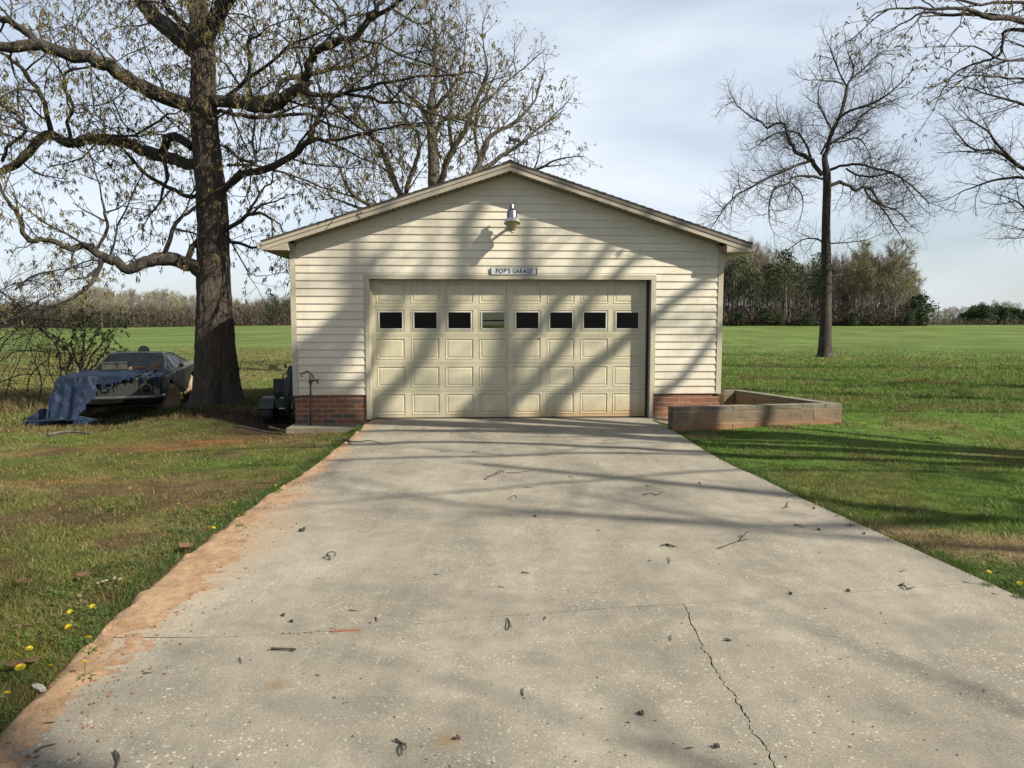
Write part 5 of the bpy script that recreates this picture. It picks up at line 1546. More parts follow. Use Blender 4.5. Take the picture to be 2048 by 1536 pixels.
limbs = [
 [(405, 112, 34, 0), (372, 84, 34, .2), (330, 51, 32, .5), (300, 22, 28, .7), (272, -12, 24, .9), (225, -90, 18, 1.4), (160, -150, 10, 1.8), (100, -190, 5, 2)],
 [(380, 60, 12, .1), (345, 25, 11, .3), (322, -5, 8, .5), (300, -60, 4, .6)],
 [(408, 90, 26, 0), (430, 38, 28, -.3), (453, 0, 26, -.6), (490, -70, 20, -1), (560, -140, 12, -1.5), (640, -190, 6, -2)],
 [(403, 228, 26, 0), (362, 205, 30, -.2), (312, 190, 29, -.4), (268, 165, 28, -.7), (220, 134, 27, -.9), (180, 115, 25, -1.1), (130, 107, 24, -1.3), (95, 93, 22, -1.4), (50, 90, 20, -1.5), (0, 94, 19, -1.6), (-70, 80, 15, -1.8), (-160, 100, 8, -2)],
 [(78, 92, 12, -1.4), (50, 65, 14, -1.3), (22, 43, 13, -1.2), (-5, 33, 12, -1.1), (-70, 5, 7, -1)],
 [(412, 325, 20, 0), (372, 325, 22, .3), (310, 309, 23, .6), (268, 292, 20, .9), (218, 279, 18, 1.1), (165, 281, 20, 1.2), (140, 287, 18, 1.2), (100, 268, 18, 1.3), (76, 284, 17, 1.3), (50, 311, 16, 1.3), (22, 333, 15, 1.4), (-5, 346, 13, 1.4), (-60, 365, 8, 1.5)],
 [(404, 552, 20, -.1), (386, 532, 28, -.25), (350, 520, 27, -.4), (312, 519, 25, -.55), (282, 530, 22, -.7), (255, 538, 20, -.8), (233, 525, 18, -.85), (215, 516, 17, -.9), (196, 508, 16, -.95), (181, 492, 14, -1), (160, 491, 12, -1), (142, 500, 12, -1.05), (120, 488, 11, -1.1), (90, 480, 10, -1.1), (60, 483, 10, -1.2), (46, 466, 9, -1.2), (40, 440, 8, -1.2), (26, 414, 7, -1.3), (10, 396, 6, -1.3), (0, 370, 5, -1.3)],
 [(203, 516, 10, -.95), (196, 542, 10, -1.0), (181, 566, 8, -1.1), (165, 581, 6, -1.2), (148, 597, 4, -1.3)],
 [(375, 522, 12, -.3), (384, 494, 12, -.2), (402, 478, 11, 0)],
 [(328, 512, 9, -.5), (345, 462, 8, -.6), (358, 440, 7, -.6), (385, 418, 6, -.6), (410, 400, 4, -.6)],
 [(195, 497, 6, -.9), (215, 455, 6, -.8), (211, 430, 5, -.8), (204, 398, 4, -.8)],
 [(425, 202, 24, 0), (470, 203, 24, -.3), (512, 214, 24, -.6), (545, 212, 24, -.8), (573, 193, 22, -1), (603, 173, 20, -1.1), (614, 150, 16, -1.2), (618, 124, 15, -1.3), (637, 100, 15, -1.4), (665, 87, 15, -1.5), (700, 80, 13, -1.7), (717, 68, 12, -1.8), (738, 40, 11, -1.9), (758, 12, 9, -2), (772, -12, 8, -2), (800, -70, 5, -2.1)],
 [(716, 62, 9, -1.8), (745, 36, 9, -1.9), (782, 14, 8, -2.1), (806, -3, 7, -2.2), (850, -40, 4, -2.4)],
 [(468, 196, 10, -.2), (510, 196, 10, 0), (548, 190, 10, .2), (560, 166, 9, .3), (592, 152, 9, .5), (628, 145, 8, .7), (682, 133, 7, .9), (740, 108, 5, 1.1), (765, 80, 4, 1.2)],
 [(600, 186, 9, -1), (640, 190, 9, -1.2), (680, 190, 8, -1.3), (700, 183, 8, -1.4), (760, 169, 6, -1.6), (830, 155, 5, -1.8), (900, 150, 4, -1.9), (945, 143, 3, -2)],
 [(690, 188, 6, -1.3), (740, 195, 6, -1.3), (768, 205, 6, -1.3), (812, 206, 5, -1.4), (862, 226, 4, -1.5), (920, 244, 3, -1.6), (980, 256, 2, -1.7)],
 [(720, 82, 5, -1.8), (762, 88, 5, -1.7), (800, 110, 4, -1.7), (862, 130, 4, -1.8), (940, 172, 2, -2)],
 [(692, 66, 6, -1.7), (690, 30, 5, -1.7), (662, -4, 4, -1.6)],
 [(446, 381, 13, -.2), (483, 348, 14, -.4), (534, 338, 14, -.7), (577, 317, 13, -1), (603, 295, 12, -1.2), (623, 282, 10, -1.3), (648, 279, 7, -1.4), (699, 274, 6, -1.6), (750, 261, 5, -1.8), (801, 251, 4, -2), (852, 244, 3, -2.1)],
 [(621, 283, 8, -1.3), (628, 255, 7, -1.2), (641, 230, 6, -1.1), (665, 200, 5, -1), (690, 170, 4, -.9), (706, 154, 3, -.9)],
 [(450, 460, 8, -.1), (482, 441, 8, -.4), (498, 428, 7, -.5), (520, 427, 6, -.6), (548, 440, 4, -.8)],
 [(496, 430, 5, -.5), (508, 405, 5, -.5), (524, 380, 4, -.5), (545, 365, 3, -.5)],
 [(430, 226, 9, 0), (452, 224, 8, .2), (500, 235, 8, .6), (560, 232, 7, 1), (620, 230, 6, 1.4), (652, 246, 5, 1.6), (705, 262, 3, 1.8)],
 [(444, 200, 8, -.1), (491, 161, 8, -.6), (501, 114, 7, -.8), (496, 84, 6, -.9), (522, 68, 4, -1.1)],
 [(490, 161, 7, -.5), (540, 124, 6, -.8), (582, 90, 5, -1.1), (622, 74, 4, -1.3), (655, 58, 3, -1.5)],
 [(385, 295, 16, .2), (350, 272, 17, .4), (332, 286, 18, .5), (325, 312, 10, .5)],
 [(412, 372, 9, .2), (395, 388, 9, .3), (375, 395, 8, .4), (350, 380, 8, .5), (310, 360, 7, .7), (285, 345, 6, .8), (268, 320, 5, .9)],
 [(103, 267, 10, 1.3), (95, 230, 9, 1.1), (88, 205, 9, 1.0), (62, 160, 8, .8), (32, 126, 7, .6), (0, 104, 6, .4), (-60, 80, 4, 0)],
 [(145, 286, 7, 1.2), (135, 245, 7, 1.0), (146, 216, 6, .9), (130, 180, 6, .8), (133, 146, 5, .7), (170, 135, 4, .6), (212, 127, 3, .5)],
 [(150, 284, 5, 1.2), (200, 270, 5, .8), (270, 270, 5, .4), (335, 228, 4, .0)],
 [(5, 322, 7, 1.4), (15, 296, 6, 1.2), (52, 262, 6, 1), (32, 230, 5, .9), (-10, 200, 4, .8)],
 [(455, 330, 6, .2), (510, 332, 5, .8), (570, 345, 4, 1.3), (640, 372, 3, 1.8), (700, 392, 2, 2)],
 [(450, 290, 6, .1), (480, 318, 6, .3), (512, 322, 5, .4), (505, 285, 5, .4), (510, 250, 4, .5)],
 [(30, 580, 5, -1), (60, 555, 4, -1), (110, 540, 3, -1)],
 [(455, 470, 4, 0), (500, 545, 2, -.3), (533, 550, 1.5, -.4)],
]
for i, sp_ in enumerate(limbs):
    p_, r_ = px_limb(ob, OY, sp_)
    Lp = sum(math.dist(p_[k], p_[k + 1]) for k in range(len(p_) - 1))
    T.limb(p_, r_, 1, 0.12, 0.78 if i not in (8, 33, 34) else 0.3)
for ch in T.ch[0]:
    big = max(ch[1]) > 0.04
    if big: build_part('limb', [ch], 12, 'bark_limb', oak)
build_part('branch', [c for c in T.ch[0] if max(c[1]) <= 0.04], 6, 'bark_limb', oak, kind='stuff')
build_part('branchlet', T.ch[1], 4, 'twig_brown', oak, kind='stuff')
build_part('twig', T.ch[2] + T.ch[3], 3, 'twig_brown', oak, False, kind='stuff')
print('oak twigs', len(T.ch[1]), len(T.ch[2]), len(T.ch[3]), len(T.tips))
clusters(T.tips, 0.070, 4, 2.4, 'catkin', 'catkins', oak, 3, 0.24, 0.7)
clusters(T.tips, 0.035, 3, 0.3, 'bud_tan', 'buds', oak, 4, 0.6, 0.35)

# ---- the spreading oak behind the garage
BY = 26.5
bb = at(868, 640, BY); bb.z = terz(bb.x, bb.y) - .05
oak2 = tag(empty('oak_tree', bb), 'broad oak with many stems rising behind the garage roof', 'tree')
lv2 = [None,
       dict(n=7, wob=.15, up=.05, per=2.0, min=3, len=1.75, r=.030, ang=(.5, 1.0), rel=.7, taper=.3, lift=.15),
       dict(n=5, wob=.20, up=.04, per=4.2, min=3, len=.85, r=.014, ang=(.5, 1.1), rel=.75, taper=.4),
       dict(n=4, wob=.22, up=.02, per=4.5, min=2, len=.5, r=.007, ang=(.5, 1.1), rel=.8, taper=.5)]
lv2[0] = lv2[1]
T = Tree(17, lv2)
p_, r_ = px_limb(bb, BY, [(868, 660, 34, 0), (868, 560, 30, 0), (868, 460, 26, 0), (868, 375, 24, 0), (866, 300, 21, 0), (862, 250, 18, 0), (861, 215, 15, .1), (866, 180, 11, .2), (873, 150, 9, .3), (870, 122, 7, .3), (869, 98, 5, .4), (872, 80, 3, .4)])
p_[0] = (p_[0][0], p_[0][1], 0.0)
trunk_mesh('trunk', p_, r_, 'bark_grey', oak2, 20, 4, 0.06, (0.25, 0.4), 5)
T.spawn(p_[3:], r_[3:], 7, 1, 0.1, 22)
for sp_ in [
 [(868, 430, 14, 0), (835, 410, 14, .5), (805, 395, 12, .8), (775, 330, 10, 1), (748, 272, 8, 1.2), (722, 240, 6, 1.4), (700, 200, 4, 1.5), (690, 150, 3, 1.6)],
 [(840, 412, 11, .4), (812, 395, 10, .2), (825, 345, 9, 0), (836, 310, 8, -.2), (838, 270, 7, -.3), (812, 240, 5, -.5), (785, 200, 4, -.7), (770, 150, 3, -.8)],
 [(868, 400, 14, 0), (885, 350, 13, -.5), (905, 300, 12, -.9), (930, 262, 10, -1.2), (946, 215, 8, -1.4), (965, 160, 6, -1.5), (975, 110, 4, -1.6), (968, 60, 3, -1.6)],
 [(868, 440, 16, 0), (915, 390, 15, .7), (952, 345, 13, 1.2), (966, 300, 11, 1.6), (985, 268, 9, 1.8), (1030, 245, 7, 2), (1070, 210, 5, 2.2), (1090, 170, 3, 2.3)],
 [(952, 345, 9, 1.2), (1000, 315, 8, 1.4), (1040, 290, 7, 1.5), (1080, 262, 5, 1.7), (1120, 240, 4, 1.8)],
 [(890, 430, 10, -.4), (950, 400, 10, -.8), (1020, 370, 8, -1), (1070, 345, 6, -1.2), (1110, 330, 5, -1.4)],
 [(862, 250, 9, 0), (845, 215, 8, .3), (820, 190, 7, .5), (800, 165, 5, .7), (775, 140, 4, .9), (745, 110, 3, 1)],
 [(863, 225, 8, 0), (885, 195, 7, -.3), (905, 160, 6, -.5), (925, 110, 4, -.7), (930, 60, 3, -.8)],
 [(866, 280, 10, 0), (880, 245, 9, .3), (905, 232, 8, .6), (930, 235, 6, .8), (975, 200, 5, 1), (1010, 150, 4, 1.3), (1040, 120, 3, 1.4)],
 [(868, 450, 11, 0), (800, 430, 10, -.3), (740, 410, 8, -.6), (700, 380, 6, -.8), (680, 340, 4, -1), (660, 320, 3, -1)],
 [(905, 300, 8, -.9), (898, 250, 7, -1.2), (906, 200, 5, -1.4), (900, 140, 4, -1.5), (905, 90, 3, -1.6)],
 [(835, 440, 9, 0), (760, 425, 7, .5), (700, 410, 5, .8), (655, 390, 3, 1)],
 [(960, 320, 7, 1.4), (950, 270, 6, 1.2), (955, 220, 5, 1.1), (975, 180, 4, 1)],
 ]:
    sp_ = [((x_ if x_ < 1040 else 1040 + (x_ - 1040) * .75), (y_ if y_ > 210 else 210 - (210 - y_) * .74), w_, d_) for x_, y_, w_, d_ in sp_]
    p_, r_ = px_limb(bb, BY, sp_); T.limb(p_, r_, 1, 0.15, 0.85)
for ch in T.ch[0]: build_part('limb', [ch], 8, 'bark_grey', oak2)
build_part('branchlet', T.ch[1], 4, 'twig_dark', oak2, kind='stuff')
build_part('twig', T.ch[2] + T.ch[3], 3, 'twig_dark', oak2, False, kind='stuff')
print('oak2', len(T.ch[1]), len(T.ch[2]), len(T.ch[3]))
clusters(T.tips, 0.07, 2, 0.8, 'catkin', 'catkins', oak2, 5, 0.35, 0.35)
clusters(T.tips, 0.05, 2, 0.0, 'bud_tan', 'buds', oak2, 6, 0.6, 0.45)

# ---- bare solitary tree on the lawn
RY = 37.0
rb = at(1650, 713, RY); rb.z = terz(rb.x, rb.y) - .05
bare = tag(empty('bare_tree', rb), 'lone bare tree with gnarled drooping crown standing on the open lawn', 'tree')
lv3 = [None,
       dict(n=6, wob=.18, up=.05, per=3.2, min=3, len=1.7, r=.020, ang=(.7, 1.35), rel=.6, taper=.35, lift=.05),
       dict(n=4, wob=.14, up=.05, per=5.2, min=3, len=.95, r=.010, ang=(.6, 1.2), rel=.75, taper=.45),
       dict(n=3, wob=.12, up=.06, per=4.0, min=2, len=.5, r=.009, ang=(.5, 1.1), rel=.8, taper=.6)]
lv3[0] = lv3[1]
T = Tree(23, lv3)
p_, r_ = px_limb(rb, RY, [(1650, 713, 26, 0), (1650, 690, 24, 0), (1651, 640, 22, 0), (1652, 540, 19, 0), (1652, 450, 16, 0), (1654, 375, 15, 0), (1653, 345, 14, 0), (1649, 315, 10, 0), (1655, 298, 8, 0), (1662, 268, 8, 0), (1680, 232, 7, .1), (1690, 195, 6, .2), (1695, 170, 5, .3)])
p_[0] = (p_[0][0], p_[0][1], 0.0)
trunk_mesh('trunk', p_, r_, 'bark_limb', bare, 20, 4, 0.10, (0.20, 0.35), 9)
T.spawn(p_[4:], r_[4:], 8, 1, 0.25, 12)
for sp_ in [
 [(1644, 350, 9, 0), (1629, 329, 9, .2), (1621, 319, 9, .3), (1603, 309, 8, .5), (1588, 303, 7, .6), (1588, 291, 6, .7), (1578, 286, 6, .8), (1573, 263, 5, .9), (1568, 248, 5, 1), (1550, 247, 4, 1.1), (1535, 257, 4, 1.2), (1522, 243, 3, 1.3), (1502, 235, 3, 1.4), (1476, 212, 2, 1.5), (1464, 192, 2, 1.6)],
 [(1621, 322, 6, .3), (1600, 328, 5, 0), (1578, 337, 5, -.4), (1527, 360, 4, -1), (1502, 375, 4, -1.2), (1476, 388, 3, -1.5), (1451, 413, 3, -1.7), (1432, 442, 2, -1.8)],
 [(1645, 358, 5, 0), (1616, 352, 5, -.3), (1585, 355, 4, -.6), (1578, 366, 4, -.8), (1550, 377, 4, -1), (1540, 403, 3, -1.1), (1538, 436, 2, -1.2)],
 [(1583, 365, 3, -.7), (1603, 390, 3, -.5), (1606, 410, 2, -.4)],
 [(1660, 372, 7, 0), (1679, 365, 7, .2), (1700, 372, 6, .5), (1712, 381, 6, .6), (1727, 374, 5, .7), (1743, 380, 5, .8), (1756, 400, 4, 1), (1768, 413, 4, 1.1), (1794, 421, 3, 1.3), (1815, 445, 2, 1.5)],
 [(1729, 378, 4, .7), (1740, 396, 4, .5), (1760, 412, 4, .3), (1780, 440, 3, .1), (1800, 470, 2, 0)],
 [(1660, 340, 6, 0), (1679, 333, 5, -.3), (1717, 329, 5, -.8), (1756, 339, 4, -1.2), (1781, 344, 4, -1.5), (1811, 362, 3, -1.8), (1832, 380, 3, -2), (1857, 405, 2, -2.2)],
 [(1692, 337, 4, -.5), (1712, 349, 4, -.8), (1743, 354, 4, -1), (1776, 347, 3, -1.3), (1800, 355, 2, -1.6), (1830, 395, 2, -1.8)],
 [(1651, 294, 5, 0), (1667, 283, 5, .3), (1692, 268, 4, .7), (1710, 256, 4, 1), (1717, 238, 3, 1.2), (1743, 217, 3, 1.4), (1776, 202, 2, 1.7)],
 [(1672, 242, 5, .1), (1692, 225, 5, -.2), (1725, 214, 4, -.6), (1756, 202, 4, -.9), (1781, 184, 3, -1.2), (1806, 160, 2, -1.5)],
 [(1694, 174, 4, .3), (1702, 155, 4, .5), (1725, 134, 3, .7), (1748, 103, 3, .9), (1772, 86, 2, 1.1)],
 [(1694, 174, 4, .3), (1679, 141, 3, .2), (1668, 106, 3, .1), (1660, 80, 2, 0)],
 [(1687, 168, 3, .2), (1667, 161, 3, -.2), (1629, 157, 2, -.7)],
 [(1641, 309, 5, 0), (1654, 286, 4, -.2), (1664, 262, 4, -.3), (1649, 233, 4, -.4), (1636, 206, 3, -.5)],
 [(1702, 155, 3, .5), (1708, 125, 3, .3), (1695, 92, 2, .2)],
 [(1622, 316, 5, .3), (1610, 285, 4, .2), (1598, 268, 4, .1), (1578, 262, 3, 0), (1545, 270, 3, -.2), (1515, 290, 2, -.4)],
 [(1666, 285, 3, .3), (1690, 282, 3, .1), (1715, 276, 3, -.2), (1735, 300, 2, -.4), (1745, 330, 2, -.5)],
 [(1645, 487, 3, 0), (1635, 478, 3, .2), (1605, 480, 2, .5), (1575, 500, 1.5, .7)],
 [(1660, 487, 3, 0), (1700, 484, 2, -.4), (1735, 480, 1.5, -.8)],
 [(1643, 552, 3, 0), (1612, 550, 2, .3), (1590, 565, 1.5, .5)],
 [(1660, 553, 2, 0), (1700, 552, 2, -.4)],
 ]:
    sp_ = [(x_, (y_ if y_ > 170 else 170 - (170 - y_) * .82), w_, d_) for x_, y_, w_, d_ in sp_]
    p_, r_ = px_limb(rb, RY, sp_); T.limb(p_, r_, 1, 0.15, 1.9 if len(sp_) > 4 else 1.4)
for ch in T.ch[0]: build_part('limb', [ch], 8, 'bark_limb', bare)
build_part('branchlet', T.ch[1], 4, 'twig_brown', bare, kind='stuff')
build_part('twig', T.ch[2] + T.ch[3], 3, 'twig_brown', bare, False, kind='stuff')
print('bare', len(T.ch[1]), len(T.ch[2]), len(T.ch[3]))

# ---- oaks beyond the frame at the right; their boughs reach into the picture and shade the drive
def shade_tree(base, name, label, lvls, seed, trunk, limbs_, bark_='bark_oak', catk=True, dens=1.0, leaf='catkin'):
    e = tag(empty(name, base), label, 'tree')
    T = Tree(seed, lvls)
    pts, rad = trunk
    trunk_mesh('trunk', pts, rad, bark_, e, 24, 4, 0.08, (0.35, 0.5), seed)
    T.spawn(pts[len(pts) // 2:], rad[len(pts) // 2:], 6, 1, 0.1, 14, dens)
    for p_, r_ in limbs_: T.limb(p_, r_, 1, 0.15, dens)
    for ch in T.ch[0]: build_part('limb', [ch], 8, 'bark_limb', e)
    build_part('branchlet', T.ch[1], 4, 'twig_brown', e, kind='stuff')
    build_part('twig', T.ch[2] + (T.ch[3] if len(T.ch) > 3 else []), 3, 'twig_brown', e, False, kind='stuff')
    if catk: clusters(T.tips, 0.06, 3, 1.0, leaf, 'catkins', e, seed, 0.3, 0.5)
    print(name, len(T.ch[1]), len(T.ch[2]), len(T.ch[3]))
    return e
def fan(base, pts_spec, Y0):
    return [px_limb(base, Y0, s_) for s_ in pts_spec]
# right hand oak whose buds hang in the upper corner
AY = 12.5
ab = Vector((13.6, 13.6, 0)); ab.z = terz(ab.x, ab.y) - .05
aw = [(0, 0, 0), (.05, 0, 1.2), (0, .05, 2.6), (-.1, 0, 4.2), (-.15, 0, 6), (-.1, .1, 8), (.1, .2, 10), (.2, .3, 12)]
ar = [.34, .30, .28, .25, .22, .18, .12, .05]
al = fan(ab, [
 [(2420, 160, 20, 1), (2250, 110, 16, .6), (2130, 70, 13, .3), (2048, 40, 11, 0), (1985, 36, 9, -.3), (1930, 20, 7, -.5), (1860, 17, 5, -.7), (1800, 15, 4, -.8), (1762, 22, 3, -.9), (1735, 42, 2, -1)],
 [(2048, 40, 8, 0), (1980, 28, 7, .2), (1905, 30, 6, .4), (1845, 25, 4, .6), (1812, 45, 3, .8), (1780, 62, 2, .9), (1745, 78, 1.5, 1)],
 [(2130, 70, 9, .3), (2070, 60, 8, .6), (2010, 62, 6, .9), (2005, 85, 6, 1), (1998, 110, 5, 1), (1970, 122, 4, 1.1), (1940, 130, 4, 1.2), (1905, 152, 3, 1.3), (1885, 180, 2, 1.4), (1870, 210, 1.5, 1.4)],
 [(2200, 120, 9, .5), (2100, 30, 7, .2), (2040, 4, 6, 0), (1960, 8, 5, -.2), (1900, -5, 4, -.4), (1830, -12, 3, -.6)],
 [(2180, 90, 9, .4), (2110, 110, 7, 0), (2048, 120, 5, -.4), (2000, 118, 4, -.7), (1960, 96, 3, -.9), (1925, 92, 2, -1)],
 [(2400, 220, 14, 1), (2250, 190, 10, .8), (2140, 175, 7, .6), (2060, 160, 5, .4), (1995, 155, 4, .2), (1950, 150, 3, 0)],
 [(2300, 60, 14, 1), (2200, -20, 10, .5), (2080, -60, 7, 0), (1950, -80, 5, -.5)],
 ], AY)
lvA = [None,
       dict(n=6, wob=.18, up=.0, per=2.4, min=3, len=1.1, r=.014, ang=(.5, 1.1), rel=.6, taper=.35),
       dict(n=4, wob=.2, up=.0, per=5.5, min=3, len=.5, r=.007, ang=(.5, 1.1), rel=.75, taper=.45),
       dict(n=3, wob=.2, up=.0, per=5.0, min=1, len=.22, r=.004, ang=(.5, 1.1), rel=.8, taper=.6)]
lvA[0] = lvA[1]
shade_tree(ab, 'oak_tree', 'budding oak boughs hanging from above into the upper corner of the sky', lvA, 41, (aw, ar), al, dens=.55)
# bare tree further back at the right
B2Y = 24.0
b2 = Vector((21.5, 24.5, 0)); b2.z = terz(b2.x, b2.y) - .05
bw_ = [(0, 0, 0), (0, 0, 2), (-.1, 0, 4), (-.1, .1, 6), (.1, .1, 8.5), (.2, .2, 11)]
br_ = [.30, .26, .22, .18, .12, .05]
bl = fan(b2, [
 [(2290, 420, 18, 0), (2160, 370, 13, 0), (2080, 345, 10, 0), (2048, 338, 8, 0), (2022, 320, 7, 0), (1990, 300, 6, 0), (1950, 300, 4, 0), (1925, 280, 3, 0), (1905, 255, 2, 0)],
 [(2100, 355, 8, 0), (2050, 355, 6, .3), (2000, 358, 5, .5), (1960, 370, 3, .7), (1920, 385, 2, .9)],
 [(2030, 325, 6, 0), (1995, 290, 5, -.3), (1975, 262, 4, -.5), (1950, 245, 3, -.7), (1935, 235, 2, -.8)],
 [(2250, 300, 13, 0), (2140, 250, 9, 0), (2060, 215, 6, 0), (2000, 195, 4, 0), (1950, 180, 3, 0)],
 [(2300, 470, 13, 0), (2150, 440, 8, 0), (2070, 425, 5, 0), (2030, 400, 3, 0)],
 [(2280, 560, 12, 0), (2150, 500, 6, 0), (2080, 470, 4, 0), (2045, 458, 2, 0)],
 [(2290, 330, 12, 0), (2170, 180, 8, .3), (2100, 120, 5, .4), (2040, 90, 3, .5)],
 ], B2Y)
lvB = [None,
       dict(n=6, wob=.16, up=.02, per=2.6, min=3, len=1.5, r=.02, ang=(.5, 1.1), rel=.6, taper=.35),
       dict(n=4, wob=.18, up=.02, per=5.0, min=3, len=.75, r=.01, ang=(.5, 1.1), rel=.75, taper=.45),
       dict(n=3, wob=.2, up=.02, per=5.0, min=2, len=.35, r=.006, ang=(.5, 1.0), rel=.8, taper=.6)]
lvB[0] = lvB[1]
shade_tree(b2, 'bare_tree', 'bare grey tree whose fine twigs enter the picture beside the lone tree', lvB, 43, (bw_, br_), bl, 'bark_grey', False)
# tall oak casting the bands of shade on drive and door
sb = Vector((16.3, 4.4, -.05))
def back(p, t): q = Vector(p) + SUND * t - sb; return tuple(q)
def wallpt(px, py): x, z = W(px, py); return GP(x, 0, z)
stw = [(0, 0, 0), (.1, 0, 2), (0, .1, 5), (-.1, .1, 8), (-.1, 0, 11), (0, .1, 14), (.2, .1, 17)]
strd = [.42, .36, .32, .27, .21, .14, .05]
sl = []
def bough(t0, t1, pts, w0, w1, h0):
    P = [(0, 0, h0)]
    n = len(pts)
    far = [back(p, t0 + (t1 - t0) * i / (n - 1)) for i, p in enumerate(pts)]
    mid_ = tuple((P[0][c] + far[0][c]) / 2 + (0, 0, -.3)[c] for c in range(3))
    P += [mid_] + far
    rad = [w0 * 1.1, w0 * 1.05] + [w0 + (w1 - w0) * i / (n - 1) for i in range(n)]
    sl.append((P, rad))
wp = wallpt
bough(19, 21, [wp(955, 838), wp(1030, 740), wp(1100, 640), wp(1160, 560), wp(1235, 465)], .13, .07, 8.5)
bough(18, 20, [wp(1030, 832), wp(1082, 760), wp(1150, 680), wp(1222, 560), wp(1310, 490)], .12, .07, 7.5)
bough(17, 18.5, [wp(1120, 830), wp(1180, 745), wp(1250, 680), wp(1340, 612), wp(1440, 530)], .13, .08, 7)
bough(17.5, 19, [wp(1290, 830), wp(1345, 775), wp(1405, 700), wp(1470, 620)], .08, .05, 6.5)
bough(20, 22, [wp(770, 822), wp(835, 738), wp(900, 640), wp(920, 560), wp(930, 460), wp(955, 420)], .13, .10, 9.5)
bough(20, 22, [wp(690, 820), wp(745, 740), wp(790, 650), wp(830, 570), wp(845, 520)], .08, .04, 9)
bough(21, 22, [wp(600, 760), wp(640, 680), wp(700, 620), wp(720, 560), wp(745, 520)], .20, .09, 10)
bough(21, 22.5, [wp(590, 840), wp(630, 760), wp(690, 690), wp(720, 600), wp(700, 520)], .20, .10, 10)
gp = lambda a, b: ground(a, b)
bough(15, 17, [gp(1400, 884), gp(1200, 868), gp(1017, 862), gp(860, 862)], .20, .13, 6)
bough(14, 16, [gp(1430, 905), gp(1200, 893), gp(900, 884), gp(700, 890)], .11, .06, 5.5)
bough(15, 17, [gp(1250, 905), gp(1000, 912), gp(800, 915), (gp(640, 922))], .055, .035, 6.5)
bough(13, 15, [gp(2100, 905), gp(1800, 893), gp(1550, 882), gp(1400, 876)], .12, .08, 5)
bough(13, 15, [gp(1900, 940), gp(1500, 938), gp(1200, 960), gp(900, 985)], .035, .025, 5.5)
lvS = [None,
       dict(n=6, wob=.15, up=.04, per=1.1, min=3, len=2.2, r=.035, ang=(.5, 1.1), rel=.55, taper=.35),
       dict(n=4, wob=.2, up=.02, per=2.4, min=3, len=1.0, r=.015, ang=(.5, 1.1), rel=.75, taper=.45),
       dict(n=3, wob=.2, up=.0, per=2.5, min=1, len=.5, r=.008, ang=(.5, 1.1), rel=.8, taper=.6)]
lvS[0] = lvS[1]
shade_tree(sb, 'oak_tree', 'tall oak outside the picture throwing banded shade across drive and door', lvS, 47, (stw, strd), sl, dens=0.35)
def auto_tree(base, name, label, seed, H, spread, nl, lv, dens=1.0, catk=True, thin=1.0):
    rr = random.Random(seed)
    pts = [(rr.uniform(-.15, .15) * (i > 0), rr.uniform(-.15, .15) * (i > 0), H * i / 6) for i in range(7)]
    rad = [H * .024 * (1 - .85 * i / 6) for i in range(7)]
    L_ = []
    for i in range(nl):
        h = H * rr.uniform(.28, .85); a = 2.4 * i + rr.uniform(-.4, .4)
        el = rr.uniform(.15, .7); Ls = spread * (1.15 - .6 * h / H) * rr.uniform(.7, 1.1)
        p = [(0, 0, h)]; d = Vector((math.cos(a) * math.cos(el), math.sin(a) * math.cos(el), math.sin(el)))
        q = Vector((0, 0, h))
        for k2 in range(6):
            d = (d + Vector((rr.gauss(0, .22), rr.gauss(0, .22), rr.gauss(0, .18) + .03))).normalized()
            q = q + d * Ls / 6; p.append(tuple(q))
        r0 = H * .011 * rr.uniform(.7, 1.1) * thin
        L_.append((p, [r0 * (1 - .85 * k2 / 6) for k2 in range(7)]))
    return shade_tree(base, name, label, lv, seed, (pts, rad), L_, dens=dens, catk=catk)
auto_tree(Vector((14.5, -5.5, -.05)), 'oak_tree', 'spring oak behind the viewer dappling the near concrete with twig shade', 53, 15, 7.5, 11, lvS, .9, True, .5)
auto_tree(Vector((19.5, -1.5, -.05)), 'oak_tree', 'second oak outside the picture shading the near lawn', 59, 16, 8, 8, lvS, .7, True, .6)
auto_tree(Vector((24.5, 13, -.05)), 'oak_tree', 'oak outside the picture shading the open lawn by the planter', 61, 14, 7, 11, lvS, .7)
auto_tree(Vector((40, 23, -.05)), 'oak_tree', 'far oak outside the picture shading the lawn near the lone tree', 67, 14, 7, 11, lvS, .6)
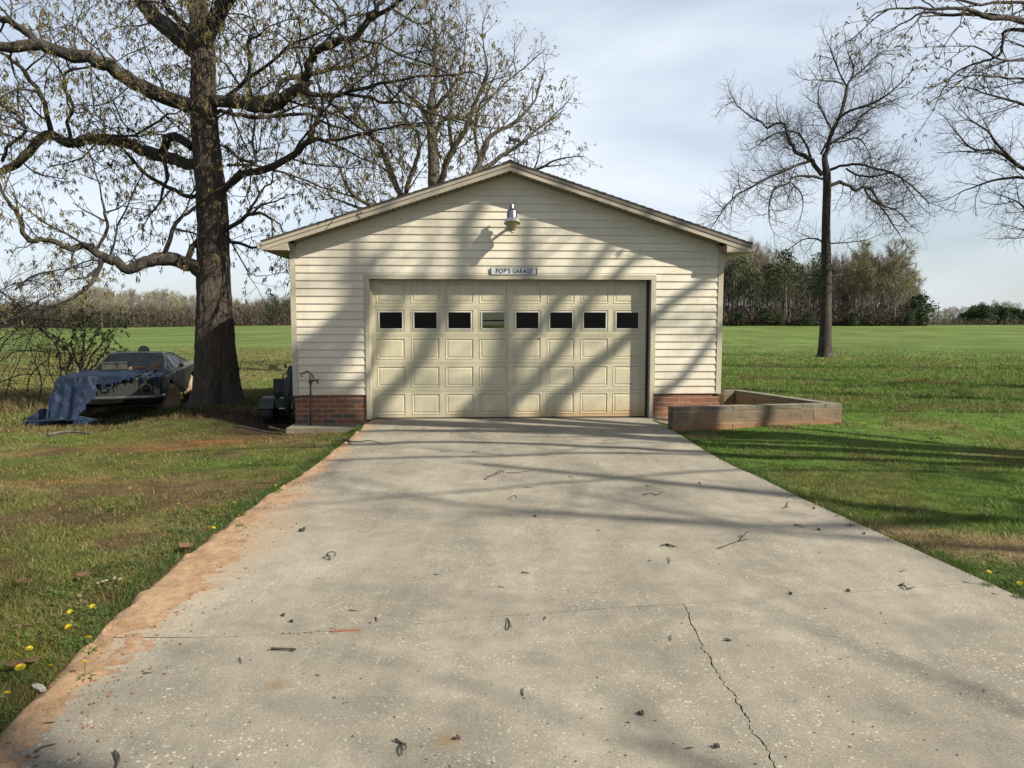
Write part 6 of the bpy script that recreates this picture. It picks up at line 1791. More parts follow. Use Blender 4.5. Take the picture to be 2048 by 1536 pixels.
# ------------------------------------------------------------------ brush at the left edge
lvK = [None,
       dict(n=6, wob=.14, up=-.01, per=2.8, min=3, len=1.1, r=.009, ang=(.4, 1.0), rel=.6, taper=.4),
       dict(n=4, wob=.2, up=.0, per=4.5, min=2, len=.5, r=.005, ang=(.5, 1.1), rel=.75, taper=.5),
       dict(n=3, wob=.2, up=.0, per=5.0, min=1, len=.22, r=.0035, ang=(.5, 1.1), rel=.8, taper=.6)]
lvK[0] = lvK[1]
KY = 16.8
kb = at(95, 812, KY); kb.z = terz(kb.x, kb.y)
br = tag(empty('bare_thicket', kb), 'tangled leafless thicket with arching stems at the field edge behind the tarp', 'bush')
T = Tree(71, lvK)
for sp_ in [
 [(122, 800, 9, 0), (121, 750, 8, 0), (119, 712, 7, 0), (104, 680, 6, 0), (80, 655, 6, 0), (50, 628, 5, 0), (10, 600, 4, 0), (-30, 590, 3, 0)],
 [(124, 800, 8, .2), (134, 745, 7, .2), (142, 712, 6, .2), (118, 678, 5, .2), (84, 658, 5, .2), (40, 640, 4, .2), (-10, 640, 3, .2)],
 [(-60, 560, 9, -.5), (0, 582, 8, -.4), (40, 612, 7, -.2), (70, 648, 6, 0), (100, 678, 5, .1), (138, 705, 4, .3), (160, 740, 3, .4)],
 [(75, 812, 7, -.3), (82, 765, 6, -.3), (71, 730, 5, -.3), (62, 700, 4, -.3), (52, 650, 3, -.3), (46, 600, 2, -.3)],
 [(-40, 780, 5, -.5), (0, 764, 5, -.5), (50, 748, 4, -.4), (110, 752, 3, -.3)],
 [(-40, 735, 5, -.2), (0, 722, 5, 0), (40, 700, 4, .1), (100, 706, 3, .2)],
 [(-20, 800, 6, .5), (0, 705, 6, .5), (30, 662, 5, .6), (60, 640, 4, .7), (110, 640, 3, .8)],
 [(-50, 610, 6, 0), (0, 580, 5, 0), (34, 566, 5, 0), (70, 562, 4, 0), (100, 582, 3, 0), (120, 610, 2, 0)],
 [(60, 815, 5, .1), (55, 770, 5, .1), (70, 740, 4, .1), (95, 720, 3, .1), (100, 690, 2, .1)],
 [(10, 820, 6, .3), (20, 760, 5, .3), (50, 700, 4, .3), (70, 640, 3, .3), (75, 590, 2, .3)],
 [(125, 800, 5, .4), (110, 770, 5, .4), (97, 735, 4, .4), (100, 700, 3, .4)],
 [(130, 800, 5, .4), (150, 760, 4, .5), (170, 720, 3, .6), (190, 690, 2, .7)],
 [(-30, 700, 5, -.3), (0, 660, 5, -.3), (35, 610, 4, -.3), (80, 570, 3, -.3), (120, 545, 2, -.3)],
 [(-60, 640, 6, .4), (0, 630, 5, .5), (60, 640, 4, .6), (130, 655, 3, .6), (190, 665, 2, .7)],
 ]:
    p_, r_ = px_limb(kb, KY, sp_, .45); T.limb(p_, r_, 1, 0.1, 1.5)
for ch in T.ch[0]: build_part('stem', [ch], 6, 'twig_brown', br)
build_part('branchlet', T.ch[1], 3, 'twig_brown', br, kind='stuff')
build_part('twig', T.ch[2] + T.ch[3], 3, 'twig_brown', br, False, kind='stuff')
clusters(T.tips, 0.03, 1, 0.2, 'bud_green', 'buds', br, 8, 0.6, 0.4)
print('brush', len(T.ch[1]), len(T.ch[2]), len(T.ch[3]))
# second, taller bare shrub out of frame at the left
sh0 = Vector((-15.2, 18.4, 0)); sh0.z = terz(sh0.x, sh0.y)
br2 = tag(empty('bare_thicket', sh0), 'higher leafless shrub whose twigs cross the edge of the sky', 'bush')
T = Tree(73, lvK)
for k2 in range(12):
    a = rnd.uniform(0, 6.28); p = [(0, 0, 0)]; q = Vector((0.2 * math.cos(a), 0.2 * math.sin(a), 0)); d = Vector((.35 * math.cos(a) + .25, .35 * math.sin(a), 1)).normalized()
    for j in range(6):
        d = (d + Vector((rnd.gauss(.04, .12), rnd.gauss(0, .12), -.07))).normalized(); q = q + d * rnd.uniform(.55, .85); p.append(tuple(q))
    T.limb(p, [.035 * (1 - .14 * j) for j in range(7)], 1, .15, 1.0)
build_part('stem', T.ch[0], 6, 'twig_brown', br2, kind='stuff')
build_part('branchlet', T.ch[1], 3, 'twig_brown', br2, kind='stuff')
build_part('twig', T.ch[2] + T.ch[3], 3, 'twig_brown', br2, False, kind='stuff')
# leafy evergreen sapling behind the coupe
SY = 19.0
sb_ = at(160, 775, SY); sb_.z = terz(sb_.x, sb_.y)
sap = tag(empty('evergreen_shrub', sb_), 'loose small leaved evergreen shrub rising behind the tarp covered bonnet', 'bush')
lvE = [None,
       dict(n=5, wob=.14, up=.06, per=3.4, min=3, len=.75, r=.010, ang=(.4, .9), rel=.6, taper=.4),
       dict(n=4, wob=.2, up=.03, per=7, min=3, len=.33, r=.005, ang=(.5, 1.1), rel=.75, taper=.5)]
lvE[0] = lvE[1]
T = Tree(79, lvE)
for sp_ in [
 [(160, 780, 9, 0), (163, 740, 8, 0), (165, 700, 6, 0), (168, 672, 4, 0), (172, 655, 2, 0)],
 [(163, 750, 6, 0), (180, 720, 5, .1), (200, 690, 4, .2), (215, 672, 3, .2), (230, 660, 2, .3)],
 [(163, 755, 5, 0), (185, 735, 4, -.1), (205, 712, 3, -.2), (222, 680, 2, -.2)],
 [(163, 740, 5, 0), (150, 715, 4, .2), (142, 690, 3, .2), (150, 668, 2, .3)],
 [(160, 765, 5, 0), (175, 748, 4, .2), (190, 742, 3, .3), (205, 730, 2, .3)],
 [(160, 770, 5, 0), (145, 752, 4, -.2), (135, 735, 3, -.2)],
 [(164, 720, 5, 0), (178, 695, 4, .3), (190, 668, 2, .4)],
 ]:
    p_, r_ = px_limb(sb_, SY, sp_, .8); T.limb(p_, r_, 1, 0.15, 1.1)
for ch in T.ch[0]: build_part('stem', [ch], 5, 'twig_brown', sap)
build_part('branchlet', T.ch[1] + T.ch[2], 3, 'twig_brown', sap, kind='stuff')
clusters(T.tips, 0.055, 6, 0.0, 'shrub_leaf', 'leaves', sap, 9, 0.55)
# dry grass tussock behind the car and weeds round its wheels
def tuft_cloud(name, label, pts, n, h, rad, mat_col, seed, mat='grass_blade', wid=.006):
    rs = np.random.RandomState(seed); V = []; Cc = []
    for (x, y) in pts:
        a = rs.rand(n) * 2 * np.pi; r = rad * np.sqrt(rs.rand(n)); xs_ = x + r * np.cos(a); ys_ = y + r * np.sin(a); z = ter(xs_, ys_)
        hh_ = h * (.5 + .8 * rs.rand(n)); la = rs.rand(n) * 6.28; ln = hh_ * rs.uniform(.1, .8, n); w = wid * (.6 + .8 * rs.rand(n)); b = rs.rand(n) * 6.28
        v = np.zeros((n, 3, 3)); v[:, 0] = np.stack([xs_ - np.cos(b) * w, ys_ - np.sin(b) * w, z], 1); v[:, 1] = np.stack([xs_ + np.cos(b) * w, ys_ + np.sin(b) * w, z], 1)
        v[:, 2] = np.stack([xs_ + np.cos(la) * ln, ys_ + np.sin(la) * ln, z + hh_], 1)
        V.append(v.reshape(-1, 3)); c = np.ones((n, 3, 4)); c[:, :, :3] = np.array(mat_col) * (.6 + .8 * rs.rand(n))[:, None, None]; Cc.append(c.reshape(-1, 4))
    V = np.concatenate(V); Cc = np.concatenate(Cc)
    o = obj(name, mesh_np(name, V, np.arange(len(V)).reshape(-1, 3), 3, M[mat], False, {'Col': Cc}))
    return tag(o, label, kind='stuff')
g1 = at(395, 770, 18.5)
tuft_cloud('dry_grass', 'pale dry grass clump between coupe and oak', [(g1.x, g1.y), (g1.x + .3, g1.y + .2), (g1.x - .2, g1.y + .5)], 260, .42, .3, (.42, .31, .19), 3, wid=.012)
wpts = [tuple(at(px, py, Y)[:2]) for px, py, Y in ((345, 815, 15.2), (362, 808, 15.9), (330, 822, 14.8), (372, 800, 16.6), (352, 800, 16.2), (380, 812, 15.6), (320, 828, 14.9), (388, 790, 17), (250, 832, 14.4))]
tuft_cloud('tall_weeds', 'green weeds growing between the coupe and the oak trunk', wpts, 260, .16, .32, (.09, .13, .035), 4, wid=.012)
wpts = [(kb.x + rnd.uniform(-2.6, 1.6), kb.y + rnd.uniform(-1.0, 2.6)) for _ in range(46)]
tuft_cloud('dry_weeds', 'straw coloured weeds under the leafless thicket', wpts, 150, .30, .45, (.26, .21, .10), 5, wid=.008)
wpts = [(g.x + rnd.uniform(-.4, .4), g.y + rnd.uniform(-.12, .12)) for g in (ground(px, py) for px, py in ((1400, 868), (1460, 862), (1560, 852), (1640, 848), (1430, 872), (1520, 858)))]
tuft_cloud('dry_litter', 'tan dry blades along the foot of the block planter', wpts, 260, .05, .22, (.30, .22, .12), 6, wid=.004)
# ragged edges over the concrete
es = []
for y in np.linspace(2.4, 11.5, 120): es.append((float(ELf(y)) - 0.05 + rnd.uniform(-.06, .05), y)); es.append((float(ELf(y)) - 0.10 + rnd.uniform(-.06, .05), y + .03)); (es.append((float(ER(y)) + 0.05 + rnd.uniform(-.03, .06), y)) if y < 10.9 else None)
tuft_cloud('edge_grass', 'longer grass fringing both edges of the driveway', [e for e in es if rnd.random() < .8], 70, .055, .09, (.085, .14, .03), 7, wid=.0022)
# broad leaved weeds along the left edge
def leafy(name, label, pts, per, size, mat, seed, flat=.5):
    rs = np.random.RandomState(seed); V = []
    for (x, y, r) in pts:
        m = per; a = rs.rand(m) * 6.28; rr_ = r * np.sqrt(rs.rand(m)); cx = x + rr_ * np.cos(a); cy = y + rr_ * np.sin(a); cz = ter(cx, cy) + rs.uniform(.004, .03, m)
        d = rs.normal(0, 1, (m, 3)); d[:, 2] = np.abs(d[:, 2]) * flat; d /= np.linalg.norm(d, axis=1, keepdims=True)
        u = np.cross(d, np.array([0, 0, 1.0])); u /= np.linalg.norm(u, axis=1, keepdims=True); s_ = size * (.5 + rs.rand(m))[:, None]
        B = np.stack([cx, cy, cz], 1)
        V.append(np.stack([B, B + d * s_ * .5 + u * s_ * .3, B + d * s_, B + d * s_ * .5 - u * s_ * .3], 1).reshape(-1, 3))
    V = np.concatenate(V)
    return tag(obj(name, mesh_np(name, V, np.arange(len(V)).reshape(-1, 4), 4, M[mat])), label, kind='stuff')
lw = []
for _ in range(240):
    y = rnd.uniform(2.5, 7.5); lw.append((float(ELf(y)) - abs(rnd.gauss(.05, .28)) - .03, y, .07))
for _ in range(90):
    y = rnd.uniform(3.8, 8.5); lw.append((float(ER(y)) + abs(rnd.gauss(.05, .22)) + .04, y, .07))
leafy('broadleaf_weeds', 'low clover like weeds crowding the driveway edges', lw, 26, .020, 'weed_green', 3)
lt = [(x, y, .02) for x, y in zip(*lawn_samples(1700, 9, 2.6, 14)) if not (EL - .1 < x < ER(y) + .1)]
leafy('leaf_litter', 'scattered brown leaf bits on the lawn', [p for p in lt if rnd.random() < (.6 if p[0] < 0 else .3)], 1, .030, 'dead_leaf', 4, .25)
def crumbs(name, label, pts, mat, seed):
    rs = random.Random(seed); mb = MB()
    for (x, y, s) in pts:
        a = [rs.uniform(.6, 1.3) * s for _ in range(6)]
        c = rs.uniform(0, 3.1); ca_, sa_ = math.cos(c), math.sin(c)
        def P(dx, dy, dz): return (x + dx * ca_ - dy * sa_, y + dx * sa_ + dy * ca_, max(dz, 0) + .0005)
        mb.add([P(a[0], 0, s * .3), P(0, a[1] * .6, s * .2), P(-a[2], 0, s * .3), P(0, -a[3] * .6, s * .2), P(0, 0, a[4] * .9), P(0, 0, 0)],
               [(0, 1, 4), (1, 2, 4), (2, 3, 4), (3, 0, 4), (1, 0, 5), (2, 1, 5), (3, 2, 5), (0, 3, 5)])
    o = mb.build(name, M[mat]); return tag(o, label, kind='stuff')
pts = []
for _ in range(1500):
    y = 2.4 + 7 * rnd.random() ** 1.5; pts.append((float(ELf(y)) - .02 + abs(rnd.gauss(0, .24)), y, .003 + .010 * rnd.random() ** 3))
crumbs('clay_crumbs', 'small clods of red clay along the driveway edge', pts, 'clay_clod', 1)
pts = []
for _ in range(420):
    g = ground(rnd.uniform(250, 1990), 860 + 676 * rnd.random() ** 1.0)
    if EL + .2 < g.x < ER(g.y) - .1 or g.y < 4.2 and g.x < 2.9: pts.append((g.x, g.y, rnd.uniform(.0025, .007)))
crumbs('bud_litter', 'tiny dark buds and bark flakes scattered on the concrete', pts, 'stick_bark', 2)

# ------------------------------------------------------------------ fallen twigs, leaves, flowers
def stick(label, paths, r, group=None, name='twig', mat='stick_bark'):
    g0 = ground(*paths[0][0])
    mb = MB()
    for path in paths:
        P = []
        for i, (px, py) in enumerate(path):
            g = ground(px, py); P.append((g.x - g0.x, g.y - g0.y, r * 1.0 + rnd.uniform(0, r * 1.6)))
        P, Rr = smooth_path(P, [r * (1 - .55 * i / max(len(path) - 1, 1)) for i in range(len(path))], 3)
        mb.tube(P, Rr, 5)
    o = mb.build(name, M[mat], None, False, (g0.x, g0.y, 0.0))
    tag(o, label, 'twig', group)
    return o
def z6(a, b): return (900 + a * .293, 860 + b * .293)
def z3(a, b): return (500 + a / 3.523, 1100 + b / 3.523)
def z4(a, b): return (1000 + a / 3.523, 1100 + b / 3.523)
def z5(a, b): return (1500 + a * .2676, 900 + b * .2676)
def z2(a, b): return (a / 3.523, 1100 + b / 3.523)
stick('long forked twig lying on the drive below the door centre', [[z6(240, 342), z6(262, 325), z6(330, 300), z6(372, 285)], [z6(316, 298), z6(340, 284), z6(372, 287)]], .007)
stick('thin whip like twig trailing beside the long forked twig', [[z6(385, 294), z6(440, 296), z6(500, 290), z6(575, 275)]], .004)
stick('longest dark stick reaching onto the slab from the grass', [[(672, 883), (690, 882), (702, 887), (722, 886), (735, 884), (750, 886), (762, 889)], [(693, 882), (703, 890)]], .012)
stick('budded twig pointing up the slab near the lawn side', [[z6(1832, 815), z6(1880, 800), z6(1940, 775), z6(2035, 750)], [z6(1975, 765), z6(1995, 735), z6(2038, 692)], [z6(1992, 738), z6(1982, 722)]], .005)
stick('stubby forked twig with a curled end near mid slab', [[z6(1450, 797), z6(1480, 785), z6(1510, 798), z6(1550, 810)], [z6(1478, 788), z6(1530, 812)]], .006)
stick('curly branching twig on the concrete in twig shade', [[z3(515, 60), z3(545, 40), z3(560, 20), z3(600, 25), z3(605, 50)], [z3(545, 42), z3(565, 55), z3(562, 76), z3(515, 60)]], .0045)
stick('straight thick dark stick below the slab joint', [[z3(150, 706), z3(230, 711), z3(325, 716)], [z3(290, 712), z3(320, 722)]], .007)
stick('Y shaped twig at the near edge of the drive', [[z3(1025, 1350), z3(1065, 1370), z3(1095, 1395), z3(1100, 1418)], [z3(1080, 1385), z3(1068, 1420), z3(1068, 1460)]], .006)
stick('wishbone twig at the bottom edge of the picture', [[z2(812, 1435), z2(840, 1470), z2(825, 1520), z2(818, 1560)], [z2(812, 1435), z2(820, 1480), z2(828, 1515)]], .006)
stick('arched thin twig near the clay stained corner', [[z2(250, 1438), z2(285, 1405), z2(340, 1388), z2(392, 1387)]], .005)
stick('looped small twig beside the slab joint', [[z4(50, 485), z4(70, 520), z4(60, 565), z4(40, 555), z4(50, 510), z4(42, 490)], [z4(62, 520), z4(85, 548)]], .003)
stick('hooked budded twig crossing the slab joint by the lawn', [[z5(1120, 1015), z5(1155, 1030), z5(1175, 1048), z5(1210, 1045), z5(1232, 1035)], [z5(1128, 1018), z5(1155, 998)]], .006)
stick('small branching twig by the lawn edge of the drive', [[z5(240, 440), z5(265, 435), z5(295, 425)], [z5(270, 432), z5(285, 385)]], .004)
stick('short thick twig on the sunlit slab by the lawn', [[z5(330, 566), z5(360, 575), z5(395, 582)]], .006)
stick('wavy twig lying across the middle of the slab', [[z6(1320, 447), z6(1365, 437), z6(1400, 445), z6(1445, 437)], [z6(1400, 445), z6(1415, 452)]], .005)
gtw = 'small twigs scattered on the driveway'
for pth in ([z6(228, 238), z6(270, 245), z6(335, 236)], [z6(618, 174), z6(650, 177), z6(680, 179)], [z6(148, 152), z6(212, 149)], [z6(808, 320), z6(825, 323), z6(842, 335)],
            [z6(405, 475), z6(440, 447), z6(455, 468)], [z6(1340, 378), z6(1350, 385), z6(1388, 389)], [z6(1425, 425), z6(1472, 426)], [z6(510, 393), z6(572, 397)],
            [z6(568, 592), z6(592, 596)], [z6(1006, 690), z6(1028, 686)], [z6(490, 977), z6(540, 984)], [z6(1350, 895), z6(1375, 900)], [z6(1490, 880), z6(1500, 900), z6(1492, 915)],
            [z6(180, 20), z6(240, 18), z6(250, 22)], [z6(768, 57), z6(805, 58)], [z6(1390, 9), z6(1420, 8)], [z6(1054, 76), z6(1076, 80)], [z6(1000, 233), z6(1018, 230)], [z6(0, 22), z6(20, 25)],
            [z6(915, 125), z6(940, 128)], [z6(670, 45), z6(690, 50)], [z4(150, 163), z4(205, 170)], [z4(320, 475), z4(315, 500)], [z4(160, 1030), z4(162, 990), z4(178, 980)], [z4(1205, 612), z4(1202, 645)],
            [z4(1315, 1405), z4(1360, 1402)], [z4(985, 1158), z4(1008, 1162)], [z4(895, 1218), z4(918, 1226)], [z5(215, 345), z5(250, 350)], [z5(275, 358), z5(300, 345), z5(318, 350)], [z5(1120, 912), z5(1150, 908), z5(1172, 896)],
            [z5(635, 495), z5(670, 500)], [z3(1300, 175), z3(1330, 182)], [z3(1750, 262), z3(1790, 268)], [z3(700, 430), z3(760, 436)], [z3(590, 1045), z3(605, 1050)], [z3(465, 890), z3(495, 893)], [z3(885, 478), z3(900, 515)],
            [z2(240, 1478), z2(285, 1450)], [z2(320, 1230), z2(392, 1224)], [z2(1010, 878), z2(1070, 868)], [z2(1690, 770), z2(1700, 805)], [(790, 858), (800, 852), (812, 852)], [(842, 858), (856, 857)], [(880, 905), (905, 904)]):
    stick('short fallen twig, one of many strewn over the concrete', [pth], .0035, gtw)
def clump(label, px, py, s, mat='stick_bark', nm='fallen_bud', cat='debris', group=None, flatz=.5, seed=0):
    g = ground(px, py); rs = random.Random(int(px * 7 + py) + seed); mb = MB()
    for k2 in range(4):
        mb.lathe([(.001, -s * .5), (s * .22, -s * .3), (s * .28, 0), (s * .2, s * .3), (.001, s * .5)], 7, (rs.uniform(-s, s) * .35, rs.uniform(-s, s) * .3, s * .28 + rs.uniform(0, s * .2)), (rs.gauss(0, 1), rs.gauss(0, 1), rs.gauss(0, .5)))
    o = mb.build(nm, M[mat], None, True, (g.x, g.y, 0.0)); return tag(o, label, cat, group)
clump('dark curled leaf cluster on the slab near the clay stain', 604, 1063, .045)
gb_ = 'dark bud clumps dropped on the driveway'
for px, py in (z5(515, 600), z5(850, 628), z5(478, 440), z5(738, 1058), z5(308, 1080), z3(295, 510), z3(232, 465), z4(1605, 640), z4(1525, 1395), z4(995, 1160), (z6(1842, 203)), (z6(1704, 366)), z6(582, 592), z3(1460, 1335)):
    clump('dark dropped bud clump on the pale concrete', px, py, .022, group=gb_)
g0 = ground(691, 1262); g1_ = ground(716, 1258)
mb = MB(); mb.box(-.075, .075, -.010, .010, -.01, .006)
tag(mb.build('brick_sliver', M['brick_clay'], None, False, (g0.x, g0.y, 0), (0, 0, R(7))), 'thin red brick sliver wedged in the slab joint', 'brick fragment')
clump('small pinkish pebble above the slab joint', 741, 1247, .014, 'brick_clay', 'pebble', 'pebble')
for k2, (px, py) in enumerate(((600, 1268), (612, 1266), (625, 1265), (640, 1262), (570, 1268), (583, 1267))):
    clump(('pale mortar crumb touching the red brick sliver', 'pale mortar crumb just short of the sliver', 'middle pale mortar crumb of the joint', 'pale mortar crumb crossing the joint line', 'outermost pale mortar crumb of the joint', 'second outermost pale mortar crumb')[k2], px, py, .012, 'stone_pale', 'mortar_crumb', 'pebble', 'mortar crumbs along the slab joint')
def leafthing(label, px, py, L, mat='dead_leaf', rz=0.0, z=0.02, curl=.35, nm='dead_leaf', cat='leaf'):
    g = ground(px, py); vs = []; fs = []
    n = 9
    for i in range(n):
        t_ = i / (n - 1); w = L * .33 * math.sin(math.pi * (t_ * .92 + .06)) * (1 + .35 * math.cos(t_ * 20))
        zc = curl * L * (t_ - .5) ** 2 * 2
        vs += [(t_ * L - L / 2, -w, zc + w * curl), (t_ * L - L / 2, 0, zc), (t_ * L - L / 2, w, zc + w * curl * 1.3)]
    for i in range(n - 1):
        for k3 in range(2): fs.append((3 * i + k3, 3 * i + k3 + 3, 3 * i + k3 + 4, 3 * i + k3 + 1))
    o = MB().add(vs, fs).build(nm, M[mat], None, True, (g.x, g.y, z), (0, 0, rz))
    m_ = o.modifiers.new('t', 'SOLIDIFY'); m_.thickness = .0015
    return tag(o, label, cat)
leafthing('curled tan oak leaf at the edge of the clay stain', 373, 1103, .13, rz=R(-20), curl=.6)
leafthing('brown leaf under a dandelion near the picture corner', 30, 1342, .085, rz=R(25), curl=.6)
leafthing('brown curled leaf in the grass beside the clay', 168, 1157, .10, rz=R(10))
leafthing('small brown leaf by the second row of dandelions', 66, 1330, .07, rz=R(50))
leafthing('dark leaf lying in the lawn at the picture edge', 45, 1168, .07, rz=R(5))
g = ground(78, 1378)
o = MB().prism([(-.045, 0), (-.03, .014), (.01, .016), (.05, .004), (.03, -.014), (-.02, -.012)], 'z', 0, .014).build('wood_chip', M['bleached_wood'], None, False, (g.x, g.y, .0), (R(12), 0, R(-24)))
tag(o, 'bleached wood chip on bare clay at the slab edge', 'wood chip')
g = ground(150, 872); stick('grey rotten stick lying in the worn lawn', [[(95, 878), (120, 874), (150, 872), (182, 874)]], .03, name='rotten_stick', mat='bark_grey')
stick('surface root running out of the bare soil by the ledge', [[(470, 858), (500, 862), (530, 868), (566, 872)], [(540, 862), (556, 866), (572, 868)]], .025, name='tree_root', mat='bark_limb')
g = ground(1172 + 700, 882); stick('dark short branch in the green lawn', [[(1860, 881), (1872, 878), (1884, 881)]], .012)
for k2, (px, py) in enumerate(((205, 1165), (196, 1168), (213, 1163), (228, 1158), (240, 1160))):
    clump('pale pebble in the grass beside the clay', px, py, .02, 'stone_pale', 'pebble', 'pebble', 'pale pebbles in the grass')
# dandelions
def dandelion_meshes():
    mb = MB()
    for ring_, (n, r0, r1, z0, z1) in enumerate(((16, .004, .017, .0, .003), (14, .003, .013, .002, .007), (9, .001, .008, .003, .009))):
        for k2 in range(n):
            a = 2 * math.pi * (k2 + .5 * ring_) / n; w = .0022
            c_, s2 = math.cos(a), math.sin(a)
            mb.add([(c_ * r0 - s2 * w * .4, s2 * r0 + c_ * w * .4, z0), (c_ * r0 + s2 * w * .4, s2 * r0 - c_ * w * .4, z0), (c_ * r1 + s2 * w, s2 * r1 - c_ * w, z1), (c_ * r1 - s2 * w, s2 * r1 + c_ * w, z1)], [(0, 1, 2, 3)])
    fl = mb.mesh('flower_head', M['petal_yellow'])
    st_ = MB().tube([(0, 0, -1), (0, 0, 0)], .0016, 5).mesh('stem', M['weed_green'])
    mb = MB()
    for k2 in range(7):
        a = 2 * math.pi * k2 / 7; c_, s2 = math.cos(a), math.sin(a); L_ = .05; w = .007
        mb.add([(0, 0, 0), (c_ * L_ * .5 - s2 * w, s2 * L_ * .5 + c_ * w, .012), (c_ * L_, s2 * L_, .006), (c_ * L_ * .5 + s2 * w, s2 * L_ * .5 - c_ * w, .012)], [(0, 1, 2, 3)])
    return fl, st_, mb.mesh('leaf_rosette', M['weed_green'])
fl, st_, ro = dandelion_meshes()
DL_ = [(185, 1213, 'highest dandelion of the near corner group'), (140, 1224, 'dandelion beside the highest one in the near corner'), (137, 1254, 'flat faced dandelion below two others in the near corner'), (177, 1276, 'dandelion close to the brown soil edge'),
       (59, 1297, 'dandelion in bright moss near the picture edge'), (41, 1335, 'largest dandelion, over a brown leaf'), (100, 1332, 'half hidden dandelion between the brown leaf and the clay'), (169, 1325, 'dandelion leaning over the clay stained concrete'),
       (13, 1387, 'lowest dandelion at the very corner of the lawn'), (427, 1056, 'dandelion at the slab edge halfway up the lawn'), (357, 1008, 'lone small dandelion in the mid lawn'), (445, 1010, 'faint dandelion in moss left of the bigger one'),
       (468, 1005, 'bright dandelion in moss above the dead leaves'), (479, 1031, 'dandelion among dead leaves at the slab edge'), (552, 971, 'nearer of two far dandelions on the slab edge'), (560, 965, 'farther of two far dandelions on the slab edge'),
       (225, 998, 'tiny pale dandelion deep in the worn lawn'), (1701, 1031, 'single dandelion on the lawn side edge beyond the slab joint'), (1978, 1144, 'dandelion in longer grass by the brown strip'), (2040, 1167, 'dandelion cut by the picture edge near the brown strip')]
for (px, py, lab) in DL_:
    h = rnd.uniform(.062, .09)
    gq = ground(px, py, h)
    e = tag(empty('dandelion', (gq.x, gq.y, -.02), rnd.uniform(0, 6)), 'yellow ' + lab, 'dandelion', 'dandelions along the driveway')
    sfl = rnd.uniform(.85, 1.15) * (1.25 if 'largest' in lab else 1)
    obj('flower_head', fl, e, (0, 0, h + .02), (R(rnd.uniform(5, 28)), R(rnd.uniform(-20, 20)), 0), (sfl, sfl, sfl))
    obj('stem', st_, e, (0, 0, h + .02), None, (1, 1, h + .02)); obj('leaf_rosette', ro, e, (0, 0, .02))

# ------------------------------------------------------------------ far woods
lvF = [None,
       dict(n=4, wob=.12, up=.10, per=2.0, min=3, len=3.2, r=.05, ang=(.4, .8), rel=.7, taper=.35, lift=.2),
       dict(n=3, wob=.15, up=.06, per=2.2, min=4, len=1.8, r=.03, ang=(.4, .8), rel=.7, taper=.4, lift=.1)]
lvF[0] = lvF[1]
def far_bare(seed, H, wide, nl, h0, budmat=None, tw=9):
    rr = random.Random(seed); T = Tree(seed, lvF)
    pts = [(rr.gauss(0, .12) * (i > 0), rr.gauss(0, .12) * (i > 0), H * i / 7) for i in range(8)]
    rad = [.17 * (1 - .8 * i / 7) * H / 15 for i in range(8)]
    tv, tf = tubes([(pts, rad)], 6)
    trunk = mesh_np('trunk', tv, tf, 4, M['trunk_pale' if seed % 2 else 'twig_grey'], True)
    for i in range(nl):
        f = h0 + (1 - h0) * (i + rr.random()) / nl; h = H * f * .97; a = 2.4 * i + rr.uniform(-.5, .5); el = rr.uniform(.5, 1.1)
        L_ = wide * (1.15 - f * .75) * rr.uniform(.7, 1.15)
        d = (math.cos(a) * math.cos(el), math.sin(a) * math.cos(el), math.sin(el))
        T.grow((0, 0, h), d, L_, .055 * H / 15, 1) if L_ > .4 else None
    ch = T.ch[1] + T.ch[2]
    # sprays of fine twigs as slivers
    V, F = tubes(ch, 3)
    rs = np.random.RandomState(seed)
    tips = np.array([t[0] for t in T.tips]); dirs = np.array([t[1] for t in T.tips])
    m = len(tips) * tw
    B = np.repeat(tips, tw, 0) - np.repeat(dirs, tw, 0) * rs.rand(m, 1) * .9; D = np.repeat(dirs, tw, 0) + rs.normal(0, .45, (m, 3)); D[:, 2] += .25; D /= np.linalg.norm(D, axis=1, keepdims=True)
    L_ = rs.uniform(.5, 1.15, (m, 1)); U = np.cross(D, rs.normal(0, 1, (m, 3))); U /= np.linalg.norm(U, axis=1, keepdims=True); w = .022
    V2 = np.stack([B - U * w, B + U * w, B + D * L_ + U * w * .4, B + D * L_ - U * w * .4], 1).reshape(-1, 3)
    F2 = np.arange(m * 4).reshape(m, 4) + len(V)
    crown = mesh_np('crown', np.concatenate([V, V2]), np.concatenate([F, F2]), 4, M['twig_grey'])
    buds = None
    if budmat:
        m = len(tips) * 14
        B = np.repeat(tips, 14, 0) + rs.normal(0, .40, (m, 3)); D = rs.normal(0, 1, (m, 3)); D /= np.linalg.norm(D, axis=1, keepdims=True); U = np.cross(D, rs.normal(0, 1, (m, 3))); U /= np.linalg.norm(U, axis=1, keepdims=True); s_ = rs.uniform(.06, .13, (m, 1))
        V3 = np.stack([B, B + D * s_ + U * s_ * .5, B + D * s_ * 2, B + D * s_ - U * s_ * .5], 1).reshape(-1, 3)
        buds = mesh_np('young_leaves', V3, np.arange(m * 4).reshape(m, 4), 4, M[budmat])
    return trunk, crown, buds
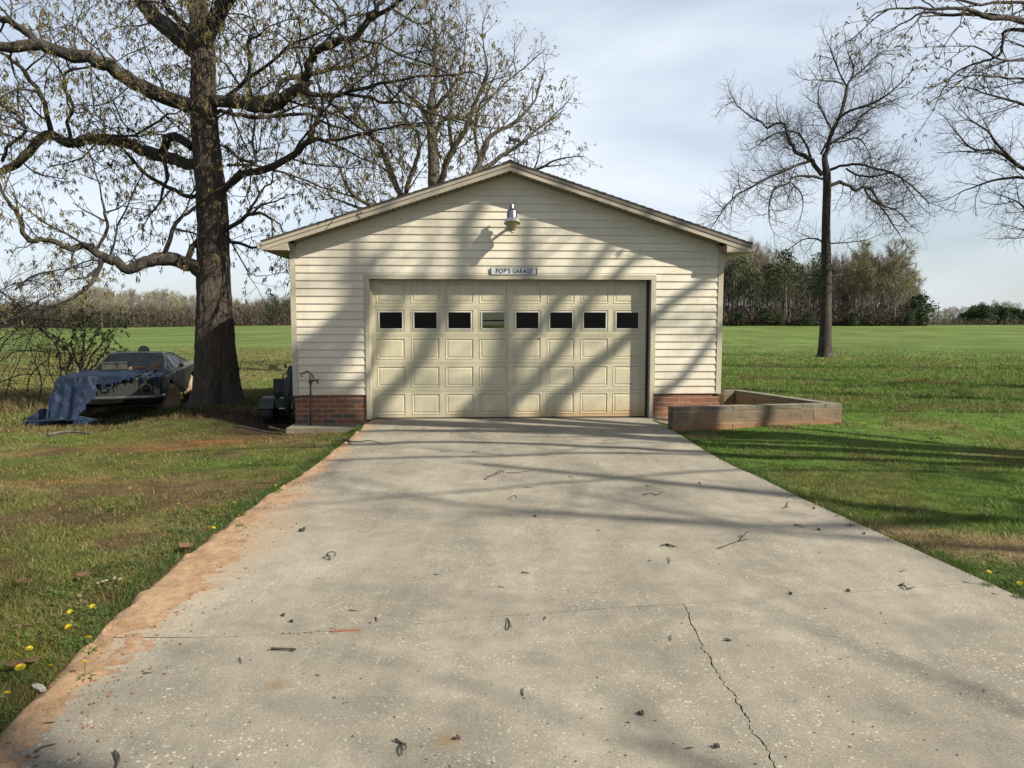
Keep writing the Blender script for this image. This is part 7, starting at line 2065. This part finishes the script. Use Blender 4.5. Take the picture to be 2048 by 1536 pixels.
def far_pine(seed, H, crown0, rad_, ncl, mat='pine_needle'):
    rr = random.Random(seed); rs = np.random.RandomState(seed)
    pts = [(rr.gauss(0, .1) * (i > 0), rr.gauss(0, .1) * (i > 0), H * .97 * i / 6) for i in range(7)]
    tv, tf = tubes([(pts, [.18 * (1 - .8 * i / 6) * H / 15 for i in range(7)])], 6)
    trunk = mesh_np('trunk', tv, tf, 4, M['twig_brown'], True)
    br_ = []; V = []
    for i in range(ncl):
        f = crown0 + (1 - crown0) * ((i + rr.random()) / ncl); h = H * f; a = 2.4 * i + rr.uniform(-.4, .4)
        prof = math.sin(math.pi * min(1, (f - crown0) / (1 - crown0) * .85 + .15)) ** .7
        r = rad_ * prof * rr.uniform(.35, 1.0)
        c = Vector((math.cos(a) * r, math.sin(a) * r, h + r * .25))
        br_.append(([(0, 0, h - r * .1), tuple(Vector((0, 0, h)) * .5 + c * .5), tuple(c)], [.04, .03, .015]))
        n = 46; s = rad_ * rr.uniform(.20, .32)
        B = np.array(c) + rs.normal(0, 1, (n, 3)) * np.array([s, s, s * .55]); D = rs.normal(0, 1, (n, 3)); D[:, 2] += .5; D /= np.linalg.norm(D, axis=1, keepdims=True)
        U = np.cross(D, rs.normal(0, 1, (n, 3))); U /= np.linalg.norm(U, axis=1, keepdims=True); q = rs.uniform(.12, .26, (n, 1))
        V.append(np.stack([B - U * q * .6, B + U * q * .6, B + D * q * 1.5 + U * q * .3, B + D * q * 1.5 - U * q * .3], 1).reshape(-1, 3))
    V = np.concatenate(V)
    crown = mesh_np('crown', V, np.arange(len(V)).reshape(-1, 4), 4, M[mat])
    bv, bf = tubes(br_, 3)
    return trunk, crown, mesh_np('branches', bv, bf, 4, M['twig_brown'])
VB = [far_bare(101, 16, 4.2, 16, .22, None, 6), far_bare(102, 15, 3.6, 16, .28, None, 6), far_bare(103, 17, 3.4, 15, .36, None, 6), far_bare(104, 14, 4.4, 17, .18, None, 6)]
VG = [far_bare(111, 15, 4.0, 17, .30, 'bud_green', 5), far_bare(112, 14, 3.6, 16, .36, 'bud_green', 5)]
VT = [far_bare(121, 15, 3.8, 16, .26, 'bud_tan', 5), far_bare(122, 13, 3.6, 16, .22, 'bud_red', 5)]
VSP = [far_bare(131, 15, 6.8, 26, .22, 'bud_green', 11)]
VP = [far_pine(141, 16, .50, 2.5, 26), far_pine(142, 15, .42, 2.7, 30), far_pine(143, 14, .55, 2.2, 22)]
VC = [far_pine(151, 7, .08, 2.0, 34), far_pine(152, 5, .05, 1.9, 28)]
print('far tree tris', [len(x[1].polygons) * 2 for x in VB + VG + VP + VC])
def plant(v, name, label, group, px, py, Y, H0, H, rz, wscale=1.0):
    p = at(px, py, Y); z = terz(p.x, p.y)
    e = tag(empty(name, (p.x, p.y, z - .1), rz), label, 'tree', group)
    s = H / H0; e.scale = (s * wscale, s * wscale, s)
    t_, c_, b_ = v
    obj('trunk', t_, e); obj('crown', c_, e)
    if b_: obj(b_.name.split('.')[0], b_, e)
    return e
def pick(lst): return lst[rnd.randrange(len(lst))]
HB = {id(v): h for v, h in zip(VB + VG + VT + VSP + VP + VC, (16, 15, 17, 14, 15, 14, 15, 13, 15, 16, 15, 14, 7, 5))}
def topR(px): return np.interp(px, [1380, 1440, 1500, 1560, 1600, 1640, 1700, 1760, 1800, 1838], [515, 515, 492, 512, 535, 520, 512, 510, 515, 560])
nb_ = 0
for row, (Y, step) in enumerate(((150, 19), (158, 17), (168, 15), (180, 14), (194, 13))):
    px = 1340 + rnd.uniform(0, 8)
    while px < 1832 - row * 2:
        H = (650 - float(topR(px))) / 1420 * Y * rnd.uniform(.86, 1.0)
        v = pick(VB + VB + VB + VT + VG) 
        if row in (2, 3) and rnd.random() < .2: v = pick(VP); H *= .85
        nm = 'pine_tree' if v in VP else 'bare_tree'
        zone = 'close to the garage eave' if px < 1500 else 'between eave and lone trunk' if px < 1630 else 'just past the lone trunk' if px < 1715 else 'toward the open end'
        dep = ('fronting the tall wood', 'in second rank of the tall wood', 'amid the tall wood', 'deep in the tall wood', 'backing the tall wood')[row]
        kind_ = 'dark green pine' if v in VP else 'grey green budding tree' if v in VG else 'brownish budding tree' if v in VT else 'leafless grey tree'
        lab = (kind_ + ' ' + dep + ' ' + zone, 'pines in the tall wood' if v in VP else 'leafless trees in the tall wood')
        plant(v, nm, lab[0], lab[1], px, 650, Y + rnd.uniform(-2, 2), HB[id(v)], H, rnd.uniform(0, 6.28), .72)
        px += step * rnd.uniform(.7, 1.3)
for (px, top, Y, lab) in ((1474, 518, 148, 'shaggy dark pine rising just past the eave of the garage'), (1500, 545, 147, 'shorter pine next to the eave side pine'), (1567, 505, 148, 'tallest round topped pine in the wood beyond the lone tree'),
                          (1535, 530, 149, 'leaning pine with a broken crown beside the tallest pine'), (1590, 530, 150, 'thin pine tucked behind the tallest pine'), (1555, 560, 146, 'low pine under the tallest pine'), (1636, 510, 150, 'pine almost hidden by the trunk of the lone tree'), (1690, 590, 149, 'small half grown pine right after the lone trunk'), (1455, 540, 150, 'pine partly hidden by the garage eave')):
    v = pick(VP); plant(v, 'pine_tree', lab, 'pines in the tall wood', px, 650, Y, HB[id(v)], (652 - top) / 1420 * Y, rnd.uniform(0, 6), 1.0)
plant(VSP[0], 'spreading_tree', 'wide spreading tree with fresh yellow buds at the open end of the wood', 'leafless trees in the tall wood', 1789, 651, 146, 15, (651 - 503) / 1420 * 146, 1.0, 1.0)
plant(VSP[0], 'spreading_tree', 'tall fan shaped leafless tree next to the yellow budded one', 'leafless trees in the tall wood', 1722, 651, 148, 15, (651 - 506) / 1420 * 148, 2.6, .9)
for (px, top, Y, lab) in ((1838, 592, 147, 'dark cedar closing the open end of the tall wood'), (1705, 625, 144, 'round low evergreen bush before the tall wood'), (1530, 618, 146, 'dark evergreen bush below the tallest pine'), (1560, 628, 145, 'second dark evergreen bush below the tallest pine'),
                          (1618, 622, 144, 'evergreen bush beside the lone trunk'), (1480, 625, 146, 'evergreen bush near the garage corner'), (1820, 622, 142, 'brownish evergreen bush before the cedar')):
    v = pick(VC); plant(v, 'evergreen_bush', lab, 'evergreen bushes at the wood edge', px, 651, Y, HB[id(v)], (652 - top) / 1420 * Y, rnd.uniform(0, 6), 1.15)
# left wood
def topL(px): return np.interp(px, [-80, 30, 90, 150, 190, 230, 270, 330, 380, 420, 470, 520, 600], [600, 605, 600, 590, 572, 582, 580, 580, 590, 590, 600, 600, 588])
for row, (Y, step) in enumerate(((205, 17), (214, 15), (225, 14), (238, 13))):
    px = -90 + rnd.uniform(0, 8)
    while px < 590:
        base_py = 656 if px < 300 else 652
        H = (base_py - float(topL(px))) / 1420 * Y * rnd.uniform(.78, 1.0)
        v = pick(VG + VG + VG + VT + VB if 140 < px < 430 else VB + VT + VT + VG)
        zone = 'behind the thicket' if px < 150 else 'above the coupe' if px < 330 else 'beside the oak trunk' if px < 470 else 'between oak and garage' if px < 585 else 'hidden past the garage'
        dep = ('front rank', 'second rank', 'third rank', 'rear rank')[row]
        kind_ = 'yellow green budding tree' if v in VG else 'tan budding tree' if v is VT[0] else 'reddish budding tree' if v is VT[1] else 'slim leafless tree'
        lab = (kind_ + ' in the ' + dep + ' of the long wood ' + zone, 'budding trees in the long wood' if (v in VG or v in VT) else 'leafless trees in the long wood')
        plant(v, 'budding_tree' if (v in VG or v in VT) else 'bare_tree', lab[0], lab[1], px, base_py, Y + rnd.uniform(-3, 3), HB[id(v)], H, rnd.uniform(0, 6.28), 1.05)
        px += step * rnd.uniform(.7, 1.35)
for (px, top, lab) in ((546, 592, 'dark round pine just past the oak trunk and before the garage'), (576, 604, 'smaller dark pine touching the garage edge'), (205, 618, 'pine inside the long wood above the evergreen shrub'), (10, 618, 'dark pine behind the thicket at the picture edge'), (115, 608, 'pine half hidden by the thicket')):
    v = pick(VP); plant(v, 'pine_tree', lab, 'pines in the long wood', px, 654, 203, HB[id(v)], (655 - top) / 1420 * 203, rnd.uniform(0, 6), 1.5)
# distant right wood
for k2 in range(34):
    px = 1837 + k2 * 3.8 + rnd.uniform(-2, 2); Y = rnd.uniform(300, 330); v = pick(VT + VG + VB); H = (652 - rnd.uniform(616, 628)) / 1420 * Y
    plant(v, 'budding_tree', 'pale %s budding tree in the low distant wood %s' % ('green' if v in VG else 'tan' if v in VT else 'grey', 'next to the dark cedar' if px < 1865 else 'by the utility pole' if px < 1900 else 'between pole and evergreens' if px < 1930 else 'behind the first evergreens'), 'budding trees in the distant wood', px, 651, Y, HB[id(v)], H, rnd.uniform(0, 6.28), 1.3)
for k2 in range(30):
    px = 1925 + k2 * 6.2 + rnd.uniform(-3, 3); Y = rnd.uniform(285, 300); v = pick(VC); top = np.interp(px, [1920, 1950, 2000, 2110], [625, 614, 618, 622]) + rnd.uniform(-3, 7)
    plant(v, 'evergreen_tree', '%s dark evergreen %s in the low distant wood' % ('rounded' if v is VC[0] else 'squat', 'starting the dark row' if px < 1965 else 'midway along the dark row' if px < 2010 else 'near the picture edge' if px < 2048 else 'past the picture edge'), 'evergreens in the distant wood', px, 651, Y, HB[id(v)], (652 - top) / 1420 * Y, rnd.uniform(0, 6.28), 1.0)
for k2 in range(14):
    px = rnd.uniform(1955, 2110); v = pick(VT + VG); plant(v, 'budding_tree', 'pale crown showing above the distant dark evergreens', 'pale crowns above the distant evergreens', px, 651, 320, HB[id(v)], (652 - rnd.uniform(606, 616)) / 1420 * 320, rnd.uniform(0, 6), 1.2)
p = at(1875, 650, 262); z = terz(p.x, p.y)
pole = tag(empty('utility_pole', (p.x, p.y, z)), 'thin utility pole standing before the low distant wood', 'utility pole')
MB().tube([(0, 0, 0), (0, 0, (650 - 610) / 1420 * 262)], [.16, .11], 8).build('pole', M['pole_wood'], pole); MB().box(-.9, .9, -.05, .05, 6.6, 6.75).build('crossarm', M['pole_wood'], pole)
def poles(name, label, spans, n, h0, h1, seed, top=None):
    rs = random.Random(seed); ch = []
    for _ in range(n):
        px = rs.uniform(spans[0], spans[1]); Y = rs.uniform(spans[2], spans[3]); x = (px - 1024) / 1420 * Y; z = terz(x, Y); h = rs.uniform(h0, h1); lx, ly = rs.gauss(0, .4), rs.gauss(0, .4)
        r = rs.uniform(.05, .11)
        ch.append(([(x, Y, z - .1), (x + lx * .4 + rs.gauss(0, .1), Y + ly * .4, z + h * .5), (x + lx, Y + ly, z + h)], [r, r * .8, r * .4]))
    o = build_part(name, ch, 3, 'trunk_pale', None); return tag(o, label, kind='stuff')
poles('slender_stems', 'thin pale stems crowded inside the tall wood', (1400, 1838, 147, 200), 330, 6, 14, 1)
poles('slender_stems', 'thin pale stems crowded inside the long wood', (-90, 600, 203, 245), 420, 5, 9.5, 2)
# undergrowth filling the feet of the woods
def undergrowth(name, label, spans, n, hmax, cols, seed):
    rs = np.random.RandomState(seed); px = rs.uniform(spans[0], spans[1], n); Y = rs.uniform(spans[2], spans[3], n)
    x = (px - 1024) / 1420 * Y; z = ter(x, Y); h = hmax * rs.rand(n) ** (1.6 if hmax < 7 else 1.0)
    B = np.stack([x, Y, z + h], 1); D = rs.normal(0, .8, (n, 3)); D[:, 2] = np.abs(D[:, 2]) + .15; D /= np.linalg.norm(D, axis=1, keepdims=True)
    U = np.cross(D, rs.normal(0, 1, (n, 3))); U /= np.linalg.norm(U, axis=1, keepdims=True); L_ = rs.uniform(.25, 1.1, (n, 1)); w = rs.uniform(.03, .12, (n, 1))
    V = np.stack([B - U * w, B + U * w, B + D * L_ + U * w * .5, B + D * L_ - U * w * .5], 1).reshape(-1, 3)
    ci = rs.randint(0, len(cols), n); c = np.ones((n, 4, 4)); c[:, :, :3] = (np.array(cols)[ci] * (.6 + .8 * rs.rand(n))[:, None])[:, None, :]
    return tag(obj(name, mesh_np(name, V, np.arange(n * 4).reshape(n, 4), 4, M['grass_blade'], False, {'Col': c.reshape(-1, 4)})), label, kind='stuff')
tw_ = [(.10, .08, .06), (.14, .11, .085), (.07, .055, .042), (.06, .08, .03), (.12, .10, .06)]
undergrowth('undergrowth', 'brown brushwood filling the foot of the tall wood', (1330, 1842, 146, 206), 30000, 4.2, tw_, 1)
undergrowth('undergrowth', 'brown brushwood filling the foot of the long wood', (-90, 640, 200, 250), 60000, 5.5, tw_ + [(.16, .10, .08)], 2)
undergrowth('undergrowth', 'pale brushwood below the distant wood', (1835, 2115, 280, 330), 16000, 2.5, [(.16, .14, .09), (.13, .12, .08), (.07, .08, .04)], 3)
undergrowth('undergrowth', 'dark mass of far stems closing the back of the tall wood', (1330, 1838, 198, 214), 26000, 10.0, [(.05, .042, .034), (.08, .066, .052), (.04, .05, .025)], 6)
undergrowth('undergrowth', 'dark mass of far stems closing the back of the long wood', (-90, 640, 246, 262), 26000, 7.5, [(.07, .06, .046), (.10, .084, .064), (.05, .055, .03)], 7)
undergrowth('undergrowth', 'dark leaf litter and brush at the edge of the tall wood', (1330, 1850, 145, 150), 9000, 1.4, [(.05, .04, .03), (.04, .05, .02), (.12, .08, .055)], 4)
